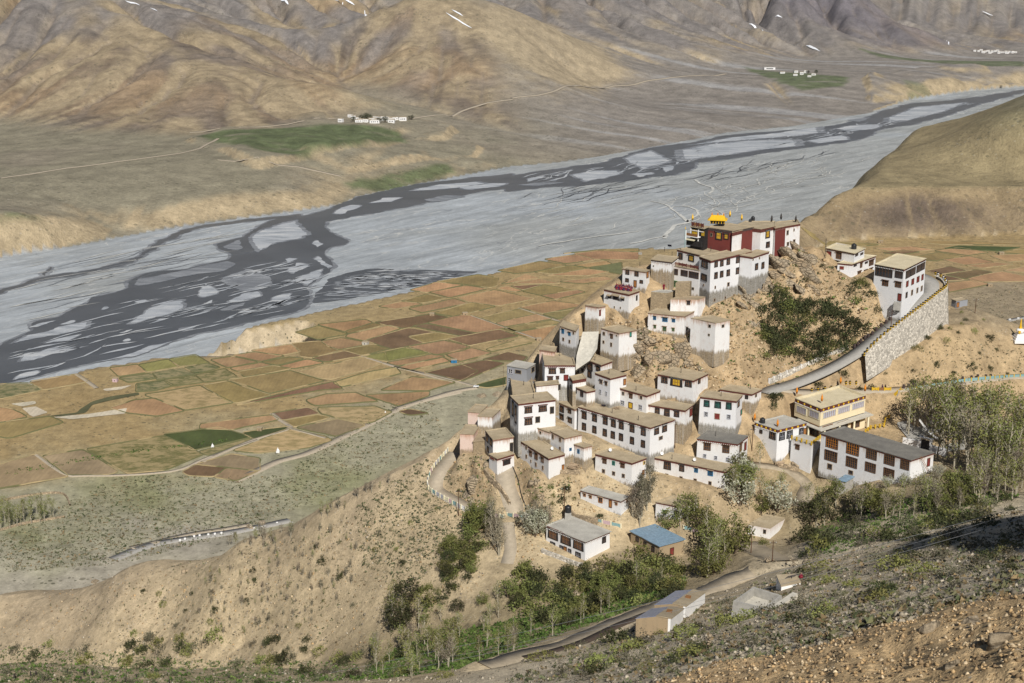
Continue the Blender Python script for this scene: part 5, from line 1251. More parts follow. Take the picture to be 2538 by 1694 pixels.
FIELDS = {'P': [('o', (280,320),(680,255),(790,320),(560,365),(400,390)),('Gm', (0,345),(250,335),(375,385),(340,405),(0,475)),('t', (1000,195),(1250,165),(1330,235),(1090,270),(1070,250)),('g', (1270,165),(1520,120),(1615,185),(1350,230)),('g', (1545,115),(1770,75),(1900,150),(1640,180)),
 ('Gm', (1390,235),(1660,195),(1770,255),(1440,300)),('Gm', (1680,190),(1890,155),(2000,190),(1790,250)),('Gm', (1090,285),(1380,245),(1420,290),(1180,325)),('Gm', (1250,340),(1480,310),(1570,355),(1400,400),(1250,410)),('mm', (1490,305),(1760,265),(1850,325),(1570,360)),('mm', (1790,260),(2040,205),(2170,285),(1870,325)),
 ('pm', (1330,440),(1810,360),(2040,480),(2110,510),(1690,575)),('t', (1020,560),(1230,490),(1400,475),(1660,585),(1430,630),(1190,605)),('t', (-400,560),(0,555),(110,575),(235,640),(0,690),(-400,740)),('o', (-200,720),(450,640),(560,690),(300,770),(90,830),(-100,800)),
 ('b', (-400,1150),(0,1080),(320,985),(590,1165),(600,1180),(0,1285),(-400,1330)),('b', (400,1000),(750,945),(1060,1130),(980,1160),(620,1165)),('mm', (800,935),(1480,820),(1650,890),(1830,985),(1500,1120),(1170,1150),(1060,1090)),('D', (1500,805),(1980,740),(2270,825),(1760,940),(1660,870)),('k', (1670,1140),(1780,1080),(2050,1105),(1950,1180),(1720,1175)),
 ('b', (1810,1070),(2100,985),(2349,1020),(2349,1130)),('b', (2060,1110),(2340,1135),(2150,1220),(1960,1185)),('mm', (1820,955),(2240,850),(2290,845),(1900,990)),('W', (100,520),(320,495),(330,520),(200,545)),('W', (200,560),(330,545),(430,600),(300,640)),('W', (480,640),(800,615),(1150,560),(1130,610),(650,660)),('W', (940,385),(1200,350),(1100,390),(960,405)),('w', (460,625),(700,600),(740,560),(840,500),(1000,455),(1250,420),(1260,440),(1000,490),(840,530),(780,600),(560,635))],
 'Q': [ ('t', (1060,95),(1480,50),(1545,75),(1300,155)),('o', (1315,155),(1560,80),(1650,100),(1340,175)),('t', (1340,182),(1700,105),(1800,130),(1480,240),(1320,205)),('o', (860,165),(1060,108),(1320,180),(1060,228)),('d', (1590,75),(2090,0),(2230,30),(1890,118),(1810,125)),('d', (1500,237),(1880,128),(2110,167),(1870,205),(2010,263),(1730,315),(1640,285)),('o', (1890,205),(2130,168),(2330,205),(2025,260)),
 ('t', (1090,247),(1270,217),(1460,252),(1440,285),(1250,320),(1150,290)),('t', (460,330),(810,275),(890,340),(700,375)),('o', (825,270),(1080,247),(1150,300),(1240,330),(1000,395),(900,380),(895,340)),('d', (1010,397),(1300,337),(1450,380),(1130,433)),('o', (1290,325),(1560,277),(1700,315),(1460,372)),('t', (90,415),(280,387),(500,435),(240,483)),('t', (290,375),(480,347),(740,380),(540,428)),('t', (265,490),(540,442),(630,465),(330,518)),('o', (550,435),(800,392),(920,405),(690,463)),('t', (710,475),(960,412),(1100,445),(840,493)),('o', (340,525),(640,472),(800,495),(590,538),(400,568)),
 ('o', (270,600),(800,518),(1100,608),(620,718),(460,660)),('o', (30,650),(240,612),(440,688),(620,735),(320,803),(220,780)),('r', (320,828),(900,682),(1190,618),(1270,678),(1080,690),(760,745)),('p', (900,522),(1120,472),(1480,393),(1640,440),(1500,500),(1180,588),(1060,575)),('p', (1210,622),(1500,532),(1760,487),(1800,540),(1280,658)),('g', (1470,387),(1870,308),(2080,360),(1690,428)),('t', (1690,440),(2100,367),(2200,385),(1790,468)),('t', (1800,480),(2190,397),(2250,430),(1880,508)),('t', (1900,297),(2230,242),(2400,280),(2390,330),(2130,373)),('k', (2030,540),(2349,462),(2500,520),(2349,603),(2290,608)),
 ('t', (1640,690),(1920,572),(2290,620),(2050,693)),('t', (960,780),(1130,732),(1390,717),(1590,790),(1050,828),(1000,810)),('t', (1500,737),(2060,707),(2050,745),(1790,833)),('pm', (1070,852),(1560,842),(1720,890),(1540,983),(1440,988),(1100,905)),('r', (640,905),(960,852),(1060,905),(730,963)),('o', (750,972),(1040,917),(1160,940),(850,1023)),('b', (870,1032),(1230,957),(1480,1010),(1220,1108)),('pm', (300,1240),(790,1052),(1100,1112),(1180,1150),(960,1218),(520,1263)),('D', (380,1077),(760,1027),(800,1035),(480,1133)),('t', (0,1000),(620,922),(690,960),(280,1048),(0,1040)),('k', (1800,885),(1900,867),(2060,900),(1900,918))],
 'S': [('t', (720,510),(1050,442),(1400,520),(1090,583),(850,555)),('t', (280,610),(680,522),(790,560),(400,643)),('o', (510,650),(840,557),(1050,590),(690,678)),('t', (0,590),(240,542),(390,570),(150,613)),('o', (200,545),(430,482),(600,515),(390,558)),('t', (470,460),(790,402),(970,430),(640,508)),('t', (290,440),(520,372),(750,395),(440,463)),('o', (530,365),(900,302),(1080,330),(1060,400),(1000,418),(760,385)),('o', (1090,262),(1460,182),(1690,215),(1400,273),(1240,288)),('t', (1510,160),(1800,117),(1950,165),(1700,198)),
 ('t', (1120,385),(1330,297),(1450,330),(1420,345)),('t', (1230,370),(1440,337),(1640,380),(1300,385)),('o', (1420,275),(1740,217),(1880,245),(1600,293)),('t', (1780,215),(2060,177),(2110,205),(1900,233)),('G', (1920,240),(2200,192),(2210,298)),('t', (1530,310),(1880,252),(2080,275),(1900,308)),('t', (1650,365),(2050,317),(2120,345),(1850,383)),('d', (1200,405),(1480,392),(1310,438)),('o', (1310,450),(1500,397),(1780,440),(1470,488)),('t', (1070,425),(1170,407),(1300,445),(1240,458)),('t', (1480,490),(1800,442),(1870,460),(1600,523)),
 ('t', (1290,600),(1580,542),(1870,580),(1490,653)),('o', (1500,660),(1870,602),(1860,650),(1620,698)),('o', (940,690),(1290,612),(1420,655),(1060,735)),('t', (1065,740),(1430,660),(1560,705),(1150,773)),('t', (450,740),(730,672),(840,677),(1140,785),(880,828)),('d', (310,770),(440,752),(860,835),(740,858)),('d', (640,885),(1090,802),(1250,860),(820,943)),('t', (280,955),(580,902),(820,960),(520,1028)),('t', (620,1030),(840,972),(1010,1015),(740,1088)),('g', (60,1000),(220,967),(440,1010),(90,1085)),('t', (1230,835),(1640,762),(1700,900),(1500,903)),('o', (1140,795),(1560,722),(1660,740),(1240,818)),('k', (430,1190),(960,1082),(1130,1110),(760,1263)),('k', (950,1075),(1170,1007),(1340,1050),(1290,1088)),('pm', (980,980),(1300,882),(1430,910),(1030,998)),('D', (870,1310),(1150,1232),(1150,1300),(980,1328)),('t', (1780,110),(2000,85),(2349,100),(2349,165),(1960,160)),('o', (1680,108),(2000,75),(2349,65),(2349,90),(1980,82))],
 'T': [('t', (1790,445),(2130,387),(2500,460),(2349,480),(1850,488)),('d', (1390,375),(1600,332),(1750,375),(1480,413)),('d', (1570,415),(1860,367),(2020,390),(1770,458)),('k', (1470,445),(1560,427),(1740,465),(1520,478)),('t', (1540,265),(1800,232),(2040,290),(1760,318)),('t', (1780,325),(2060,292),(2230,310),(1920,348)),('o', (1210,250),(1480,192),(1720,235),(1440,273)),('t', (1460,175),(1700,142),(1980,190),(1780,218)),('t', (860,150),(1220,132),(1440,165),(1300,175),(1010,178)),('d', (940,195),(1130,167),(1290,185),(1080,213)),('t', (1580,500),(1850,472),(2000,510),(1600,588)),('D', (1560,148),(1700,125),(2300,140),(2100,178),(1800,165)),('t', (2150,375),(2400,328),(2450,375),(2349,390)),('o', (1330,88),(1480,75),(2150,93),(2400,115),(1500,108)),('o', (100,95),(450,85),(900,110),(700,128),(200,112)),('t', (2020,225),(2349,210),(2500,260),(2200,285)),('o', (2060,190),(2349,160),(2500,190),(2349,205))]}
V_bank = []; F_bank = []; C_bank = []
rf = np.random.default_rng(21); FK = 0
for tg, L in FIELDS.items():
 for f in L:
  code, pts = f[0], f[1:]
  P = wobble(plan(pts, FIELD + 0.1, tg),1.6,0.9,500 + len(C_bank) % 97,12,1)
  cen = P.mean(0); P = cen + (P - cen) * 1.03; FK += 1
  zt = terrain(P[:, 0], P[:, 1], False)
  m = MB(); m.add([(p[0], p[1], max(FIELD, zz) + 0.20 + 0.003 * FK) for p, zz in zip(P, zt)],[tuple(range(len(P)))])
  o = m.build('field_plot', M['field_mottled' if code.endswith('m') and len(code) > 1 else 'field'], LAND['valley_floor'])
  if o.data.polygons[0].normal.z < 0: o.data.flip_normals()
  c = np.array(lin(*FC[code[0]])) * rf.uniform(0.88,1.12) * (1 + rf.normal(0,0.025,3))
  o.color = (*c, 1)
  if code[0] in 'Ww': continue
  # earth bank with grass round the plot
  nrm = P - cen; g = np.gradient(P, axis=0); nv = np.c_[g[:, 1],-g[:, 0]]; nv /= np.linalg.norm(nv, axis=1)[:, None] + 1e-9
  nv *= np.sign((nv * nrm).sum(1).mean())
  w0 = rf.uniform(0.18,0.5); b0 = len(V_bank); n = len(P)
  green = rf.random() < 0.55
  for i in range(n):
   q = P[i] + nv[i] * 0.3; q2 = P[i] + nv[i] * (0.3 + w0 * 2)
   V_bank += [(q[0], q[1], FIELD + 0.3),(*(0.5 * (q + q2)), FIELD + 0.85),(q2[0], q2[1], FIELD + 0.1)]
   cc = lin(104,102,66) if green ^ (pnoise(P[i, 0] / 30, P[i, 1] / 30,5) > 0.25) else lin(170,150,112)
   C_bank += [cc] * 3
  for i in range(n):
   j = (i + 1) % n
   F_bank += [(b0 + 3 * i, b0 + 3 * j, b0 + 3 * j + 1, b0 + 3 * i + 1),(b0 + 3 * i + 1, b0 + 3 * j + 1, b0 + 3 * j + 2, b0 + 3 * i + 2)]
t = NT('bank'); t.color(t.mix(t.ramp(t.noise(t.geo(),0.12,4),[(0.35,0.0),(0.65,0.6)]), t.attr('gc', 'Color'),(0.14,0.14,0.07))); M['bank'] = t.m
tag(put('field_banks', np_mesh('field_banks', V_bank, F_bank, M['bank'], True, {'gc': np.array(C_bank)})), 'low grassy earth banks dividing the valley fields', 'field bank', kind='stuff')
# ---------------------------------------------------------------- roads, tracks and paths
ribbon('hill_road', ROAD_HILL, 2.3, M['asphalt'], skirt=0.6, lift=0.06)
ribbon('left_path', PATH_LEFT, 1.9, M['track'], skirt=0.6, lift=0.06)
def track(name, tg, pts, w, mat, lift=0.25, follow=True, parent=None, kind='structure', step=3.0, dmin=40):
 return ribbon(name, resample(hits(tg, pts, dmin=dmin), step), w, M[mat], follow=follow, lift=lift, skirt=0.5, parent=parent, kind=kind)
track('valley_road', 'Q', [(2349,705),(2050,775),(1850,835),(1700,905),(1480,1020),(1250,1130),(1080,1215),(900,1285),(700,1335),(480,1435),(300,1520)],3.2, 'track', step=8, dmin=600)
track('valley_track', 'Q', [(2290,618),(2000,540),(1700,460),(1460,382)],1.4, 'track', step=8, lift=0.5, dmin=600)
track('valley_track', 'Q', [(0,1345),(250,1235),(480,1140),(800,1040),(720,970),(640,905)],1.6, 'track', step=8, lift=0.5, dmin=600)
track('valley_track', 'Q', [(800,1040),(1130,1130)],1.2, 'track', step=8, lift=0.5, dmin=600)
track('valley_track', 'S', [(160,1520),(420,1440),(700,1360),(880,1330)],2.6, 'track', step=8, lift=0.5, dmin=600)
track('valley_track', 'S', [(130,1140),(420,1200),(700,1270),(880,1320)],1.3, 'track', step=8, lift=0.5, dmin=600)
track('valley_track', 'S', [(840,675),(1140,780),(1480,905)],1.2, 'track', step=8, lift=0.5, dmin=600)
track('valley_track', 'S', [(1270,605),(1700,745)],1.2, 'track', step=8, lift=0.5, dmin=600)
track('valley_track', 'P', [(690,250),(790,315),(880,380)],1.6, 'track', step=8, lift=0.5, dmin=600)
track('valley_track', 'P', [(330,985),(590,1165),(760,1178),(1100,1170),(1600,1130),(1870,1020),(2349,850)],1.3, 'track', step=8, lift=0.5, dmin=600)
track('toe_road', 'X', [(520,580),(620,540),(750,500),(880,478),(1050,455),(1200,430),(1330,402)],3.6, 'asphalt', step=6, lift=0.3, dmin=560)
track('toe_verge', 'X', [(600,530),(700,505),(830,470),(1000,445),(1150,420)],2.6, 'track', step=6, lift=0.26, dmin=560)
track('right_valley_road', 'T', [(1960,935),(2080,905),(2200,875),(2349,845),(2500,815)],3.0, 'asphalt', step=6, lift=0.4, dmin=640)
for _n, _P, _w, _m in NEAR_TRACKS: ribbon(_n, _P, _w, M[_m], skirt=0.4, lift=0.05)
track('wet_rut', 'G', [(0,1405),(300,1322),(500,1255),(800,1120),(1100,1000),(1400,905)],0.85, 'wet_track', lift=0.32, step=2)
sheet('parking_ground', [[(129,340),(165,327),(208,346),(208,382),(160,375),(135,361)]],210.05, M['asphalt'], step=2, amp=0.8, wl=5, seed=900)
sheet('hall_forecourt', [[(100,328),(112,331),(125,341),(125,351),(112,354),(100,353)]],210.45, M['concrete'], step=2, amp=0.1, wl=5, seed=901)
for k, ln in enumerate(([(0,820),(300,775),(600,735),(850,700),(1000,652)],[(1000,735),(1180,755),(1350,765),(1560,810)],[(870,610),(1100,600),(1400,575),(1560,560)])):
 track('far_track', 'V', ln, 2.4, 'track', step=25, lift=0.8)
track('far_track', 'V', [(1840,555),(2000,530),(2200,490),(2349,458)],3.2, 'track', step=25, lift=0.8)
track('far_track', 'U', [(0,452),(180,425),(400,405),(560,390),(620,372),(760,355),(980,340)],3.4, 'track', step=25, lift=0.8)
# ---------------------------------------------------------------- buildings
def offset_poly(P, d):
 """grow a counter-clockwise plan polygon by d"""
 n = len(P); out = []
 for i in range(n):
  a, b, c = P[i - 1], P[i], P[(i + 1) % n]
  e1 = (b - a).normalized(); e2 = (c - b).normalized()
  n1 = Vector((e1.y, -e1.x, 0)); n2 = Vector((e2.y, -e2.x, 0))
  k = n1 + n2
  k = k / max(0.35, k.dot(n1)) if k.length > 1e-4 else n1
  out.append(b + k * d)
 return out
def fine_ring(P, step, amp, rr):
 out = []
 n = len(P)
 for i in range(n):
  a, b = P[i], P[(i + 1) % n]; k = max(1, int((b - a).length / step))
  for j in range(k):
   q = a.lerp(b, j / k)
   out.append(q + (Vector((rr.uniform(-amp, amp), rr.uniform(-amp, amp),0)) if j else Vector((0,0,0))))
 return out
#            surround  width  frame          cols rows  pane     lintel   depth
WSPEC = {
 'b': ('window_black', .15, 'wood', 2,2, 'glass', None), 'bl': ('window_black', .15, 'wood', 2,2, 'glass', 'window_black'), 'bf': ('window_black', .13, 'wood', 3,2, 'glass', 'frieze'),
 's': ('wood_bare', .09, 'wood_dark', 2,1, 'glass', None), 'sw': ('paint_grey', .12, 'paint_white', 2,2, 'glass', None), 'sm': ('wood_bare', .08, 'door_maroon', 2,2, 'door_maroon', None), 'su': ('paint_blue', .10, 'paint_blue', 2,1, 'glass', None), 'sy': ('paint_yellow', .12, 'paint_yellow', 1,1, 'glass', None),
 'sk': ('window_black', .12, 'wood_dark', 2,2, 'glass', None), 'w': ('wood_dark', .09, 'wood', 3,2, 'glass', 'wood_dark'), 'wo': ('door_orange', .12, 'door_orange', 2,1, 'glass', 'wood_bare'),
 'g': ('paint_green', .11, 'paint_green', 2,2, 'glass', None), 'gl': ('wood_bare', .08, 'paint_lime', 3,3, 'glass', 'wood_bare'), 'lg': ('paint_lime', .07, 'paint_lime', 5,3, 'glass', None), 'u': ('paint_blue', .09, 'paint_blue', 3,2, 'glass', 'wood_bare'),
 'yy': ('wood_dark', .12, 'paint_yellow', 2,2, 'paint_yellow', None), 'by': ('window_black', .17, 'wood', 3,2, 'paint_yellow', 'window_black'), 'bg': ('window_black', .15, 'paint_green', 3,2, 'glass', None), 'bw': ('window_black', .15, 'paint_grey', 2,2, 'glass', None),
 'blw': ('window_black', .12, 'door_orange', 5,2, 'glass', 'frieze'), 'bk': ('window_black', .16, 'wood_dark', 2,2, 'glass', None), 'l': ('wood_bare', .08, 'wood_dark', 2,1, 'glass', 'wood_dark'), 'c': ('window_black', .12, 'wood_dark', 2,1, 'glass', 'CANOPY'),
 'k': ('stone_mud', .06, None, 0,0, 'window_black', None), 'kf': ('frieze', .06, None, 0,0, 'window_black', 'frieze'), 'kw': ('wood_dark', .05, 'wood_dark', 5,2, 'glass', None), 'kg': ('window_black', .06, 'wood_dark', 5,2, 'glass', None),  # k and kf: flush black panel stands in for an opening's unlit inside
 'go': ('wood_dark', .05, 'paint_orange', 5,4, 'glass', None), 'gb': ('wood_dark', .06, 'wood', 5,4, 'glass', None), 'gc': ('paint_cream', .04, 'frieze_old', 6,1, 'paint_grey', None), 'gw': ('wood', .05, 'wood', 5,3, 'glass', None), 'yc': ('window_black', .05, 'wood_dark', 4,1, 'paint_yellow', None),
 'd': ('wood_dark', .10, None, 0,0, 'door_orange', None), 'dm': ('wood_dark', .10, None, 0,0, 'door_maroon', None), 'dg': ('wood_dark', .10, None, 0,0, 'paint_green', None)}
WDEF = {'b': (44,80), 'bl': (50,86), 's': (34,44)}
_wm = {}
def window_meshes(tp):
 if tp in _wm: return _wm[tp]
 sm, sw, fm, nc, nrw, pm, lm = WSPEC[tp]
 out = {}
 m = MB()        # surround: four boards, the lower ones a little wider, as painted window frames in these mountains are
 tr = 0.05 if tp[0] == 'b' else 0.0
 def quad3(a, b, c, d, y0=0.0, y1=0.10):
  vs = [(p[0], y, p[1]) for y in (y0, y1) for p in (a, b, c, d)]
  m.add(vs, [(3,2,1,0),(4,5,6,7),(0,1,5,4),(1,2,6,5),(2,3,7,6),(3,0,4,7)])
 h = .5; i = .5 - sw; ih = .5 - sw * 0.8
 quad3((-h - tr, -h),(-i, -ih),(-i, ih),(-h, h)); quad3((i, -ih),(h + tr, -h),(h, h),(i, ih))
 quad3((-h - tr, -h),(h + tr, -h),(i, -ih),(-i, -ih),0,0.12); quad3((-i, ih),(i, ih),(h, h),(-h, h),0,0.12)
 out['s'] = m.mesh('window', M[sm])
 door = tp[0] == 'd'
 m = MB(); m.box((0,0.025,0),(2 * i, 0.05,2 * ih)); out['p'] = m.mesh('door_leaf' if door else 'pane', M[pm])
 if fm:
  m = MB(); bw = 0.045 if nc < 4 else 0.024
  for c in range(nc + 1): m.box((-i + 2 * i * c / nc, 0.055,0),(bw if 0 < c < nc else bw * 1.5,0.05,2 * ih))
  for r_ in range(nrw + 1): m.box((0,0.058,-ih + 2 * ih * r_ / nrw),(2 * i, 0.05, bw * 0.8))
  out['f'] = m.mesh('frame', M[fm])
 if lm == 'CANOPY':
  m = MB(); m.add([(-.62,0, .62),(.62,0, .62),(.62, .75, .40),(-.62, .75, .40),(-.62,0, .50),(.62,0, .50),(.62, .75, .30),(-.62, .75, .30)],[(0,3,2,1),(4,5,6,7),(3,7,6,2),(0,4,7,3),(1,2,6,5)])
  out['l'] = m.mesh('canopy', M['stone_mud'])
 elif lm:
  m = MB(); m.box((0, .15, .53),(1.22, .30, .07),0); m.box((0, .11, .47),(1.1, .22, .06),1)
  out['l'] = m.mesh('lintel', [M[lm], M['paint_white' if lm in ('frieze', 'window_black') else lm]])
 _wm[tp] = out
 return out
def wall_hit(A, Bp, x, y):
 """where the sight line through (x, y) meets the upright plane through A and Bp"""
 a, b = ray(x, y); d = np.array([float(a),1.0, float(b)])
 e = Bp - A; n = Vector((e.y, -e.x, 0)).normalized()
 t = (n.x * A.x + n.y * A.y) / (n.x * d[0] + n.y * d[1])
 return Vector((d[0] * t, d[1] * t, CAMZ + d[2] * t)), n, e.normalized()
ROOTS = {}
for b in BLD:
 P = b['pts']; N = P[b['n']]; zr, zb = b['zr'], b['zb']
 org = Vector((N.x, N.y, zb))
 rr = random.Random(b['name'])
 root = empty(b['name'], org, b['label'], b['cat'], b['group'])
 ROOTS[b['name']] = root
 loc = [Vector((p.x - org.x, p.y - org.y, 0)) for p in P]
 H = zr - zb; n = len(loc)
 # walls, slightly battered towards the foot
 m = MB()
 foot = offset_poly(loc, 0.012 * (H + b['ext']))
 top_z = H - 0.10
 for i in range(n):
  a, c = loc[i], loc[(i + 1) % n]; fa, fc = foot[i], foot[(i + 1) % n]
  k = max(1, int((c - a).length / 2.5)); lev = [-b['ext'],0.0, top_z]
  vs = []; hb = []; ht = []
  for zz in lev:
   s_ = 1 - (zz + b['ext']) / (top_z + b['ext'])
   for j in range(k + 1):
    q = a.lerp(c, j / k) * (1 - s_) + fa.lerp(fc, j / k) * s_
    vs.append((q.x, q.y, zz)); hb.append(zz); ht.append(H - zz)
  fs = [(l * (k + 1) + j, l * (k + 1) + j + 1,(l + 1) * (k + 1) + j + 1,(l + 1) * (k + 1) + j) for l in range(2) for j in range(k)]
  m.add(vs, fs, 0, hb=hb, ht=ht, dl=[b['dl']] * len(vs), st=[min(1.0, b['st'] * 1.4 + .08)] * len(vs))
 w = m.build('wall', M[b['wall']], root)
 if b['frieze']:
  m = MB(); f0 = offset_poly(loc, 0.05); f1 = offset_poly(loc, 0.09)
  m.prism([v + Vector((0,0, H - 0.15 - b['fh'])) for v in f0],[v + Vector((0,0, H - 0.13)) for v in f1], cap=False)
  fo = m.build('frieze', M[b['frieze']], root)
  if b['dent']:
   m = MB(); ring = offset_poly(loc, 0.13)
   for i in range(b['nf'] - 1):
    a, c = ring[i], ring[i + 1]; e = (c - a); L = e.length; e.normalize(); nn = Vector((e.y, -e.x, 0))
    for j in range(int(L / 0.5)):
     m.box(a + e * (0.25 + 0.5 * j) + Vector((0,0, H - 0.17 - b['fh'])),(0.2,0.16,0.14),0,(e, nn, Vector((0,0,1))))
   m.build('dentil_course', M['paint_white'], fo)['kind'] = 'stuff'
 # roof of packed earth with a raised rim
 m = MB()
 o0 = fine_ring(offset_poly(loc, b['over']),1.4,0.05, rr)
 cen = sum(loc, Vector()) / n
 nn_ = len(o0); zj = [H + rr.uniform(-0.05,0.05) for _ in o0]
 bot = [Vector((q.x, q.y, H - 0.16)) for q in o0]; top = [Vector((q.x, q.y, z_)) for q, z_ in zip(o0, zj)]
 rim = 0.38 if b['lip'] else 0.0
 if rim:
  sc = [max(0.5,1 - rim / max(0.8,(q - cen).length)) for q in o0]
  in1 = [Vector((cen.x + (q.x - cen.x) * s_, cen.y + (q.y - cen.y) * s_, z_ - 0.02)) for q, s_, z_ in zip(o0, sc, zj)]
  in2 = [Vector((v.x + (cen.x - v.x) * 0.02, v.y + (cen.y - v.y) * 0.02, H - b['lip'])) for v in in1]
  rings = [bot, top, in1, in2]
 else: rings = [bot, top]
 vs = [v for r_ in rings for v in r_]; fs = []
 for k in range(len(rings) - 1): fs += [(k * nn_ + i, k * nn_ + (i + 1) % nn_, (k + 1) * nn_ + (i + 1) % nn_, (k + 1) * nn_ + i) for i in range(nn_)]
 base = (len(rings) - 1) * nn_
 vs.append(Vector((cen.x, cen.y, (H - b['lip']) if rim else H + 0.05)))
 fs += [(base + i, base + (i + 1) % nn_, len(vs) - 1) for i in range(nn_)]
 m.add(vs, fs)
 m.build('roof', M[b['roof']], root)
 # windows and doors
 sc_ = ZO[b['z']][2]
 for wn_ in b['wins']:
  wi, x, y, tp = wn_[:4]
  wpx, hpx = wn_[4:6] if len(wn_) > 4 else [v * sc_ / 4.48 for v in WDEF.get(tp, (40,60))]
  X, Y = px(b['z'],(x, y)); A, C = P[wi], P[wi + 1]
  c0, nn, e = wall_hit(A, C, X, Y)
  l0, _, _ = wall_hit(A, C, X - wpx / sc_ / 2, Y); r0, _, _ = wall_hit(A, C, X + wpx / sc_ / 2, Y)
  t0, _, _ = wall_hit(A, C, X, Y - hpx / sc_ / 2); b0, _, _ = wall_hit(A, C, X, Y + hpx / sc_ / 2)
  W = (r0 - l0).to_2d().length; Hh = t0.z - b0.z
  s_ = 1 - (c0.z - zb + b['ext']) / (H + b['ext'])
  pos = c0 + nn * (0.012 * (H + b['ext']) * s_ + 0.01) - org
  ms = window_meshes(tp)
  # local x runs right along the wall as seen from outside, y points out
  rz = math.atan2(nn.y, nn.x) - math.pi / 2
  o = put('door' if tp[0] == 'd' else 'window', ms['s'], root, pos, (0,0, rz),(W, 1, Hh))
  put(ms['p'].name.split('.')[0], ms['p'], o)
  if 'f' in ms: put('frame', ms['f'], o)
  if 'l' in ms: put(ms['l'].name.split('.')[0], ms['l'], o)
# ---------------------------------------------------------------- things on and round the monastery
BD = {b['name']: b for b in BLD}
def on_roof(bn, x, y, zt=None):
 b = BD[bn]; X, Y = px(zt or b['z'],(x, y))
 return Vector(atZ(X, Y, b['zr'] - b['lip']))
def ground(zt, x, y, **kw):
 X, Y = px(zt, (x, y)); p = hit(X, Y, **kw)[0]
 return Vector((p[0], p[1], gz(p[0], p[1])))
UP = Vector((0,0,1))
def nth(k): return '%d%s' % (k, 'th' if 10 < k % 100 < 14 else {1: 'st', 2: 'nd', 3: 'rd'}.get(k % 10, 'th'))
def single(name, m, mats, loc, label, cat, group=None, rz=0.0, smooth=False):
 o = m.build(name, mats, None, smooth, loc); o.rotation_euler = (0,0, rz)
 return tag(o, label, cat, group)
# gilded pavilion on the red temple roof
p = Vector(atD(*px('A', (1248,240)),388.5))
g = empty('golden_pavilion', p, 'small pavilion with bright yellow hipped roof on top of the red temple', 'pavilion', rz=R(-12))
m = MB(); m.box((0,0,0.45),(3.9,2.6,0.9)); m.build('base', M['window_black'], g)
for i in range(6): MBp = MB(); MBp.box((-1.9 + 0.76 * i, -1.35,0.55),(0.16,0.14,0.9)); MBp.build('post', M['gold'], g)
m = MB(); z0, z1, zm = 0.95,2.25,1.35
e = [(-2.7,-1.9),(2.7,-1.9),(2.7,1.9),(-2.7,1.9)]; mid = [(-2.2,-1.3),(2.2,-1.3),(2.2,1.3),(-2.2,1.3)]; rdg = [(-1.75,-0.1),(1.75,-0.1),(1.75,0.1),(-1.75,0.1)]
vs = [(x, y, z0 + (0.12 if True else 0)) for x, y in e] + [(x, y, zm) for x, y in mid] + [(x, y, z1) for x, y in rdg] + [(x * .98, y * .98, z0) for x, y in e]
m.add(vs, [(k * 4 + i, k * 4 + (i + 1) % 4, k * 4 + 4 + (i + 1) % 4, k * 4 + 4 + i) for k in range(2) for i in range(4)] + [(8,9,10,11),(15,14,13,12)] + [(12 + i, 12 + (i + 1) % 4,(i + 1) % 4, i) for i in range(4)])
rf_ = m.build('roof', M['gold'], g)
for x in (-1.6,0,1.6): m = MB(); m.lathe((x, 0, z1),[(0.14,0),(0.2,0.2),(0.1,0.4),(0.03,0.75)],8); m.build('finial', M['paint_orange'], rf_, True)
def finial(pos, label, mat, h=1.6, group='roof finials', name='roof_finial'):
 m = MB(); s = h / 1.6
 m.lathe((0,0,0),[(0.20 * s, 0),(0.20 * s, 0.35 * s),(0.26 * s, 0.4 * s),(0.26 * s, 0.75 * s),(0.18 * s, 0.8 * s),(0.22 * s, 1.1 * s),(0.10 * s, 1.25 * s),(0.03 * s, 1.6 * s)],8)
 return single(name, m, M[mat], pos, label, 'finial', group, smooth=True)
for (x, y), bn, mt, lb in [((970,215), 'curtain_tower', 'gold', 'gold victory banner on the corner of the dark entrance tower'),((1385,175), 'red_temple', 'gold', 'tall gold banner beside the yellow pavilion roof'),((1515,215), 'summit_wing', 'gold', 'gold banner on the summit parapet'),
       ((1952,205), 'summit_tower', 'iron', 'black trident banner on the summit tower roof'),((2115,228), 'summit_tower', 'iron', 'black banner at the far corner of the summit tower'),((1848,225), 'summit_wing', 'iron', 'dark banner beside the summit tower'),
       ((472,200), 'hall_upper', 'paint_orange', 'orange finial on the left corner of the cream hall'),((675,262), 'hall_upper', 'paint_orange', 'orange finial on the near corner of the cream hall'),((826,118), 'hall_upper', 'paint_orange', 'orange finial at the back corner of the cream hall'),((1024,180), 'hall_upper', 'paint_orange', 'orange finial on the right corner of the cream hall'),
       ((132,402), 'hall_annex', 'paint_orange', 'orange finial on the left corner of the white annex'),((317,452), 'hall_annex', 'paint_orange', 'orange finial on the near corner of the white annex')]:
 P_ = on_roof(bn, x, y); P_.z = BD[bn]['zr']; finial(P_, lb, mt, 1.9)
def tank(pos, label, r=0.75, h=1.5, plinth=0.0):
 t_ = empty('water_tank', pos, label, 'water tank', 'black roof water tanks')
 if plinth:
  m = MB(); m.box((0,0, plinth / 2),(1.5,1.5, plinth)); m.build('plinth', M['concrete'], t_)
 m = MB(); prof = [(r * .98,0)]
 for i in range(4): prof += [(r, h * (0.06 + 0.2 * i)),(r * 0.95, h * (0.1 + 0.2 * i)),(r, h * (0.14 + 0.2 * i))]
 prof += [(r, h * .82),(r * .55, h * .97),(r * .35, h)]
 m.lathe((0,0, plinth), prof, 14); b_ = m.build('barrel', M['black_plastic'], t_, True)
 m = MB(); m.lathe((0,0, plinth + h),[(r * .38,0),(r * .38, .1),(r * .1, .16)],10); m.build('lid', M['black_plastic'], b_)
 return t_
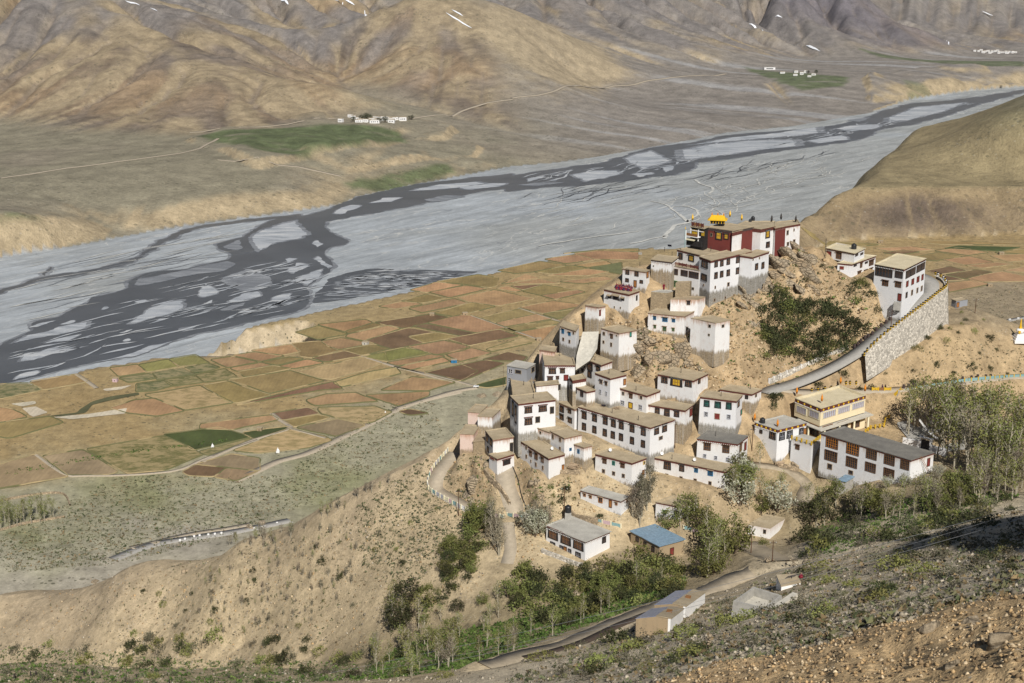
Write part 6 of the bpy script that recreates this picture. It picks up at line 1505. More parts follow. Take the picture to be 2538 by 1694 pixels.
tank(on_roof('summit_wing', 1640,212), 'black water tank on the summit roof', 0.55,1.2); tank(on_roof('summit_wing', 1612,225), 'small dark water tank on the summit roof', 0.4,0.8)
tank(on_roof('stepped_house_storey', 935,188), 'black water tank on the stepped white house'); tank(on_roof('hall_annex', 195,420), 'black water tank on the annex of the cream hall', 0.7,1.3)
tank(on_roof('black_trim_house', 352,282), 'black water tank on a concrete plinth above the front house', 0.8,1.7,1.7)
# summit roof rooms
def room(name, zt, chain, base, D, mat, label, roofm='earth_roof', fr=None):
 B(name, zt, chain, base, label, 'hut', D=D, wall=mat, frieze=fr, roof=roofm, dl=-3, st=0.3, fix=False, over=0.06, ext=0.4, group='small rooms on the summit roofs')
# railing on the gallery house
def railing(name, pts, label, cat='railing', hgt=1.0, post='paint_orange', rail='paint_orange', step=1.6, panel=None, group=None, pw=0.14, cap=None, nrail=2):
 P = [Vector(p) for p in pts]; root = empty(name, P[0], label, cat, group); o0 = P[0]
 pm = MB(); pm.box((0,0, hgt / 2),(pw, pw, hgt))
 if cap: pm.box((0,0, hgt + 0.05),(pw * 1.3, pw * 1.3,0.1))
 pme = pm.mesh('post', M[post])
 for a, b in zip(P[:-1], P[1:]):
  d = b - a; n = max(1, round(d.to_2d().length / step)); e = Vector((d.x, d.y, 0)).normalized(); nn = Vector((e.y, -e.x, 0)); rz = math.atan2(e.y, e.x)
  for i in range(n): put('post', pme, root, a + d * i / n - o0,(0,0, rz))
  if panel:
   for i in range(n):
    m = MB(); q0 = a + d * (i + 0.08) / n - o0; q1 = a + d * (i + 0.92) / n - o0
    h0, h1 = hgt * 0.15, hgt * 0.85
    m.prism([q0 + nn * 0.05 + UP * h0, q1 + nn * 0.05 + UP * h0, q1 - nn * 0.05 + UP * h0, q0 - nn * 0.05 + UP * h0],[q0 + nn * 0.05 + UP * h1, q1 + nn * 0.05 + UP * h1, q1 - nn * 0.05 + UP * h1, q0 - nn * 0.05 + UP * h1])
    m.build('panel', M[panel[i % len(panel)]], root)
  else:
   for k in range(nrail):
    m = MB(); zz = hgt * (0.92 - 0.42 * k); m.tube(a - o0 + UP * zz, b - o0 + UP * zz, 0.045, n=5); m.build('rail', M[rail], root)
 put('post', pme, root, P[-1] - o0)
 return root
def rp_(bn, *pts):
 return [on_roof(bn, x, y) + UP * (BD[bn]['lip']) for x, y in pts]
railing('roof_railing', rp_('balcony_house', (735,708),(1030,765)), 'red railing along the roof of the galleried house', post='frieze', rail='frieze', panel=['frieze', 'frieze_old', 'frieze'], step=1.3)
railing('tower_balcony', rp_('curtain_tower', (960,278),(1092,300)), 'dark red carved parapet on the entrance tower roof', post='frieze', panel=['frieze', 'wood'], step=0.8, hgt=1.3)
# lower balcony and yellow awning of the entrance tower
b_ = BD['curtain_tower']; A_, N_ = b_['pts'][0], b_['pts'][1]; e_ = (N_ - A_).normalized(); n_ = Vector((e_.y, -e_.x, 0))
def wall_box(root, name, A, e, n, along, z, size, out, mat):
 m = MB(); m.box(Vector((A.x, A.y, 0)) + e * along + n * out + UP * z - root.location, size, 0,(e, n, UP)); return m.build(name, M[mat], root)
ct = ROOTS['curtain_tower']; L_ = (N_ - A_).length
wall_box(ct, 'balcony', A_, e_, n_, L_ * .3, zpix(px('A', (0,400))[1],383),(L_ * .95,1.4, .25), .7, 'paint_white'); wall_box(ct, 'balcony_rail', A_, e_, n_, L_ * .3, zpix(px('A', (0,378))[1],383),(L_ * .95, .1, .7),1.38, 'wood')
wall_box(ct, 'awning', A_, e_, n_, L_ * .12, zpix(px('A', (0,438))[1],383),(L_ * .7,1.3, .35), .7, 'paint_cream'); wall_box(ct, 'cornice', A_, e_, n_, L_ * .5, b_['zr'] - 1.0,(L_ * 1.02, .3, .16), .1, 'paint_white')
for k in (0.02,0.62): wall_box(ct, 'pillar', A_, e_, n_, L_ * k, b_['zr'] - 2.2,(.22, .22,3.2), .2, 'paint_white')
wall_box(ct, 'lower_front', A_, e_, n_, L_ * .35, zpix(px('A', (0,480))[1],383),(L_ * 1.2, .5,1.5), .3, 'window_black')
# flag pole before the tower
fp = Vector(atD(*px('A', (884,515)),381)); m = MB(); m.tube((0,0,0),(0,0,5.2),0.10,0.08,6,0); m.box((0.16,0,3.6),(0.28,0.04,2.6),1); m.tube((0,0,5.2),(0,0,5.9),0.16,0.03,6,2)
single('prayer_flag_pole', m, [M['paint_teal'], M['flag_white'], M['gold']], fp, 'blue and white prayer flag pole left of the entrance tower', 'flag pole')
# red painted stripe of the summit tower and yellow gallery curtains are flat paint: a thin coat proud of the wall
b_ = BD['summit_tower']; A_, N_ = b_['pts'][1], b_['pts'][2]; e_ = (N_ - A_).normalized(); n_ = Vector((e_.y, -e_.x, 0)); LL = (N_ - A_).length
m = MB(); H_ = b_['zr'] - b_['zb']; q0 = A_ + n_ * 0.03; q1 = N_ + n_ * 0.03; ft = 0.012 * (H_ + b_['ext'])
vs = []; at = dict(hb=[], ht=[], dl=[], st=[])
for zz, off in ((b_['zb'] - 5.5, ft),(b_['zr'] - 0.8,0.02)):
 for q in (q0, q1): vs.append(q + n_ * off + UP * zz - ROOTS['summit_tower'].location); at['hb'].append(zz - b_['zb'] + 4); at['ht'].append(b_['zr'] - zz); at['dl'].append(-3); at['st'].append(.5)
m.add(vs, [(0,1,3,2)],0, **at); m.build('red_coat', M['redwash'], ROOTS['summit_tower'])
# seated crowd
def person_mesh(robe, seed, standing=False):
 r = random.Random(seed); m = MB()
 lean = r.uniform(-.06, .06)
 if standing: prof = [(.20,0),(.24, .15),(.21, .6),(.19, .95),(.24,1.25),(.20,1.40),(.07,1.46),(.06,1.52)]; hz = 1.62
 else: prof = [(.34,0),(.42, .10),(.36, .28),(.24, .42),(.25, .58),(.21, .68),(.07, .73),(.06, .78)]; hz = .88
 n = 10; vs = []; fs = []
 for k, (rad, z) in enumerate(prof):
  for i in range(n):
   a = 2 * math.pi * i / n; sx = 1.15 if z > .1 else 1.0
   vs.append((rad * math.cos(a) * sx + lean * z, rad * math.sin(a) * (.85 if z > .35 else 1.05), z))
 for k in range(len(prof) - 1): fs += [(k * n + i, k * n + (i + 1) % n, (k + 1) * n + (i + 1) % n, (k + 1) * n + i) for i in range(n)]
 fs.append(tuple(range(n - 1,-1,-1)))
 m.add(vs, fs, 0)
 # arms folded into the lap / at the sides
 for s in (-1,1):
  sh = Vector((s * .25,0, hz - .26)); el = sh + Vector((s * .07,-.08,-.26)); ha = el + (Vector((-s * .2,-.2,-.04)) if not standing else Vector((0,-.05,-.26)))
  m.tube(sh, el, .075, .06,6,0); m.tube(el, ha, .06, .045,6,0); m.tube(ha, ha + (ha - el).normalized() * .1, .045, .03,6,1)
 m.lathe((lean * hz, 0, hz - .12),[(.05,0),(.085, .04),(.10, .11),(.095, .17),(.06, .23),(.02, .25)],8,1)
 m.lathe((lean * hz, .012, hz - .03),[(.103,0),(.103, .08),(.07, .15),(.02, .175)],8,2)
 m.box((lean * hz, -.105, hz - .02),(.03, .04, .05),1)
 return m.mesh('person', [M[robe], M['skin'], M['hair']], True)
pm_ = [person_mesh('robe', 1), person_mesh('robe', 2), person_mesh('robe_dark', 3), person_mesh('robe', 4), person_mesh('robe_dark', 5)]
rr = random.Random(5)
for i in range(26):
 x = 125 + 170 * (i % 9) / 8 + rr.uniform(-8,8); y = 945 + 14 * (i // 9) + 0.14 * (x - 125) + rr.uniform(-4,4)
 q = on_roof('assembly_house', x, y)
 o = put('person', pm_[i % 5], None, q, (0,0, rr.uniform(-.6, .9)),(1.05,1.05, rr.uniform(.95,1.15)))
 if i % 5 in (2,4): tag(o, 'person in dark purple robe seated in the crowd on the flat roof', 'person', 'crowd seated on the roof')
 else: tag(o, 'person in maroon robe seated in the crowd on the flat roof', 'person', 'crowd seated on the roof')
sp_ = person_mesh('robe', 9, True)
q = on_roof('stone_ledge_house', 650,985); tag(put('person', sp_, None, q + UP * .16), 'person in maroon robe standing on the grey ledge below the galleried house', 'person')
for (x, y), rb, lb in (((1165,1310), 'robe_dark', 'person in dark clothes walking on the lower road by the posts'),((1190,1312), 'hair', 'person in black standing beside another on the lower road')):
 q = ground('E', x, y); tag(put('person', person_mesh(rb, x, True), None, q, (0,0,1.0)), lb, 'person')
# long stair
def stair(name, a, b, w, n, label, mat='stone_mud'):
 a, b = Vector(a), Vector(b); d = b - a; root = empty(name, a, label, 'stair'); e = Vector((d.x, d.y, 0)); run = e.length / n; e.normalize(); nn = Vector((e.y, -e.x, 0)); rise = d.z / n
 m = MB(); m.box((0,0,-0.9),(run * 1.02, w, rise + 1.8),0); me = m.mesh('step', M[mat]); rz = math.atan2(e.y, e.x)
 for i in range(n): put('step', me, root, e * run * (i + .5) + UP * (rise * (i + .5)),(0,0, rz + random.uniform(-.02, .02)))
 return root
s0 = ground('C', 1440,925); s1 = Vector((0,0,0)); X_, Y_ = px('C', (1670,690)); s1 = Vector(atZ(X_, Y_, BD['long_house']['zb'] + 0.2))
stair('stone_stair', s0 + UP * .1, s1,2.3,15, 'long stone stair rising between the white house and the long house')
q0 = ground('E', 1300,690) + UP * .1; q1 = wall_hit(BD['gallery_house']['pts'][0], BD['gallery_house']['pts'][1], *px('E', (1300,612)))[0]; q1 = q1 + Vector((-0.8,-1.2,0))
stair('door_stair', q0, q1,1.8,9, 'short grey stair up to the door of the glazed gallery house', 'concrete')
# great retaining wall with its guard posts
m = MB(); n = 60
ti = np.linspace(0,1, n)
T_ = np.c_[[np.interp(ti, np.linspace(0,1, len(WALL_TOP)), WALL_TOP[:, k]) for k in range(3)]].T; F_ = np.c_[[np.interp(ti, np.linspace(0,1, len(WALL_FOOT)), WALL_FOOT[:, k]) for k in range(3)]].T
F_[:, 2] = np.minimum(F_[:, 2], T_[:, 2] - .6) - 1.5
org = Vector(T_[-1])
dT = np.gradient(T_, axis=0); nb = np.c_[dT[:, 1],-dT[:, 0]]; nb /= np.linalg.norm(nb, axis=1)[:, None]
if nb[30,1] > 0: nb = -nb
vs = []
for k in range(n): vs += [Vector(T_[k]) + Vector((nb[k, 0] * .25, nb[k, 1] * .25, .25)) - org, Vector((T_[k, 0] + nb[k, 0] * 1.4, T_[k, 1] + nb[k, 1] * 1.4, F_[k, 2])) - org, Vector((T_[k, 0] - nb[k, 0] * .7, T_[k, 1] - nb[k, 1] * .7, T_[k, 2] + .25)) - org]
for k in range(n - 1): m.add([vs[3 * k], vs[3 * k + 1], vs[3 * k + 4], vs[3 * k + 3], vs[3 * k + 2], vs[3 * k + 5]],[(0,1,2,3),(4,0,3,5)])
o = m.build('retaining_wall', M['rubble_wall'], None, False, org); o.data.validate()
tag(o, 'high grey rubble retaining wall holding up the curving road', 'retaining wall')
pm1 = MB()
for k in range(4): pm1.box((0,0, .14 + .28 * k),(.42, .30, .28), k % 2)
gp = pm1.mesh('guard_post', [M['paint_yellow'], M['window_black']])
pm2 = MB()
for k in range(4): pm2.box((0,0, .14 + .28 * k),(.42, .30, .28), k % 2)
gw = pm2.mesh('guard_post', [M['paint_white'], M['window_black']])
for k, f in enumerate(np.linspace(0.0,1,40)):
 q = [np.interp(f, ti, T_[:, j]) for j in range(3)]; w_ = f < 0.14 and k % 2
 o = put('guard_post', gw if w_ else gp, None, (q[0], q[1], q[2] + .2),(0,0, math.atan2(np.interp(f, ti, dT[:, 1]), np.interp(f, ti, dT[:, 0]))))
 tag(o, ('white and black guard post at the road bend, %s from the far end' if w_ else 'striped yellow guard post on the retaining wall, %s from the far end') % nth(k + 1), 'guard post', 'posts along the hill road')
for x, y in ((2126,893),(2110,902),(2076,925),(2062,932),(2046,942),(2028,955),(2012,968),(2100,908)):
 q = ground('', x, y); tag(put('guard_post', gp, None, q, (0,0, .6)), 'yellow and black striped guard post on the lower bend of the hill road', 'guard post', 'posts on the lower bend')
# upper side of the road: dark planting baskets
ob = MB(); ob.lathe((0,0,0),[(.34,0),(.38, .5),(.36,1.15),(.3,1.2)],8)
bk = ob.mesh('planting_basket', M['frieze_dark'])
for x, y in ((2118,864),(2126,858),(2134,850),(2144,842),(2152,838),(2162,832),(2172,822),(2184,812),(2196,804),(2206,796),(2214,788)):
 q = ground('', x, y); tag(put('planting_basket', bk, None, q), 'dark wire planting basket on the upper edge of the hill road', 'basket', 'baskets along the hill road')
for x, y in ((2240,950),(2252,946),(2264,948),(2290,940),(2346,935),(2386,928),(2408,925),(2424,918),(2444,920),(2456,918)):
 q = ground('', x, y + 8); tag(put('planting_basket', bk, None, q), 'dark wire planting basket beside the lower road', 'basket', 'baskets along the lower road')
# white-posted rubble wall
P_ = resample(hits('E', [(250,1275),(330,1235),(480,1170),(620,1110),(760,1050),(890,1000)]),2.2)
rt = empty('posted_wall', P_[0], 'low rubble wall with white posts on the inner side of the road', 'wall')
for a, b in zip(P_[:-1], P_[1:]):
 a, b = Vector(a), Vector(b); e = (b - a); e.z = 0; L = e.length; e.normalize(); nn = Vector((e.y, -e.x, 0)); o0 = Vector(P_[0])
 m = MB(); m.prism([a - o0 + nn * .3 - UP * .6, b - o0 + nn * .3 - UP * .6, b - o0 - nn * .3 - UP * .6, a - o0 - nn * .3 - UP * .6],[a - o0 + nn * .2 + UP * 1.1, b - o0 + nn * .2 + UP * 1.1, b - o0 - nn * .2 + UP * 1.1, a - o0 - nn * .2 + UP * 1.1]); m.build('wall_section', M['rubble_wall'], rt)
 m = MB(); m.box(a - o0 + UP * .6,(.2, .5,1.5),0,(e, nn, UP)); m.build('post', M['paint_white'], rt)
# coloured parapets
P_ = [Vector((p[0], p[1], p[2])) for p in resample(hits('E', [(1060,1368),(1200,1375),(1350,1352),(1480,1325),(1620,1300),(1800,1272),(2000,1250),(2200,1235),(2400,1225)]),2.3)]
railing('road_parapet', P_, 'yellow-posted parapet with blue panels along the lower road', 'parapet', 1.15, 'paint_yellow', panel=['paint_teal', 'paint_grey', 'paint_teal'], step=2.3, pw=.3)
tmp = np.gradient(PATH_LEFT[:, :2], axis=0); nl = np.c_[-tmp[:, 1], tmp[:, 0]]; nl /= np.linalg.norm(nl, axis=1)[:, None] + 1e-9
side = 1 if (PATH_LEFT[8] + np.r_[nl[8],0] * 2)[0] < PATH_LEFT[8][0] else -1
P_ = [Vector((p[0] + side * n_[0] * 2.0, p[1] + side * n_[1] * 2.0, p[2])) for p, n_ in zip(PATH_LEFT, nl)]
railing('path_parapet', P_, 'cream-posted parapet with teal, pink and grey panels along the left path', 'parapet', 1.2, 'paint_cream', panel=['paint_teal'], step=1.5, pw=.34)
for k, ch in enumerate([c for c in bpy.data.objects['path_parapet'].children if c.name.startswith('panel')]):
 ch.data.materials.clear(); ch.data.materials.append(M[['paint_grey', 'paint_white', 'paint_cream', 'paint_pink', 'paint_teal', 'paint_grey'][(k * 7 + k // 3) % 6]])
m = MB(); n = len(P_)
for a, b in zip(P_[:-1], P_[1:]):
 m.add([a + UP * .1, b + UP * .1, b + Vector((-.5,-.7,-4.0)), a + Vector((-.5,-.7,-4.0))],[(0,3,2,1)])
tag(m.build('path_wall', M['rubble_wall']), 'grey rubble wall holding the left path above the sandy slope', 'retaining wall')
for tg, pts, lb in (('H', [(1150,1040),(1290,1050),(1420,1070)], 'teal panelled parapet at the foot of the ramp'),('G', [(560,310),(700,340),(780,360)], 'teal panelled wall behind the front house'),('G', [(1290,370),(1420,410)], 'green and red gate panels beside the tin-roofed house')):
 railing('yard_parapet', [Vector(p) for p in hits(tg, pts)], lb, 'parapet', 1.2, 'paint_cream', panel=['paint_teal', 'paint_pink'], step=2.0, pw=.3)
# cream hall: medallions, columns, terrace railing, stairs with yellow sides
for bn, xs in (('hall_upper', ((0,4),(1,9))),('hall_annex', ((0,5),(1,5)))):
 b_ = BD[bn]; fr = [c for c in ROOTS[bn].children if c.name.startswith('frieze')][0]
 m = MB(); m.lathe((0,0,0),[(.30,0),(.30, .06),(.18, .10)],10); me = m.mesh('medallion', M['gold'])
 for wi, cnt in xs:
  A_, C_ = b_['pts'][wi], b_['pts'][wi + 1]; e_ = (C_ - A_).normalized(); n_ = Vector((e_.y, -e_.x, 0)); L = (C_ - A_).length
  for k in range(cnt):
   q = A_ + e_ * L * (k + .5) / cnt + n_ * .09; put('medallion', me, fr, Vector((q.x, q.y, b_['zr'] - .15 - b_['fh'] * .55)) - ROOTS[bn].location, (math.pi / 2,0, math.atan2(n_.y, n_.x) + math.pi / 2))
b_ = BD['hall_lower']; rl = ROOTS['hall_lower']
for wi, f in ((0, .1),(0, .55),(1,0.0),(1, .33),(1, .66),(1, .98)):
 A_, C_ = b_['pts'][wi], b_['pts'][wi + 1]; e_ = (C_ - A_).normalized(); n_ = Vector((e_.y, -e_.x, 0)); q = A_.lerp(C_, f) + n_ * 1.25
 m = MB(); m.box((0,0,1.4),(.4, .4,4.0)); m.build('column', M['paint_cream'], rl, False, Vector((q.x, q.y, b_['zb'])) - rl.location)
tb = BD['hall_terrace']; railing('terrace_railing', rp_('hall_terrace', (432,553),(592,600),(662,548)), 'yellow railing round the small white terrace', post='paint_yellow', rail='paint_yellow', step=1.5, pw=.3)
zc = 210.45
pt = lambda x, y: Vector(atZ(*px('F', (x, y)), zc))
railing('court_railing', [pt(1030,500),(pt(1070,470)), pt(1180,452), pt(1190,400)], 'yellow railing at the edge of the paved forecourt', post='paint_yellow', rail='paint_yellow', step=1.6, pw=.34)
railing('court_railing', [pt(1190,400), pt(1250,372), pt(1320,345)], 'yellow railing running back from the paved forecourt', post='paint_yellow', rail='paint_yellow', step=1.6, pw=.34)
q0 = Vector(atZ(*px('E', (1160,1500)),210.5)); q1 = ground('E', 1300,1395, dmin=352) + UP * .2
stair('court_stair', q0, q1,2.2,12, 'flight of steps between yellow sides up to the lower road', 'concrete')
e_ = (q1 - q0); n_ = Vector((e_.y, -e_.x, 0)).normalized()
for s in (-1.3,1.3):
 m = MB(); a, b = n_ * s, e_ + n_ * s
 m.prism([a + n_ * .15 - UP * .3, b + n_ * .15 - UP * .3, b - n_ * .15 - UP * .3, a - n_ * .15 - UP * .3],[a + n_ * .15 + UP * .9, b + n_ * .15 + UP * .9, b - n_ * .15 + UP * .9, a - n_ * .15 + UP * .9])
 m.build('side_wall', M['paint_yellow'], bpy.data.objects['court_stair'])
railing('landing_railing', [ground('E', x, y, dmin=350) + UP * .1 for x, y in ((1080,1375),(1230,1360))], 'yellow railing on the landing beside the steps', post='paint_yellow', panel=['paint_yellow', 'wood'], step=1.6, pw=.3)
def flagpole(pos, h, label):
 m = MB(); m.tube((0,0,0),(0,0, h), .07, .05,6,0); m.box((.2,0, h * .52),(.4, .03, h * .85),1)
 return single('prayer_flag', m, [M['wood_bare'], M['flag_white']], pos, label, 'flag')
flagpole(Vector(atZ(*px('E', (1338,1452)),210.5)),8.5, 'tall white vertical prayer flag by the paved forecourt')
# stupa on the right edge
q = ground('T', 2300,1085, dmin=380); q.z -= .3
s_ = empty('stupa', q, 'white stupa with golden spire on the right shoulder', 'stupa')
m = MB()
for k, (w_, h_) in enumerate(((3.8, .9),(3.2, .6),(2.6, .6),(2.1, .5))): m.box((0,0,[0.45,1.2,1.8,2.35][k]),(w_, w_, h_))
m.build('plinth', M['paint_white'], s_); m = MB(); m.lathe((0,0,2.6),[(.8,0),(1.05, .5),(1.15,1.0),(.9,1.3),(.4,1.45)],14); d_ = m.build('dome', M['paint_white'], s_, True)
m = MB(); m.box((-.5,-1.0,3.2),(.6, .3, .8)); m.build('niche', M['gold'], d_)
m = MB(); m.box((0,0,4.3),(.7, .7, .5)); m.lathe((0,0,4.5),[(.34,0),(.30, .5),(.16,1.8),(.2,2.0),(.03,2.5)],10); m.build('spire', M['gold'], s_)
# small white stupas in the fields
for x, y, h, lb in ((527,1110,3.0, 'little white stupa at the corner of the dark green field'),(689,1122,3.4, 'pointed white stupa beside the field track'),(955,1024,1.6, 'tiny white marker among the pale plots')):
 p_ = hit(x, y)[0]; m = MB(); m.box((0,0, h * .15),(h * .6, h * .6, h * .3)); m.lathe((0,0, h * .3),[(h * .26,0),(h * .27, h * .2),(h * .14, h * .38),(h * .06, h * .5),(h * .02, h * .75)],10); single('field_stupa', m, M['paint_white'], p_, lb, 'stupa', 'white stupas in the fields')
# ---------------------------------------------------------------- rocks
def ico(sub):
 t = (1 + 5 ** .5) / 2
 V = np.array([(-1, t, 0),(1, t, 0),(-1,-t, 0),(1,-t, 0),(0,-1, t),(0,1, t),(0,-1,-t),(0,1,-t),(t, 0,-1),(t, 0,1),(-t, 0,-1),(-t, 0,1)], float)
 Fc = np.array([(0,11,5),(0,5,1),(0,1,7),(0,7,10),(0,10,11),(1,5,9),(5,11,4),(11,10,2),(10,7,6),(7,1,8),(3,9,4),(3,4,2),(3,2,6),(3,6,8),(3,8,9),(4,9,5),(2,4,11),(6,2,10),(8,6,7),(9,8,1)])
 V /= np.linalg.norm(V, axis=1)[:, None]
 for _ in range(sub):
  d = {}; V = V.tolist(); nf = []
  def mid(a, b):
   k = (min(a, b), max(a, b))
   if k not in d:
    m = np.array(V[a]) + np.array(V[b]); d[k] = len(V); V.append((m / np.linalg.norm(m)).tolist())
   return d[k]
  for a, b, c in Fc:
   x, y, z = mid(a, b), mid(b, c), mid(c, a); nf += [(a, x, z),(b, y, x),(c, z, y),(x, y, z)]
  V = np.array(V); Fc = np.array(nf)
 return V, Fc
def boulder(seed, sub=3, planes=16, rough=.10):
 r = np.random.default_rng(seed); V, Fc = ico(sub)
 n = r.normal(size=(planes, 3)); n /= np.linalg.norm(n, axis=1)[:, None]; d = r.uniform(.55,1.0, planes)
 c = np.maximum(V @ n.T, 1e-3); rad = np.minimum((d / c).min(1),1.25)
 P = V * rad[:, None]
 P *= (1 + rough * fbm(P[:, 0] * 3 + P[:, 2] * 2, P[:, 1] * 3 - P[:, 2],3, seed))[:, None]
 return np_mesh('boulder', P, Fc, M['rock'], False)
ROCKS = [boulder(40 + k) for k in range(7)]
def rock(x, y, r, tg='', label=None, sink=.35, st=(1,1,1), name='boulder', dmin=40, tilt=0.0, cat='rock', group='rocks of the monastery crag'):
 q = ground(tg, x, y, dmin=dmin); s = ZO[tg][2]; rm = r * (1.6 if tg in 'AB' else 1.3) / s * q.y / FPX * 1.04
 o = put(name, ROCKS[rr.randrange(7)], None, q - UP * rm * sink * st[2] + Vector((0, rm * .4,0)),(rr.uniform(-.3, .3), tilt + rr.uniform(-.2, .2), rr.uniform(0,6.28) if not tilt else rr.uniform(-.3, .5)),(rm * st[0] * rr.uniform(.85,1.15), rm * st[1] * rr.uniform(.85,1.15), rm * st[2] * rr.uniform(.85,1.15)))
 return tag(o, label, cat, group)
rr = random.Random(11)
for x, y, r, lb in [(1400,760,85, 'tall ochre boulder left of the rubble heap under the crag'),(1640,850,110, 'huge rounded tan boulder above the yellow-windowed house'),(1650,560,80, 'grey-tan boulder below the teal-windowed house'),(1880,690,105, 'large fractured boulder in the middle of the crag'),(2150,600,90, 'pale jagged boulder right of the teal-windowed house'),(2000,770,70, 'tan boulder above the yellow-windowed house roof'),(1480,520,55, 'dark boulder beside the green-doored house'),
     (965,500,55, 'narrow ochre rock under the blue-shuttered house'),(1105,370,60, 'orange rock below the pink-stained cell'),(60,1090,65, 'pale rounded boulder at the left edge of the monastery'),(1750,560,60, 'small pale boulder among the crag rubble'),(1250,560,50, 'tan rock at the foot of the green-doored house'),(1550,660,60, 'rough tan rock below the dark ledge'),(2080,860,60, 'tan boulder right of the yellow-windowed house'),(1780,800,70, 'cracked boulder between two larger ones')]:
 rock(x, y, r, 'B', lb)
k_ = 0
for x, y, r in [(1700,1010,70),(1880,740,85),(1960,830,90),(2060,700,70),(2160,640,60),(2230,730,70),(1640,1150,80),(1760,1400,75),(1600,1060,60),(2100,930,80),(2250,930,80),(2000,980,70),(1850,930,80),(2180,820,90),(1720,1260,70),(2300,850,60),(1900,650,50),(1560,1290,60),(1680,1500,70),(1950,1100,60),(2080,1080,60),(2200,1080,55),(2300,1060,60)]:
 k_ += 1
 rock(x, y, r, 'A', 'tilted slab of tan layered rock on the face of the crag', .5,(1.7, .8, .55), 'rock_slab', tilt=.75)
for _ in range(46):
 x, y = rr.uniform(1560,2330), rr.uniform(640,1500)
 if y > 1050 + (2330 - x) * .35 or (1750 < x < 2330 and y > 1150): continue
 rock(x, y, rr.uniform(22,60), 'A', 'broken tan rock on the face of the crag', .35,(1.3, .9, .7), 'crag_rock', tilt=.6)
for _ in range(26): rock(rr.uniform(1420,2330), rr.uniform(430,800), rr.uniform(20,55), 'B', 'tan rock in the rubble between the middle houses', .3,(1.1,1, .9), 'rubble_rock')
for x, y, r in [(260,1090,80),(190,1180,60),(330,820,50),(330,110,60),(960,1090,60),(1000,1240,45),(880,1030,50),(250,1250,60),(400,880,50),(300,760,40)]: rock(x, y, r, 'C', 'grey rock outcrop on the slope below the left houses', .4, group='outcrops below the left houses')
for x, y, r, lb in [(410,900,55, 'pale grey split boulder in the scrub below the front house'),(2290,600,35, 'pale boulder beside the stone heap in the yard'),(700,640,25, 'tan boulder among shrubs near the front house'),(840,820,40, 'white-grey boulder in the gully thicket')]: rock(x, y, r, 'G', lb, group='boulders in the gully')
for x, y, r, lb in [(1940,960,48, 'large smooth pale boulder on the ochre ridge'),(2110,930,42, 'angular tan boulder on the crest of the ochre ridge'),(2030,1120,36, 'low flat boulder on the ochre ridge'),(2240,1050,50, 'white rock rib breaking out of the ochre ridge'),(2330,950,30, 'small boulder at the right end of the ochre ridge'),(1410,830,14, 'dark grey stone on the gravel slope'),(1660,820,16, 'pale stone on the gravel slope'),(1830,520,18, 'pale boulder at the edge of the cast shadow'),(1000,760,12, 'pale stone near the concrete tank')]: rock(x, y, r, 'Y', lb, group='boulders on the near slope')
for x, y, r in [(1150,440,24),(1200,420,18),(850,630,16),(750,755,16),(500,775,14),(2230,855,26),(720,1010,20),(430,690,18)]: rock(x, y, r, 'X', 'grey boulder lying on the sandy spur', group='boulders on the sandy spur')
# loose stones: nobody could count them
def px_scatter(poly, n, seed, dmin=40):
 r = np.random.default_rng(seed); P = np.array(poly, float); out = []
 while len(out) < n:
  q = r.uniform(P.min(0), P.max(0),(n * 2,2)); q = q[sdf_poly(q[:, 0], q[:, 1], poly) > 0]; out += q.tolist()
 q = np.array(out[:n]); return hit(q[:, 0], q[:, 1], dmin)
FOOT = [[(p.x, p.y) for p in offset_poly(b['pts'], .8)] for b in BLD]
def clear(P, pad=0.0):
 k = np.ones(len(P), bool)
 for f in FOOT:
  f_ = np.array(f); m = (P[:, 0] > f_[:, 0].min() - pad) & (P[:, 0] < f_[:, 0].max() + pad) & (P[:, 1] > f_[:, 1].min() - pad) & (P[:, 1] < f_[:, 1].max() + pad) & k
  i = np.flatnonzero(m)
  if len(i): k[i] &= sdf_poly(P[i, 0], P[i, 1], f) < -pad
 for _, P_, w, _m in NEAR_TRACKS + [('', ROAD_HILL, 2.6, ''),('', PATH_LEFT, 2.0, '')]:
  k &= dist_line(P[:, 0], P[:, 1],[tuple(p[:2]) for p in P_[::3]] + [tuple(P_[-1][:2])]) > np.max(w) + pad
 return k
def stones(name, P, size, label, cols, seed):
 r = np.random.default_rng(seed); P = P[clear(P)]; n = len(P)
 z = terrain(P[:, 0], P[:, 1]); s = size(P, r)
 base = np.array([(1,0,0),(0,1,0),(-1,0,0),(0,-1,0),(0,0, .8),(0,0,-.6)], float)
 Fo = np.array([(0,1,4),(1,2,4),(2,3,4),(3,0,4),(1,0,5),(2,1,5),(3,2,5),(0,3,5)])
 V = base[None] * s[:, None, None] * r.uniform(.55,1.35,(n, 6,3)); a = r.uniform(0,6.28, n); c, d = np.cos(a)[:, None], np.sin(a)[:, None]
 V = np.stack([V[..., 0] * c - V[..., 1] * d, V[..., 0] * d + V[..., 1] * c, V[..., 2]],-1) + r.normal(0, .12,(n, 6,3)) * s[:, None, None]
 V += np.c_[P[:, :2], z + s * .15][:, None, :]
 C = np.array([lin(*k) for k in cols])[r.integers(0, len(cols), n)] * r.uniform(.75,1.25,(n, 1))
 Fa = (Fo[None] + 6 * np.arange(n)[:, None, None]).reshape(-1,3)
 return tag(put(name, np_mesh(name, V.reshape(-1,3), Fa, M['stones'], False, {'gc': np.repeat(C, 6,0)})), label, 'stones', kind='stuff')
t = NT('stones'); t.color(t.mix(1.0, t.attr('gc', 'Color'), t.ramp(t.noise(t.geo(),4,3, .7),[(.3, .75),(.7,1.2)]), 'MULTIPLY')); M['stones'] = t.m
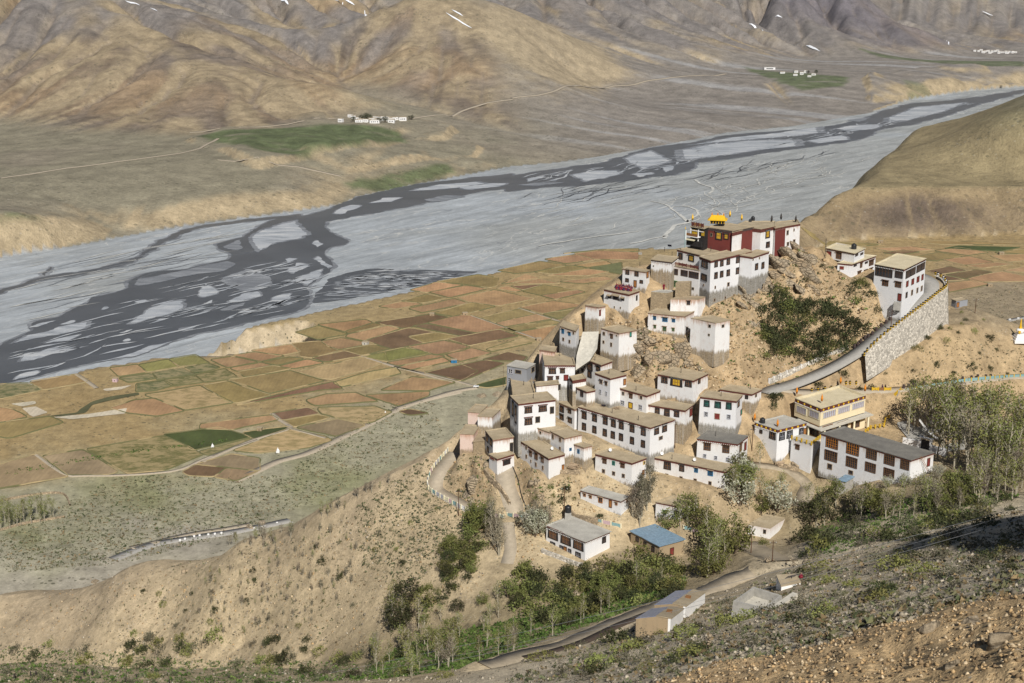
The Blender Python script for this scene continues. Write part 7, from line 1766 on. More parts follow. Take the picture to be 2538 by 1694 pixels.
GREY = [(150,140,122),(136,127,111),(172,162,144),(112,104,90)]; TANC = [(180,152,112),(160,136,102),(194,174,142),(130,110,84)]
sz = lambda a, b, e=3.0: (lambda P, r: a + (b - a) * r.random(len(P)) ** e)
stones('scree', px_scatter([(1150,1694),(1500,1560),(1750,1490),(2000,1390),(2300,1300),(2560,1250),(2560,1480),(2000,1620),(1720,1694)],11000,61), sz(.04, .42,5), 'loose grey stones strewn over the near gravel slope', GREY, 1)
_r = np.random.default_rng(62); _y = _r.uniform(36,92,30000); _x = _y * _r.uniform(.06, .5,30000); _k = (_x - .12 * 75 > -.9 * (_y - 20)) ; _P = np.c_[_x, _y, 0 * _x][_k]
stones('rubble', _P, sz(.015, .17,4), 'loose ochre stones and rubble on the near ridge', TANC, 2)
stones('rubble', px_scatter([(1450,830),(1560,760),(1700,800),(1760,700),(1990,620),(2100,700),(2240,800),(2000,900),(1850,990),(1600,960),(1450,930)],5200,63), sz(.08, .6), 'broken tan rubble covering the monastery crag', TANC, 3)
stones('rubble', px_scatter([(1100,1120),(1400,1080),(1640,1180),(1500,1320),(1300,1400),(1150,1330)],2200,64), sz(.08, .4), 'small stones on the slope below the left houses', TANC, 4)
stones('scree', px_scatter([(200,1440),(700,1330),(1000,1260),(1250,1450),(1000,1600),(500,1640),(0,1600),(0,1500)],3600,65), sz(.07, .42), 'small stones on the sandy spur and in the gully', GREY + TANC, 5)
stones('scree', px_scatter([(0,1694),(0,1590),(400,1620),(900,1640),(1200,1640),(1150,1694)],2500,66), sz(.07, .4), 'grey stones along the bottom of the gully', GREY, 6)
# ---------------------------------------------------------------- plants
def leaves(C, n_per, spread, size, r, flat=1.0):
 """n_per leaf quads round each centre"""
 k = len(C); n = k * n_per
 P = np.repeat(C, n_per, 0) + r.normal(0,1,(n, 3)) * np.repeat(np.broadcast_to(spread, (k,)), n_per)[:, None] * np.array([1,1, flat])
 a = r.normal(size=(n, 3)); a /= np.linalg.norm(a, axis=1)[:, None]; b = np.cross(a, r.normal(size=(n, 3))); b /= np.linalg.norm(b, axis=1)[:, None]
 s = size * r.uniform(.6,1.4, n)[:, None]
 V = np.stack([P - a * s - b * s * .6, P + a * s - b * s * .6, P + a * s + b * s * .6, P - a * s + b * s * .6],1)
 T = np.repeat(r.uniform(0,1, k), n_per) * .55 + r.uniform(0, .45, n)
 return V.reshape(-1,3), np.arange(4 * n).reshape(-1,4), np.repeat(T, 4)
def limbs(paths, n=5):
 m = MB()
 for pts, r0, r1 in paths:
  L = len(pts) - 1
  for i in range(L): m.tube(pts[i], pts[i + 1], r0 + (r1 - r0) * i / L, r0 + (r1 - r0) * (i + 1) / L, n, 0, cap=False)
 return m
def tree_mesh(kind, seed):
 r = np.random.default_rng(seed); paths = []; C = []
 if kind in ('poplar', 'bare', 'slim'):
  H = 1.0; nt = 1 if kind != 'bare' else 3
  for s in range(nt):
   ang = r.uniform(0,6.28); lean = r.uniform(0, .12) * (nt > 1) + r.uniform(0, .03)
   pts = [Vector((math.cos(ang) * lean * t * 1.3 + r.normal(0, .008), math.sin(ang) * lean * t * 1.3 + r.normal(0, .008), t * H * r.uniform(.96,1.04) if t else -.04)) for t in np.linspace(0, .96,6)]
   paths.append((pts, .017, .004))
   nb = 16 if nt == 1 else 9
   for k in range(nb):
    t = r.uniform(.22, .93); j = min(int(t * 5),4); p0 = pts[j].lerp(pts[j + 1], t * 5 - j if t * 5 - j < 1 else 1)
    a = r.uniform(0,6.28); L = (.20 if kind != 'slim' else .11) * (1.15 - t) * r.uniform(.7,1.4) + .05
    tip = p0 + Vector((math.cos(a) * L * .75, math.sin(a) * L * .75, L * r.uniform(.7,1.3)))
    paths.append(([p0, p0.lerp(tip, .5) + Vector((0,0, .01)), tip], .006, .0022))
    C += [tip, p0.lerp(tip, .6)]
    for _ in range(2 if kind == 'bare' else 1):
     q = p0.lerp(tip, r.uniform(.4, .8)); w = q + Vector((r.normal(0, .05), r.normal(0, .05), r.uniform(.03, .1))); paths.append(([q, w], .003, .0015)); C.append(w)
  C = np.array([tuple(c) for c in C])
  if kind == 'bare': V, Fc, T = leaves(C, 7, .035, .012, r)
  else: V, Fc, T = leaves(C, 6, .052 if kind == 'poplar' else .034, .0135, r, 1.4)
 else:                        # round spreading willow or bush tree
  for k in range(6):
   a = r.uniform(0,6.28); L = r.uniform(.3, .55); mid = Vector((math.cos(a) * L * .3, math.sin(a) * L * .3, .35)); tip = Vector((math.cos(a) * L, math.sin(a) * L, r.uniform(.6, .95)))
   paths.append(([Vector((0,0,-.04)), mid, tip], .03, .006))
  u = r.normal(size=(46,3)); u /= np.linalg.norm(u, axis=1)[:, None]
  C = u * r.uniform(.55,1,(46,1)) ** .5 * np.array([.50, .50, .40]) * r.uniform(.75,1.2,(46,1)) + [0,0, .60]
  V, Fc, T = leaves(C, 22, .075, .026, r)
 return limbs(paths, 5).mesh('trunk', M['bark_pale' if kind in ('poplar', 'slim', 'bare') else 'bark']), V, Fc, T
TREES = {}
for kind, mats in (('poplar', ('leaf_poplar', 'leaf_bright')),('slim', ('leaf_poplar', 'leaf_bright')),('bare', ('leaf_bare', 'leaf_grey')),('willow', ('leaf_bright', 'leaf_dark', 'blossom', 'leaf_poplar'))):
 for mt in mats:
  for v_ in range(3 if kind != 'slim' else 2):
   tm, V, Fc, T = tree_mesh(kind, 100 + v_ + 10 * mats.index(mt) + 40 * len(TREES))
   TREES.setdefault((kind, mt),[]).append((tm, np_mesh('crown', V, Fc, M[mt], False, {'tint': T})))
import re
def place_of(label):
 m_ = re.search(r'\b(in the|between|at the|before the|beside the|by the|right of|in front|behind|along the|planted|across|among the|on the|under the|of the|running|left of|below the)\b', label)
 return label[m_.start():]
TDESC = {('poplar', 'leaf_poplar'): 'olive-leafed poplar', ('poplar', 'leaf_bright'): 'bright green poplar', ('slim', 'leaf_poplar'): 'slim olive poplar', ('slim', 'leaf_bright'): 'slim green poplar', ('bare', 'leaf_bare'): 'bare brown-twigged tree', ('bare', 'leaf_grey'): 'bare grey-twigged tree', ('willow', 'leaf_bright'): 'round bright green tree', ('willow', 'leaf_dark'): 'round dark green tree', ('willow', 'blossom'): 'pale blossoming tree', ('willow', 'leaf_poplar'): 'round olive tree'}
SDESC = {'dark': 'dark green', 'green': 'bright green', 'sage': 'grey-green', 'olive': 'olive', 'dry': 'dry brown'}
ntree = 0
def tree(kind, mt, p, h, label, group, wid=1.0):
 global ntree; ntree += 1
 nm = {'poplar': 'poplar_tree', 'slim': 'poplar_tree', 'bare': 'bare_tree', 'willow': 'willow_tree'}[kind]
 root = empty(nm, p, label, 'tree', group, rz=rr.uniform(0,6.28)); tm, cm = TREES[(kind, mt)][rr.randrange(len(TREES[(kind, mt)]))]
 root.scale = (h * wid, h * wid, h)
 put('trunk', tm, root); put('crown', cm, root)
 return root
def grove(poly, n, kinds, hpx, label, group, seed, dmin=40, mind=1.6):
 P = px_scatter(poly, n * 4, seed, dmin); P = P[clear(P, .5)]; kept = []
 for p in P:
  if all((p[0] - q[0]) ** 2 + (p[1] - q[1]) ** 2 > mind ** 2 for q in kept): kept.append(p)
  if len(kept) >= n: break
 for p in kept:
  kind, mt = kinds[rr.randrange(len(kinds))]; h = rr.uniform(*hpx) * p[1] / FPX * 1.08
  d_ = TDESC[(kind, mt)]
  if 'sapling' in label: d_ = d_.replace('poplar', 'sapling').replace('tree', 'sapling')
  f_ = (h / (p[1] / FPX * 1.08) - hpx[0]) / (hpx[1] - hpx[0])
  tree(kind, mt, (p[0], p[1], gz(p[0], p[1]) - .05), h * (1 if kind != 'willow' else .8),('tall ' if f_ > .66 else 'short ' if f_ < .33 else '') + d_ + ' ' + place_of(label), group)
PO, PB, BA, BG, WB, WD, WL, SL, SB = ('poplar', 'leaf_poplar'),('poplar', 'leaf_bright'),('bare', 'leaf_bare'),('bare', 'leaf_grey'),('willow', 'leaf_bright'),('willow', 'leaf_dark'),('willow', 'blossom'),('slim', 'leaf_poplar'),('slim', 'leaf_bright')
grove([(2290,1120),(2330,1085),(2420,1075),(2538,1090),(2620,1100),(2620,1190),(2450,1200),(2350,1175)],66,[PO, PO, PO, PO, PB, BA],(110,160), 'tall half-leafed poplar in the grove behind the long hall', 'poplar grove by the long hall', 71)
grove([(2230,1075),(2290,1050),(2400,1060),(2340,1090)],20,[PO, PO, BA],(95,130), 'olive-leafed poplar between the forecourt and the parking ground', 'poplars by the forecourt', 72)
grove([(2060,1262),(2150,1256),(2330,1235),(2400,1225),(2400,1262),(2250,1285),(2080,1292)],36,[PO, PB, PO, BA, WB],(50,88), 'green tree in the belt in front of the long hall', 'trees before the long hall', 73)
grove([(2400,1200),(2560,1195),(2560,1240),(2400,1260)],24,[PO, SL, PO, BA],(75,115), 'slender poplar at the right edge above the cast shadow', 'poplars at the right edge', 74)
grove([(1330,1560),(1450,1480),(1600,1430),(1690,1450),(1560,1500),(1420,1570)],20,[PO, WB, PB, WD, WB],(38,72), 'green tree in the gully belt below the front houses', 'gully belt', 123)
grove([(1000,1590),(1100,1520),(1230,1470),(1300,1490),(1220,1570),(1100,1610)],16,[PO, WB, PB, WD],(36,70), 'green tree in the gully left of the front house', 'gully trees left of the front house', 124)
grove([(2170,1195),(2330,1180),(2350,1200),(2200,1215)],5,[WL],(34,44), 'pale blossoming tree before the long hall', 'blossoming trees', 75)
grove([(1790,1180),(1860,1165),(1960,1230),(1950,1275),(1850,1270),(1790,1240)],14,[PO, PO, WB, PO, WL],(50,95), 'leafy tree beside the lane left of the long hall', 'trees beside the lane', 76)
grove([(1960,1270),(2060,1240),(2090,1290),(2010,1320)],12,[PO, WD, WB],(50,85), 'tree at the edge of the yard by the box-shaped house', 'trees by the yard', 77)
grove([(1700,1370),(1760,1330),(1830,1360),(1820,1430),(1750,1440)],14,[PB, PB, PO, WB],(85,120), 'bright green poplar right of the tin-roofed house', 'poplars by the tin-roofed house', 78)
grove([(1560,1270),(1600,1240),(1650,1270),(1640,1310),(1570,1310)],11,[BG, BA, BA],(75,105), 'bare grey tree in front of the courtyard house', 'bare trees by the courtyard house', 79)
grove([(1640,1290),(1730,1270),(1740,1330),(1660,1330)],7,[WB, PB, PO],(50,80), 'green tree between courtyard house and tin-roofed house', 'trees behind the tin-roofed house', 80)
grove([(1300,1310),(1340,1290),(1380,1330),(1340,1350)],7,[BG, BA, WL],(50,75), 'pale bare tree behind the front house', 'bare trees behind the front house', 81)
grove([(1150,1290),(1215,1285),(1225,1345),(1160,1350)],8,[WB, WB, PB],(55,80), 'bright green tree beside the foot path', 'green trees beside the foot path', 82)
grove([(1200,1310),(1260,1300),(1260,1380),(1215,1390)],4,[BA, BG],(70,95), 'bare twiggy tree beside the foot path', 'bare trees beside the foot path', 83)
grove([(1080,1370),(1150,1340),(1180,1420),(1090,1450)],9,[WD, WB, WD],(35,55), 'dark bushy tree in the green strip on the sandy spur', 'trees of the green strip', 84)
grove([(950,1530),(1010,1490),(1050,1560),(990,1590)],7,[PB, PO, WD],(70,110), 'dense green poplar at the foot of the green strip', 'poplars below the green strip', 85)
grove([(860,1650),(1000,1600),(1160,1600),(1290,1600),(1270,1650),(1130,1670),(930,1694)],36,[PO, SL, PO, PB, BA],(55,95), 'young poplar in the row along the gully bottom', 'poplars along the gully bottom', 86)
grove([(0,1285),(60,1275),(140,1268),(140,1290),(60,1305),(0,1315)],30,[SL, SB, PO],(42,60), 'slim poplar in the walled grove on the valley floor', 'walled grove on the valley floor', 87,500,2.0)
grove([(560,1355),(640,1325),(760,1300),(850,1240),(950,1195),(970,1200),(860,1265),(740,1325),(600,1365)],26,[BA, SL, BG],(22,45), 'small half-bare tree along the ridge of the spur', 'small trees along the spur ridge', 88)
grove([(1230,1620),(1330,1560),(1420,1540),(1500,1480),(1520,1500),(1400,1590),(1280,1640)],7,[SL, PO],(50,80), 'thin young tree beside the gully track', 'young trees beside the gully track', 89)
# saplings planted over the sandy spur
grove([(420,1470),(600,1360),(800,1310),(900,1340),(880,1450),(780,1540),(560,1580)],95,[BA, BA, BG, SL],(13,30), 'leafless sapling planted on the sandy spur', 'saplings on the sandy spur', 90)
# shrubs
def shrub_mesh(mt, seed, nC=34, per=11, flat=.62, leaf=.055, stems=True):
 r = np.random.default_rng(seed); u = r.normal(size=(nC, 3)); u[:, 2] = np.abs(u[:, 2]); u /= np.linalg.norm(u, axis=1)[:, None]
 C = u * (r.uniform(.3,1,(nC, 1)) ** .45) * np.array([.95, .95, flat * 1.5]) * r.uniform(.7,1.15,(nC, 1)); C[:, 2] += .03
 V, Fc, T = leaves(C, per, .13, leaf, r)
 return np_mesh('shrub', V, Fc, M[mt], False, {'tint': T})
SHR = {k: [shrub_mesh(mt, 300 + 7 * i + s, **kw) for s in range(3)] for i, (k, mt, kw) in enumerate((('dark', 'leaf_dark', dict(nC=40, per=12)),('green', 'leaf_bright', {}),('sage', 'leaf_grey', dict(leaf=.045)),('olive', 'leaf_poplar', {}),('dry', 'leaf_bare', dict(nC=26, per=9, leaf=.032, flat=.8))))}
def shrub(kind, p, d, label, group, tall=1.0):
 o = put('sagebrush' if 'sagebrush' in label else 'bush' if ' bush' in label else 'shrub', SHR[kind][rr.randrange(3)], None, (p[0], p[1], gz(p[0], p[1]) - .06 * d),(0,0, rr.uniform(0,6.28)),(d * .5, d * .5, d * .5 * tall))
 return tag(o, label, 'shrub', group)
def thicket(poly, n, kinds, dpx, label, group, seed, tall=(.8,1.3), mind=.6, dmin=40):
 P = px_scatter(poly, n * 4, seed, dmin); P = P[clear(P, .3)]; kept = []
 for p in P:
  if all((p[0] - q[0]) ** 2 + (p[1] - q[1]) ** 2 > mind ** 2 for q in kept): kept.append(p)
  if len(kept) >= n: break
 nn_ = 'sagebrush' if 'sagebrush' in label else 'bush' if 'bush' in label else 'shrub'
 for p in kept:
  kd = kinds[rr.randrange(len(kinds))]; f_ = rr.random()
  shrub(kd, p, (dpx[0] + (dpx[1] - dpx[0]) * f_) * p[1] / FPX * 1.05,('large ' if f_ > .66 else 'small ' if f_ < .33 else '') + SDESC[kd] + ' ' + nn_ + ' ' + place_of(label), group, rr.uniform(*tall))
thicket([(1890,770),(1935,725),(2010,780),(2060,790),(2130,800),(2150,830),(2090,875),(2000,905),(1920,900),(1885,850)],80,['dark', 'dark', 'dark', 'green'],(28,58), 'dark green bush in the thicket on the crag face', 'thicket on the crag', 91,(.9,1.4),1.2)
thicket([(1880,850),(1930,860),(1940,910),(1890,920)],8,['dark', 'green'],(30,48), 'large dark bush at the lower left of the crag thicket', 'thicket foot', 92)
thicket([(2120,700),(2180,720),(2200,770),(2150,790),(2110,750)],9,['dark', 'green'],(24,40), 'dark bush on the rocks left of the gallery house', 'bushes by the gallery house', 93)
thicket([(1960,640),(2080,660),(2100,720),(1990,740),(1890,720)],14,['sage', 'dark'],(10,22), 'small grey-green shrub among the layered rocks', 'shrubs on the layered rocks', 94)
thicket([(1905,960),(1930,955),(1940,1010),(1915,1030)],4,['dark'],(24,34), 'tall dark bush left of the cream hall', 'bushes left of the cream hall', 95,(1.2,1.7))
for x, y, d in [(1500,960,95),(1370,1060,100),(1560,1090,95),(1270,1160,120),(1840,990,90),(2000,1060,130),(1820,1310,140),(1470,1290,95),(1640,1345,70),(1250,1420,150),(2010,1300,90),(1760,880,60),(1720,800,50),(1470,1420,80),(1230,1280,70),(1900,1210,50),(2070,1170,50),(1940,870,40),(2180,1365,60),(1600,960,60),(1680,1000,60),(1720,920,55),(820,1480,110),(280,1450,130),(540,1310,120),(700,1440,90),(480,1330,60),(960,1320,45),(1060,1250,30),(560,1120,50)]:
 X_, Y_ = px('T', (x, y)); p = hit(X_, Y_)[0]; kd = 'dark' if rr.random() < .6 else 'olive'; shrub(kd, p, d / 4.064 * p[1] / FPX * 1.1,('large ' if d > 100 else 'small ' if d < 60 else '') + SDESC[kd] + ' shrub on the sandy slope round the hill road', 'shrubs below the great wall', rr.uniform(.9,1.2))
thicket([(1290,1420),(1440,1400),(1600,1380),(1700,1420),(1680,1490),(1500,1520),(1350,1540),(1280,1500)],86,['dark', 'olive', 'green', 'green', 'dark'],(36,84), 'bush in the tangled scrub below the front house', 'scrub below the front house', 96)
thicket([(1960,1310),(2100,1290),(2300,1260),(2500,1240),(2538,1270),(2300,1320),(2100,1360),(1990,1370)],56,['dark', 'sage', 'olive', 'dark'],(36,80), 'bush in the undergrowth below the tree belt', 'undergrowth below the tree belt', 97)
thicket([(1020,1480),(1100,1420),(1170,1330),(1200,1350),(1160,1440),(1060,1540),(980,1560)],40,['green', 'dark', 'green'],(24,54), 'green bush in the strip running down the sandy spur', 'bushes of the green strip', 98)
thicket([(1250,1690),(1400,1600),(1700,1530),(1900,1450),(2200,1330),(2500,1290),(2538,1420),(2300,1480),(2000,1580),(1800,1640),(1600,1694)],120,['sage', 'olive', 'sage', 'dark', 'dry'],(34,110), 'grey-green sagebrush on the near gravel slope', 'sagebrush on the near slope', 99,(.55, .9),1.0)
thicket([(0,1600),(300,1565),(600,1570),(900,1600),(1150,1590),(1100,1690),(600,1690),(0,1690)],74,['dark', 'sage', 'olive'],(28,62), 'round bush along the bottom of the gully', 'bushes along the gully bottom', 100)
thicket([(200,1480),(500,1420),(900,1300),(1100,1250),(1000,1420),(800,1560),(400,1560)],44,['sage', 'dark', 'dry', 'olive'],(10,34), 'scattered shrub on the sandy spur', 'shrubs on the sandy spur', 101)
thicket([(1290,1180),(1450,1230),(1330,1300),(1200,1240)],12,['green', 'dark'],(12,26), 'small green shrub on the slope under the slope house', 'shrubs under the slope house', 102)
for x, y, d, k, lb in ((610,260,42, 'dark', 'dark round bush before the low white house'),(1930,470,55, 'green', 'bright green bush in front of the box-shaped house'),(1465,270,34, 'dark', 'dark bush right of the courtyard house'),(470,680,44, 'green', 'green bush at the corner of the front house'),(30,640,26, 'dark', 'dark bush on bare sand left of the front house'),(110,810,42, 'dark', 'dark bush below the front house on the sand')):
 X_, Y_ = px('G', (x, y + d * .4)); p = hit(X_, Y_)[0]; shrub(k, p, d * 2 / 3.267 * p[1] / FPX * 1.15, lb, 'single bushes by the houses', 1.1)
# uncountable low growth
def tufts(name, P, size, cols, label, seed, blades=5, up=.8, lift=0.0):
 r = np.random.default_rng(seed); P = P[clear(P)]; n = len(P); z = terrain(P[:, 0], P[:, 1]) + lift; s = size(P, r)
 C = np.c_[P[:, :2], z + s * .35]; V, Fc, T = [],[],[]
 k = blades; Q = np.repeat(C, k, 0) + r.normal(0, .5,(n * k, 3)) * np.repeat(s, k)[:, None] * np.array([1,1, .4]); S = np.repeat(s, k) * r.uniform(.35, .7, n * k)
 a = r.uniform(0,6.28, n * k); e = np.c_[np.cos(a), np.sin(a), r.uniform(-.3, .3, n * k)] * S[:, None]; u = np.c_[r.normal(0, .5, n * k), r.normal(0, .5, n * k), np.full(n * k, up)] * S[:, None]
 V = np.stack([Q - e - u * .5, Q + e - u * .5, Q + u],1).reshape(-1,3); Fc = np.arange(3 * n * k).reshape(-1,3)
 Cc = np.array([lin(*c) for c in cols])[r.integers(0, len(cols), n)] * r.uniform(.7,1.3,(n, 1))
 return tag(put(name, np_mesh(name, V, Fc, M['tuft'], False, {'gc': np.repeat(Cc, 3 * k, 0)})), label, 'scrub', kind='stuff')
t = NT('tuft'); t.color(t.attr('gc', 'Color')); M['tuft'] = t.m
SAGE = [(92,96,70),(106,104,78),(80,86,58)]; GRN = [(62,84,36),(78,98,44),(92,108,56)]; DRY = [(130,112,82),(112,98,72),(104,102,72)]
tufts('low_scrub', px_scatter([(880,1260),(1060,1130),(1150,1200),(1220,1290),(1180,1330),(1000,1470),(900,1400)],2600,111), sz(.15, .6), SAGE, 'low grey-green tufts on the upper sandy spur', 1)
tufts('low_scrub', px_scatter([(120,1500),(500,1380),(880,1280),(1000,1450),(850,1600),(300,1590)],1500,112), sz(.12, .5), DRY + SAGE, 'dry tufts over the lower sandy spur', 2)
tufts('low_scrub', px_scatter([(1240,1694),(1500,1580),(1750,1500),(2000,1400),(2300,1310),(2538,1260),(2538,1470),(2000,1610),(1720,1694)],4600,113), sz(.12, .7), SAGE + DRY, 'low tufts between the stones of the near slope', 3)
tufts('meadow_grass', px_scatter([(860,1694),(1000,1590),(1250,1540),(1500,1450),(1700,1430),(1690,1480),(1400,1570),(1150,1660)],7500,114), sz(.2, .7), GRN, 'fresh green grass along the gully', 4)
tufts('meadow_grass', px_scatter([(1980,1330),(2150,1250),(2450,1210),(2538,1230),(2300,1300),(2050,1380)],2600,115), sz(.18, .6), GRN, 'green ground growth under the tree belt', 5)
tufts('low_scrub', px_scatter([(0,1420),(0,1330),(300,1180),(700,1180),(900,1030),(1060,960),(1100,1080),(900,1190),(600,1320),(300,1400)],9000,116,480), sz(.25,1.1), SAGE + DRY + [(70,80,48)], 'low desert scrub dotting the valley floor', 6,4)
tufts('low_scrub', px_scatter([(1450,850),(1700,780),(1990,640),(2150,700),(2230,800),(2000,930),(1850,1000),(1700,980)],1500,117), sz(.15, .8), SAGE + GRN, 'low tufts between the rocks of the crag', 7)
tufts('low_scrub', px_scatter([(2170,940),(2360,830),(2538,870),(2538,930),(2250,970)],700,118), sz(.12, .5), SAGE + DRY, 'low tufts below the great wall', 8)
tufts('low_scrub', px_scatter([(1100,1130),(1300,1120),(1420,1190),(1400,1300),(1200,1290),(1110,1220)],900,119), sz(.15, .55), SAGE + GRN, 'low tufts below the left houses', 9)
tufts('low_scrub', px_scatter([(2360,740),(2538,700),(2538,850),(2450,840)],1200,120,560), sz(.25, .9), SAGE + DRY, 'low scrub on the valley floor right of the road', 10,4)
tufts('low_scrub', px_scatter([(0,1694),(0,1600),(400,1630),(900,1640),(850,1694)],3600,121), sz(.15, .7), SAGE + GRN, 'low tufts in the bottom left corner', 11)
tufts('hedge_line', px_scatter([(10,1170),(300,1120),(560,1090),(560,1096),(300,1128),(20,1182)],500,122,600), sz(.4,1.2), GRN, 'green growth along the field ditch', 12,4)
# ---------------------------------------------------------------- poles, wires and small works
def pole(tg, x, y0, y1, label, name='power_pole', r=.11, arm=True, dmin=40, group='wooden power poles'):
 X_, Y_ = px(tg, (x, y0)); q = hit(X_, Y_, dmin)[0]; h = zpix(px(tg, (x, y1))[1], q[1]) - q[2]
 root = empty(name, (q[0], q[1], gz(q[0], q[1]) - .2), label, 'pole', group)
 m = MB(); m.tube((0,0,0),(0,0, h + .2), r, r * .7,7); m.build('shaft', M['wood_dark'], root)
 if arm:
  m = MB(); m.box((0,0, h - .35),(1.5, .1, .1)); c = m.build('cross_arm', M['iron'], root)
  for s in (-.65,0, .65): m = MB(); m.lathe((s, 0, h - .3),[(.04,0),(.06, .08),(.03, .18)],6); m.build('insulator', M['paint_white'], c)
 return root
for a in [('C', 1248,1425,1110, 'tall thin pole behind the roof tank of the front house'),('H', 612,1030,740, 'dark pole beside the left path parapet'),('B', 125,985,755, 'pole at the left end of the monastery'),('E', 1231,890,690, 'pole on the outer edge of the hill road'),('T', 1855,800,650, 'pole on the valley floor behind the great wall'),('B', 1502,500,262, 'pole in front of the green-doored house'),('G', 1832,590,415, 'thin pole in the yard left of the green bush'),('G', 2005,640,470, 'thin pole in the yard'),('D', 1130,950,640, 'pole at the right end of the long house'),('F', 112,600,410, 'pole at the left corner of the white annex')]:
 pole(*a)
q = Vector(atD(*px('E', (702,262)),392)); m = MB(); h = 5.6
for s in ((-.18,-.18),(.18,-.18),(0, .2)): m.tube((s[0], s[1],0),(s[0] * .4, s[1] * .4, h), .04, .03,5)
for k in range(9): m.tube((-.18 + .012 * k, -.18 + .012 * k, k * .6),(.18 - .012 * k, -.18 + .012 * k, k * .6 + .45), .025, n=4)
single('radio_mast', m, M['iron'], q, 'thin lattice mast left of the stepped white house', 'mast')
def wire(a, b, label, sag=1.5, r=.028):
 a, b = Vector(a), Vector(b); m = MB(); pts = [a.lerp(b, t) - UP * sag * 4 * t * (1 - t) for t in np.linspace(0,1,25)]
 for p_, q_ in zip(pts[:-1], pts[1:]): m.tube(p_, q_, r, n=4, cap=False)
 return tag(m.build('power_line', M['steel']), label, 'wire')
wire(atD(820,1668,236), atD(2750,1195,196), 'upper pale power line crossing the foreground'); wire(atD(840,1692,232), atD(2750,1222,190), 'lower pale power line crossing the foreground', 2.0); wire(atD(830,1680,234), atD(2750,1200,190), 'middle pale power line crossing the foreground', 2.6, .02)
for x, y in ((65,1118),(140,1108),(165,1104),(308,1090),(370,1118),(385,1096),(422,1098),(577,1126),(625,1118),(775,1140)):
 q = ground('X', x, y); m = MB(); m.tube((0,0,-.2),(.05,0, .95), .17, .14,7); m.tube((.05,0, .95),(.05,0,1.05), .09, .02,6)
 single('fence_stub', m, M['iron'], q, 'short dark stub post at the bottom left of the gully', 'post', 'stub posts in the bottom left')
# cairn
q = ground('', 1757,1606); s_ = empty('cairn', q, 'dark narrow stone cairn on the near gravel slope', 'cairn')
for k in range(5): o = put('stone', ROCKS[k], s_, (rr.uniform(-.06, .06),0, .22 + .42 * k),(rr.uniform(0,3), rr.uniform(0,3),0),(.42 - .05 * k, .36 - .04 * k, .30))
# greenhouses
def greenhouse(a, b, label):
 a, b = Vector(a), Vector(b); e = b - a; e.z = 0; L = e.length; e.normalize(); n = Vector((-e.y, e.x, 0))           # n points to the lower, sheeted side
 root = empty('greenhouse', a, label, 'greenhouse', 'lean-to greenhouses by the gully track'); dz = b.z - a.z
 def pt(u, v, z): return e * L * u + n * v + UP * (z + dz * u)
 def slab(name, prof, mat, u0=0, u1=1):
  m = MB(); k = len(prof); vs = [pt(u0, v, z) for v, z in prof] + [pt(u1, v, z) for v, z in prof]
  m.add(vs, [(i, (i + 1) % k, k + (i + 1) % k, k + i) for i in range(k)] + [tuple(range(k)), tuple(range(2 * k - 1, k - 1,-1))]); m.build(name, M[mat], root)
 slab('back_wall', [(0,-1.5),(.4,-1.5),(.4,2.1),(0,2.1)], 'paint_white')
 slab('earth_roof', [(-.15,2.12),(2.3,2.3),(2.3,2.45),(-.15,2.27)], 'earth_roof')
 slab('plastic_sheet', [(2.3,2.36),(5.6,1.55),(5.6,1.48),(2.3,2.28)], 'plastic_sheet')
 for u in (.0, .985): slab('end_wall', [(.4,-1),(5.5,-2),(5.5,1.5),(2.3,2.26),(.4,2.1)], 'mudwall', u, u + .015)
 m = MB(); m.box(pt(.45,1.2,2.55),(.9, .9, .25),0,(e, n, UP)); m.build('hatch', M['wood'], root)
ga = ground('G', 1180,1190); gb = ground('G', 1285,1095); gc_ = ground('G', 1300,1080); gd = ground('G', 1460,965)
greenhouse(ga, gb, 'smaller sheet-covered greenhouse nearer the camera'); greenhouse(gc_, gd, 'longer sheet-covered greenhouse with a brown roof hatch')
# open concrete tank
q = ground('G', 1950,1015); zt_ = q.z + 1.0
C4 = [Vector(atZ(*px('G', p_), zt_)) for p_ in ((1690,948),(1950,1012),(2085,903),(1855,832))]
root = empty('water_cistern', C4[1] - UP * 1.0, 'open square concrete cistern on the near slope', 'cistern')
loc = [c - C4[1] + UP * 1.0 for c in C4]; cen = sum(loc, Vector()) / 4; inn = [cen + (v - cen) * .88 for v in loc]; inn = [Vector((v.x, v.y, 1.0)) for v in inn]; loc = [Vector((v.x, v.y, 1.0)) for v in loc]
for i in range(4):
 j = (i + 1) % 4; m = MB(); o1 = 1 + .06
 ob = [Vector((cen.x + (v.x - cen.x) * o1, cen.y + (v.y - cen.y) * o1,-1.6)) for v in (loc[i], loc[j])]
 m.add([ob[0], ob[1], loc[j], loc[i], inn[i], inn[j], Vector((inn[i].x, inn[i].y, -1)), Vector((inn[j].x, inn[j].y, -1))],[(0,1,2,3),(3,2,5,4),(4,5,7,6)]); m.build('wall', M['concrete'], root)
m = MB(); m.add([Vector((v.x, v.y, -.35)) for v in inn],[(0,1,2,3)]); m.build('floor', M['concrete_pale'], root)
a_, b2 = Vector(atZ(*px('G', (1975,1000)), zt_)), Vector(atZ(*px('G', (2165,872)), zt_ + .3)); d_ = b2 - a_; e_ = Vector((d_.x, d_.y, 0)).normalized(); n_ = Vector((e_.y, -e_.x, 0))
m = MB(); m.prism([-UP * 2 + n_ * .5, d_ - UP * 2 + n_ * .5, d_ - UP * 2 - n_ * .5,-UP * 2 - n_ * .5],[n_ * .45, d_ + n_ * .45, d_ - n_ * .45,-n_ * .45]); single('channel_wall', m, M['concrete_pale'], a_ + n_ * .6, 'low concrete channel wall beside the cistern', 'wall')
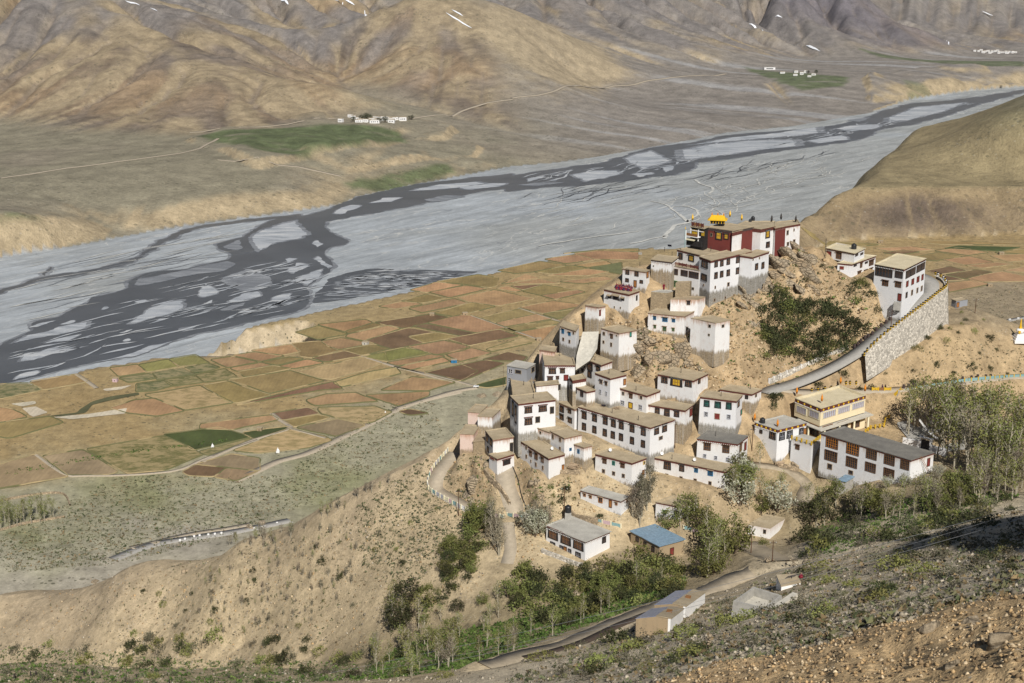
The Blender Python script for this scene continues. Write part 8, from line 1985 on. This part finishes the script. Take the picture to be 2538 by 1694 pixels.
# logs, timbers
def logpile(tg, x, y, n, L, label, rz):
 q = ground(tg, x, y); root = empty('log_pile', q, label, 'log pile', rz=rz); m = MB(); m.tube((-L / 2,0,0),(L / 2,0,0), .13, .11,7); me = m.mesh('log', M['wood_bare'])
 for k in range(n):
  row = k // 6; put('log', me, root, (rr.uniform(-.3, .3),-.9 + .32 * (k % 6) + rr.uniform(-.1, .1), .15 + .24 * row),(rr.uniform(-.1, .1), rr.uniform(-.08, .08), rr.uniform(-.5, .5)))
logpile('F', 335,705,26,2.0, 'heap of cut logs beside the white annex', .3); logpile('C', 1355,905,24,2.2, 'heap of firewood beside the long stair', -.5)
q = ground('E', 2085,1370, dmin=340); q.z = 210.1; root = empty('timber_stack', q, 'bundle of long bare timbers leaning on the road wall', 'timber', rz=0)
m = MB(); m.tube((0,0,0),(0,0,7.0), .11, .06,6); me = m.mesh('timber', M['wood_bare'])
for k in range(26): put('timber', me, root, (-2.4 + .19 * k + rr.uniform(-.2, .2), rr.uniform(-.8, .3),0),(rr.uniform(-.42,-.25), rr.uniform(-.22, .1),0),(1,1, rr.uniform(.55,1.0) * (1 if k > 12 else .62)))
# ladder on the long hall's end wall
b_ = BD['school']; w0, nn, ee = wall_hit(b_['pts'][1], b_['pts'][2], *px('F', (1472,690))); w1 = wall_hit(b_['pts'][1], b_['pts'][2], *px('F', (1500,800)))[0] + nn * 1.3
root = empty('ladder', w1, 'wooden ladder leaning on the end wall of the long hall', 'ladder'); d_ = w0 + nn * .1 - w1
for s in (-.25, .25): m = MB(); m.tube(ee * s, ee * s + d_, .05, n=5); m.build('rail', M['wood'], root)
for k in range(1,11): m = MB(); m.tube(ee * -.25 + d_ * k / 11, ee * .25 + d_ * k / 11, .035, n=5); m.build('rung', M['wood'], root)
# gateway by the grove
g0 = [Vector(atZ(*px('F', p_),210.5)) for p_ in ((1330,600),(1472,628),(1555,648),(1690,690))]
root = empty('gateway', g0[1], 'white walled gateway among the poplars behind the long hall', 'gateway')
for k, (i, j, h) in enumerate(((0,1,2.0),(2,3,1.6))):
 a_, b2 = g0[i] - g0[1], g0[j] - g0[1]; e_ = (b2 - a_).normalized(); n_ = Vector((e_.y, -e_.x, 0)); m = MB(); m.prism([a_ + n_ * .2 - UP * 3, b2 + n_ * .2 - UP * 3, b2 - n_ * .2 - UP * 3, a_ - n_ * .2 - UP * 3],[a_ + n_ * .2 + UP * h, b2 + n_ * .2 + UP * h, b2 - n_ * .2 + UP * h, a_ - n_ * .2 + UP * h]); m.build('wall', M['paint_white'], root)
a_, b2 = Vector((0,0,0)), g0[2] - g0[1]; e_ = (b2 - a_).normalized(); n_ = Vector((e_.y, -e_.x, 0)); L = (b2 - a_).length
for s in (0, L): m = MB(); m.box(e_ * s + UP * 1.2,(.5, .6,3.4),0,(e_, n_, UP)); m.build('pillar', M['paint_white'], root)
m = MB(); m.box(e_ * L / 2 + UP * 3.05,(L + 1.0, .8, .3),0,(e_, n_, UP)); m.build('lintel', M['paint_white'], root); m = MB(); m.box(e_ * L / 2 + UP * 1.2,(L - .5, .08,2.6),0,(e_, n_, UP)); m.build('gate_leaf', M['iron'], root)
# prayer flag string
a_, b2 = Vector(atD(*px('F', (1465,385)),335)), Vector(atD(*px('F', (1620,545)),318)); root = empty('prayer_flag_string', a_, 'string of small white prayer flags hanging before the poplars', 'flags')
pts = [a_.lerp(b2, t) - UP * 2.0 * t * (1 - t) - a_ for t in np.linspace(0,1,27)]; m = MB()
for p_, q_ in zip(pts[:-1], pts[1:]): m.tube(p_, q_, .02, n=4, cap=False)
m.build('cord', M['flag_white'], root); m = MB(); m.add([(-.2,0,0),(.2,0,0),(.2, .05,-.45),(-.2, .05,-.45)],[(0,1,2,3)]); fm_ = m.mesh('flag', M['flag_white'])
for p_ in pts[1:-1]: put('flag', fm_, root, p_, (0,0, rr.uniform(-.5, .5)))
# slanting concrete apron among the rocks
P4 = [Vector(atD(*px('B', p_), D)) for p_, D in (((1005,372),362),((1185,368),362.5),((1165,560),357),((1085,690),354.5),((925,800),353.5),((935,640),356.5))]
m = MB(); o0 = P4[0]; m.prism([p_ - o0 + Vector((0,3,-1.5)) for p_ in P4],[p_ - o0 for p_ in P4]); single('concrete_apron', m, M['concrete_pale'], o0, 'slanting pale concrete apron between the blue-shuttered and green-doored houses', 'concrete slab')
# stone walls by the ramp
def drywall(tg, pts, h, label, w=.6, dmin=40, step=1.5, mat='rubble_tan'):
 P_ = resample(hits(tg, pts, dmin=dmin), step); z = terrain(P_[:, 0], P_[:, 1]); m = MB(); o0 = Vector((P_[0,0], P_[0,1], z[0])); d = np.gradient(P_[:, :2], axis=0); n = np.c_[-d[:, 1], d[:, 0]]; n /= np.linalg.norm(n, axis=1)[:, None]
 hj = h * (1 + .3 * fbm(P_[:, 0] / 2, P_[:, 1] / 2,2,44)); R4 = []
 for k in range(len(P_)):
  c = Vector((P_[k, 0], P_[k, 1], z[k])) - o0; v = Vector((n[k, 0], n[k, 1],0)) * w / 2; R4.append([c + v * 1.2 - UP * .8, c + v * .8 + UP * hj[k], c - v * .8 + UP * hj[k], c - v * 1.2 - UP * .8])
 for a, b in zip(R4[:-1], R4[1:]): m.add(a + b, [(0,4,5,1),(1,5,6,2),(2,6,7,3)])
 return single('stone_wall', m, M[mat], o0, label, 'stone wall')
drywall('H', [(900,590),(960,660),(1060,800),(1150,930),(1180,990)],1.3, 'rough stone wall descending along the ramp'); drywall('H', [(1730,560),(1850,570),(1960,560)],1.0, 'low stone wall below the slope house'); drywall('F', [(300,720),(400,745),(500,700),(440,665)],1.0, 'low stone wall round the log heap'); drywall('G', [(380,250),(480,300),(600,320)],1.2, 'stone wall behind the front house')
drywall('G', [(140,560),(280,610),(400,655),(470,670)], .9, 'low grey wall on the terrace before the front house', mat='rubble_wall')
drywall('X', [(0,312),(150,285),(285,280),(322,335)],1.2, 'field wall above the slim poplar grove', .8,480,4); drywall('X', [(0,447),(120,418),(295,388)],1.2, 'field wall below the slim poplar grove', .8,480,4)
m = MB(); P_ = resample(hits('H', [(1130,460),(1190,560),(1240,700),(1285,860),(1315,1010)]),1.5); z = terrain(P_[:, 0], P_[:, 1])
for k in range(len(P_) - 1): m.tube((P_[k, 0] + 1.6, P_[k, 1], z[k] + .25),(P_[k + 1,0] + 1.6, P_[k + 1,1], z[k + 1] + .25), .12, n=6, cap=False)
tag(m.build('drain_pipe', M['black_plastic']), 'black pipe running down beside the ramp', 'pipe')
# roof furniture
pm_ = MB(); pm_.tube((0,0,0),(0,0,1.1), .07, n=6); pm_.tube((0,0,1.1),(0,0,1.25), .12, .03,6); pipe_me = pm_.mesh('stove_pipe', M['iron'])
PIPE = {(2070,370): ', near its right end', (1780,290): ', near its left end', (660,555): ', at the back', (742,610): ', at the front'}
for bn, zt_, x, y in (('soot_house', 'C', 905,125),('slope_house', 'C', 915,535),('lintel_house', 'C', 1297,160),('long_house', 'C', 2070,370),('long_house', 'C', 1780,290),('grey_edge_house', 'D', 1585,812),('green_window_house', 'D', 1645,370),('side_house', 'D', 1970,292),('annex_house', 'D', 1145,425),('brown_window_house', 'B', 1140,690),('teal_window_house', 'A', 757,1210),('main_block', 'A', 1172,550),('grey_roof_house', 'B', 350,965),('cornice_house', 'B', 750,640),('stained_house', 'D', 700,310),('guest_house', 'A', 385,720),('brushwood_house', 'A', 660,555),('brushwood_house', 'A', 742,610),('tower_house', 'D', 400,120),('box_house', 'G', 2020,265),('blue_window_house', 'D', 1100,1070),('yellow_window_house', 'D', 1200,110)):
 tag(put('stove_pipe', pipe_me, None, on_roof(bn, x, y, zt_)), 'thin iron stove pipe on the roof of the ' + bn.replace('_', ' ') + PIPE.get((x, y), ''), 'stove pipe', 'stove pipes on the roofs')
dm_ = MB(); dm_.tube((0,0,0),(0,0, .6), .04, n=5, mi=1)
pr = [(r_ * .45, .28 * r_ * r_) for r_ in (0.05, .35, .7,1.0)]; vs = []; fs = []
for r_, z_ in pr: vs += [(r_ * math.cos(k * .524),-z_ * .5 - .1 + r_ * math.sin(k * .524) * .3, .75 + r_ * math.sin(k * .524)) for k in range(12)]
for k in range(3): fs += [(k * 12 + i, k * 12 + (i + 1) % 12,(k + 1) * 12 + (i + 1) % 12,(k + 1) * 12 + i) for i in range(12)]
dm_.add(vs, fs, 0); dish_me = dm_.mesh('satellite_dish', [M['paint_white'], M['iron']])
for bn, zt_, x, y, lb in (('lintel_house', 'C', 1365,190, 'white satellite dish on the black-lintelled house'),('white_house', 'C', 1762,722, 'white satellite dish on the white house by the stair'),('blue_window_house', 'D', 1355,1098, 'white satellite dish on the blue-windowed house'),('blue_window_house', 'D', 990,1030, 'grey satellite dish at the left end of the blue-windowed house'),('slope_house', 'C', 1120,705, 'dark dish on the slope house roof')):
 tag(put('satellite_dish', dish_me, None, on_roof(bn, x, y, zt_),(0,0, rr.uniform(-.6, .6)),(.95,) * 3), lb, 'satellite dish', 'roof dishes')
for bn, zt_, x, y, lb in (('teal_window_house', 'A', 795,1190, 'small dark solar panel on the teal-windowed house'),('brushwood_house', 'A', 715,510, 'blue solar panel behind the brushwood-edged roof'),('long_house', 'D', 340,495, 'dark solar heater among brush on the long house roof')):
 root = empty('solar_collector', on_roof(bn, x, y, zt_), lb, 'solar panel', rz=-.3); m = MB(); m.box((0,0, .55),(1.1, .06, .8),0,(Vector((1,0,0)), Vector((0, .77, .64)), Vector((0,-.64, .77)))); m.build('panel', M['solar'], root); m = MB(); m.box((0, .25, .3),(.08, .08, .6)); m.build('stand', M['iron'], root)
# brushwood on the roofs
for bn, zt_, x, y, lb in (('long_house', 'D', 330,480, 'grey brushwood heap on the left end of the long house roof'),('long_house', 'D', 480,510, 'flat brushwood heap on the long house roof'),('grey_roof_house', 'B', 450,920, 'bundle of sticks beside the white shed')):
 q = on_roof(bn, x, y, zt_); root = empty('brushwood_heap', q, lb, 'brushwood'); m = MB(); m.tube((-.8,0,0),(.8,0,0), .035, .02,5); me = m.mesh('stick', M['wood_bare'])
 for k in range(22): put('stick', me, root, (rr.uniform(-.5, .5), rr.uniform(-.5, .5), rr.uniform(.05, .45)),(rr.uniform(-.3, .3), rr.uniform(-.3, .3), rr.uniform(0,3.1)))
# hut with solar panel on the near slope
hz = ground('G', 2078,862); b_ = dict(D=hz.y)
zt2 = hz.z + 1.6; Q = [Vector(atZ(*px('G', p_), zt2)) for p_ in ((2042,742),(2080,832),(2235,800),(2200,738))]; root = empty('solar_hut', Q[1] - UP * 1.6, 'small white mud-roofed hut with a solar panel above the cistern', 'hut')
loc = [q - Q[1] + UP * 1.6 for q in Q]; m = MB(); vs = [v for v in loc]; m.prism([Vector((v.x, v.y, -1.5)) for v in loc], loc, cap=False); m.build('wall', M['paint_white'], root)
cen = sum(loc, Vector()) / 4; m = MB(); o_ = [cen + (v - cen) * 1.05 for v in loc]; m.prism([v + UP * .02 for v in o_],[v + UP * .18 for v in o_]); m.build('roof', M['earth_roof'], root)
m = MB(); m.box(cen + Vector((.5,0, .75)),(2.2, .06,1.1),0,(Vector((.9, .43,0)), Vector((-.30, .62, .72)), Vector((.31,-.65, .69)))); m.build('solar_panel', M['solar'], root); m = MB(); m.box(cen + Vector((.6, .3, .35)),(.1, .1, .7)); m.build('stand', M['iron'], root)
q = Vector((cen.x + 2.3, cen.y + .6, .2)) + Q[1]; q.z = zt2 + .2; tag(put('person', person_mesh('robe', 77), None, q, (0,0, .4)), 'person in maroon seated beside the solar panel on the hut roof', 'person')
# grey stone heaps in the yard
for x, y, s, lb in ((2185,640,1.0, 'grey heap of flat stones at the end of the yard'),(1975,660, .7, 'smaller grey stone heap in the yard')):
 q = ground('G', x, y); root = empty('stone_heap', q, lb, 'stone heap')
 for k in range(26): put('stone', ROCKS[k % 7], root, (rr.gauss(0, .8) * s, rr.gauss(0, .7) * s, rr.uniform(0, .9) * s),(rr.uniform(0,3), rr.uniform(0,3), rr.uniform(0,3)),(.38 * s, .3 * s, .2 * s))
# ---------------------------------------------------------------- the valley: huts, car, kerb stones, far villages, snow
def box_hut(name, p, w, d, h, rz, wall, roof, label, cat, group, win=2):
 root = empty(name, p, label, cat, group, rz); m = MB(); m.box((0,0, h / 2 - .5),(w, d, h + 1)); m.build('wall', M[wall], root)
 m = MB(); m.box((0,0, h + .1),(w * 1.05, d * 1.05, .3)); m.build('roof', M[roof], root)
 for k in range(win): m = MB(); m.box((w * (-.25 + .5 * k / max(1, win - 1)) if win > 1 else 0,-d / 2 - .05, h * .45),(w * .13, .12, h * .34)); m.build('window', M['window_black'], root)
 return root
for tg, x, y, w, h, wl, lb in (('S', 480,672,4.0,2.2, 'mudwall', 'mud hut at the corner of two dark brown fields'),('S', 780,668,4.4,2.4, 'mudwall', 'pinkish mud hut in the middle of the fields'),('S', 680,1098,4.4,2.4, 'paint_blue', 'bright blue hut among the fields'),('S', 1450,900,4.0,2.2, 'mudwall', 'mud hut left of the blue-shuttered house'),('Q', 1490,275,4.6,2.6, 'concrete_pale', 'pale hut beside the big dark brown field'),('Q', 528,1060,3.2,2.4, 'mudwall', 'small hut on the dark green plot'),('P', 1050,318,3.4,2.6, 'paint_pink', 'orange-pink hut beside the stone ring near the river'),('T', 2120,208,5.0,2.4, 'mudwall', 'mud hut in the fields at the upper right'),('T', 2005,528,4.0,2.2, 'mudwall', 'mud hut at the edge of the right-hand fields'),('T', 905,92,5.0,2.4, 'mudwall', 'mud hut at the foot of the terrace'),('A', 390,588,3.4,2.4, 'concrete', 'small grey hut behind the monastery fields')):
 X_, Y_ = px(tg, (x, y)); p_ = hit(X_, Y_, 560)[0]; box_hut('field_hut', p_, w, w * .8, h, rr.uniform(-.4, .4), wl, 'earth_roof', lb, 'hut', 'huts in the fields', 1)
# parked white car
X_, Y_ = px('S', (880,1328)); p_ = hit(X_, Y_, 560)[0]; root = empty('car', p_ + np.array([0,0, .6]), 'white car parked on the valley track left of the monastery', 'car', rz=.25)
m = MB(); m.prism([Vector(v) for v in ((-2.1,-.85, .35),(2.1,-.85, .35),(2.1, .85, .35),(-2.1, .85, .35))],[Vector(v) for v in ((-2.05,-.82, .9),(2.0,-.82, .85),(2.0, .82, .85),(-2.05, .82, .9))]); m.prism([Vector(v) for v in ((-1.5,-.78, .9),(1.0,-.78, .9),(1.0, .78, .9),(-1.5, .78, .9))],[Vector(v) for v in ((-1.1,-.65,1.5),(.4,-.65,1.5),(.4, .65,1.5),(-1.1, .65,1.5))]); m.build('body', M['car_white'], root)
for s in (-.79, .79): m = MB(); m.box((-.3, s * .93,1.2),(1.5, .06, .38)); m.build('side_window', M['glass'], root)
for x in (-1.3,1.3):
 for s in (-.8, .8): m = MB(); m.tube((x, s - .1, .33),(x, s + .1, .33), .33, n=10); m.build('wheel', M['black_plastic'], root)
km = MB(); km.box((0,0, .3),(1.0, .45, .9)); kme = km.mesh('kerb_block', M['paint_white'])
for x, y in ((825,494),(848,488),(890,476),(915,472),(955,468),(985,465),(1015,461),(1165,440),(1215,431),(1270,415),(1200,434)):
 X_, Y_ = px('X', (x, y)); p_ = hit(X_, Y_, 560)[0]; tag(put('kerb_block', kme, None, p_ + np.array([0,0, .2]),(0,0, .4)), 'white kerb block along the road at the foot of the spur', 'kerb block', 'kerb blocks at the foot of the spur')
for x, y in ((2290,856),(2205,868),(2145,892),(2000,925)):
 X_, Y_ = px('T', (x, y)); p_ = hit(X_, Y_, 600)[0]; tag(put('kerb_block', kme, None, p_ + np.array([0,0, .3]),(0,0, .2),(2,1,1)), 'white kerb block along the road behind the stupa', 'kerb block', 'kerb blocks behind the stupa')
def village(tg, spots, w, h, label, group, roof='earth_roof'):
 proto = None
 for k, (x, y) in enumerate(spots):
  X_, Y_ = px(tg, (x, y)); p_ = hit(X_, Y_, 1500)[0]; p_[2] = gz(p_[0], p_[1])
  if proto is None: proto = box_hut('village_house', p_, w, w * .7, h, 0, 'paint_white', roof, label, 'house', group, 3); o = proto
  else: o = copy_tree(proto)
  o.location = p_; o.rotation_euler = (0,0, rr.uniform(-.35, .35)); o.scale = (rr.uniform(.75,1.35), rr.uniform(.8,1.2), rr.uniform(.8,1.25))
village('V', [(1563,580),(1620,551),(1640,558),(1655,586),(1672,586),(1690,581),(1715,563),(1710,590),(1725,590),(1728,558),(1742,565),(1762,560),(1776,560),(1783,576),(1795,588),(1800,566),(1812,564),(1845,570),(1607,545),(1702,578),(1730,577),(1645,588)],9.5,5.0, 'white house in the village beside the green fields across the river', 'village across the river')
for x, y, s, lb in ((1660,556,8, 'dark tree in the middle of the village across the river'),(1690,562,9, 'round green tree in the village across the river'),(1620,566,7, 'tree at the left of the village across the river'),(1766,586,8, 'dark tree at the lower edge of the village across the river'),(1740,586,7, 'small tree at the lower edge of the village across the river'),(1884,568,7, 'lone tree right of the village across the river'),(1680,548,7, 'tree at the back of the village across the river')):
 X_, Y_ = px('V', (x, y + 4)); p_ = hit(X_, Y_, 1500)[0]; tree('willow', 'leaf_dark', (p_[0], p_[1], gz(p_[0], p_[1])), s * 1.3, lb, 'village trees')
village('U', [(1300,348),(1330,343),(1348,336),(1365,354),(1385,346),(1302,335),(1240,337)],9.0,5.0, 'white house in the hamlet on the far green terrace', 'hamlet on the far terrace')
X_, Y_ = px('U', (1182,320)); p_ = hit(X_, Y_, 1500)[0]; p_[2] = gz(p_[0], p_[1]); box_hut('far_school', p_, 27,9,6,0, 'paint_white', 'concrete_roof', 'long white building alone above the far hamlet', 'building', None, 8)
for x, y, lb in ((1396,340, 'tree right of the hamlet on the far terrace'),(1358,340, 'tree behind the hamlet on the far terrace')):
 X_, Y_ = px('U', (x, y)); p_ = hit(X_, Y_, 1500)[0]; tree('willow', 'leaf_dark', (p_[0], p_[1], gz(p_[0], p_[1])),9, lb, 'hamlet trees')
village('U', [(2122,236),(2140,238),(2152,234),(2168,240),(2182,238),(2200,241),(2215,238),(2228,236),(2240,241),(2252,243),(2266,240),(2280,242),(2295,244),(2306,242),(2160,244),(2190,246),(2232,246),(2270,247)],8.5,5.0, 'tiny white house in the farthest village at the upper right', 'farthest village')
for k, (tg, ln, w) in enumerate((('V', [(575,12),(610,24),(640,33)],4),('V', [(690,48),(722,62)],3),('V', [(1283,0),(1300,12),(1322,30)],5),('V', [(1520,2),(1545,10),(1572,18)],6),('V', [(1580,6),(1625,30)],4),('V', [(1522,138),(1552,150)],4),('V', [(1672,56),(1696,70)],5),('V', [(2045,66),(2100,98),(2162,132)],4),('V', [(2070,50),(2122,80)],3.5),('U', [(635,25),(662,38)],4),('U', [(1088,118),(1120,132),(1152,146)],6),('U', [(1350,215),(1385,226),(1414,238)],6),('U', [(1254,116),(1258,136)],5),('U', [(2158,62),(2205,86)],6),('U', [(1888,20),(1912,30)],6),('U', [(1994,190),(2004,208)],5),('U', [(1198,84),(1240,86)],4))):
 P_ = resample(hits(tg, ln, dmin=2200),12)
 if len(P_) < 3: continue
 ribbon('snow_patch', P_, w * .6 * np.sin(np.linspace(.15, math.pi - .15, len(P_))) * (1 + .6 * fbm(P_[:, 0] / 20, P_[:, 1] / 20,2,71)), M['snow'], follow=True, lift=0.7, parent=LAND['mountains'], kind=None)
# ---------------------------------------------------------------- thin mountain haze
m = MB(); x0, x1, y0, y1, z0, z1 = -7700,7700,-80,8100,-6, max(float(np.max(V_.co.z for V_ in [])) if False else 0,1.02 * max(v.co.z for o in LAND.values() for v in o.data.vertices) + 20)
m.box(((x0 + x1) / 2,(y0 + y1) / 2,(z0 + z1) / 2),(x1 - x0, y1 - y0, z1 - z0))
hz_m = bpy.data.materials.new('haze'); hz_m.use_nodes = True; nt = hz_m.node_tree; nt.nodes.clear()
o_ = nt.nodes.new('ShaderNodeOutputMaterial'); v_ = nt.nodes.new('ShaderNodeVolumePrincipled'); nt.links.new(v_.outputs[0], o_.inputs['Volume'])
v_.inputs['Color'].default_value = (0.80,0.87,1.0,1); v_.inputs['Density'].default_value = 0.00002; v_.inputs['Anisotropy'].default_value = 0.2
h_ = m.build('haze', hz_m); tag(h_, 'thin blue mountain haze filling the valley air', 'haze', kind='stuff')
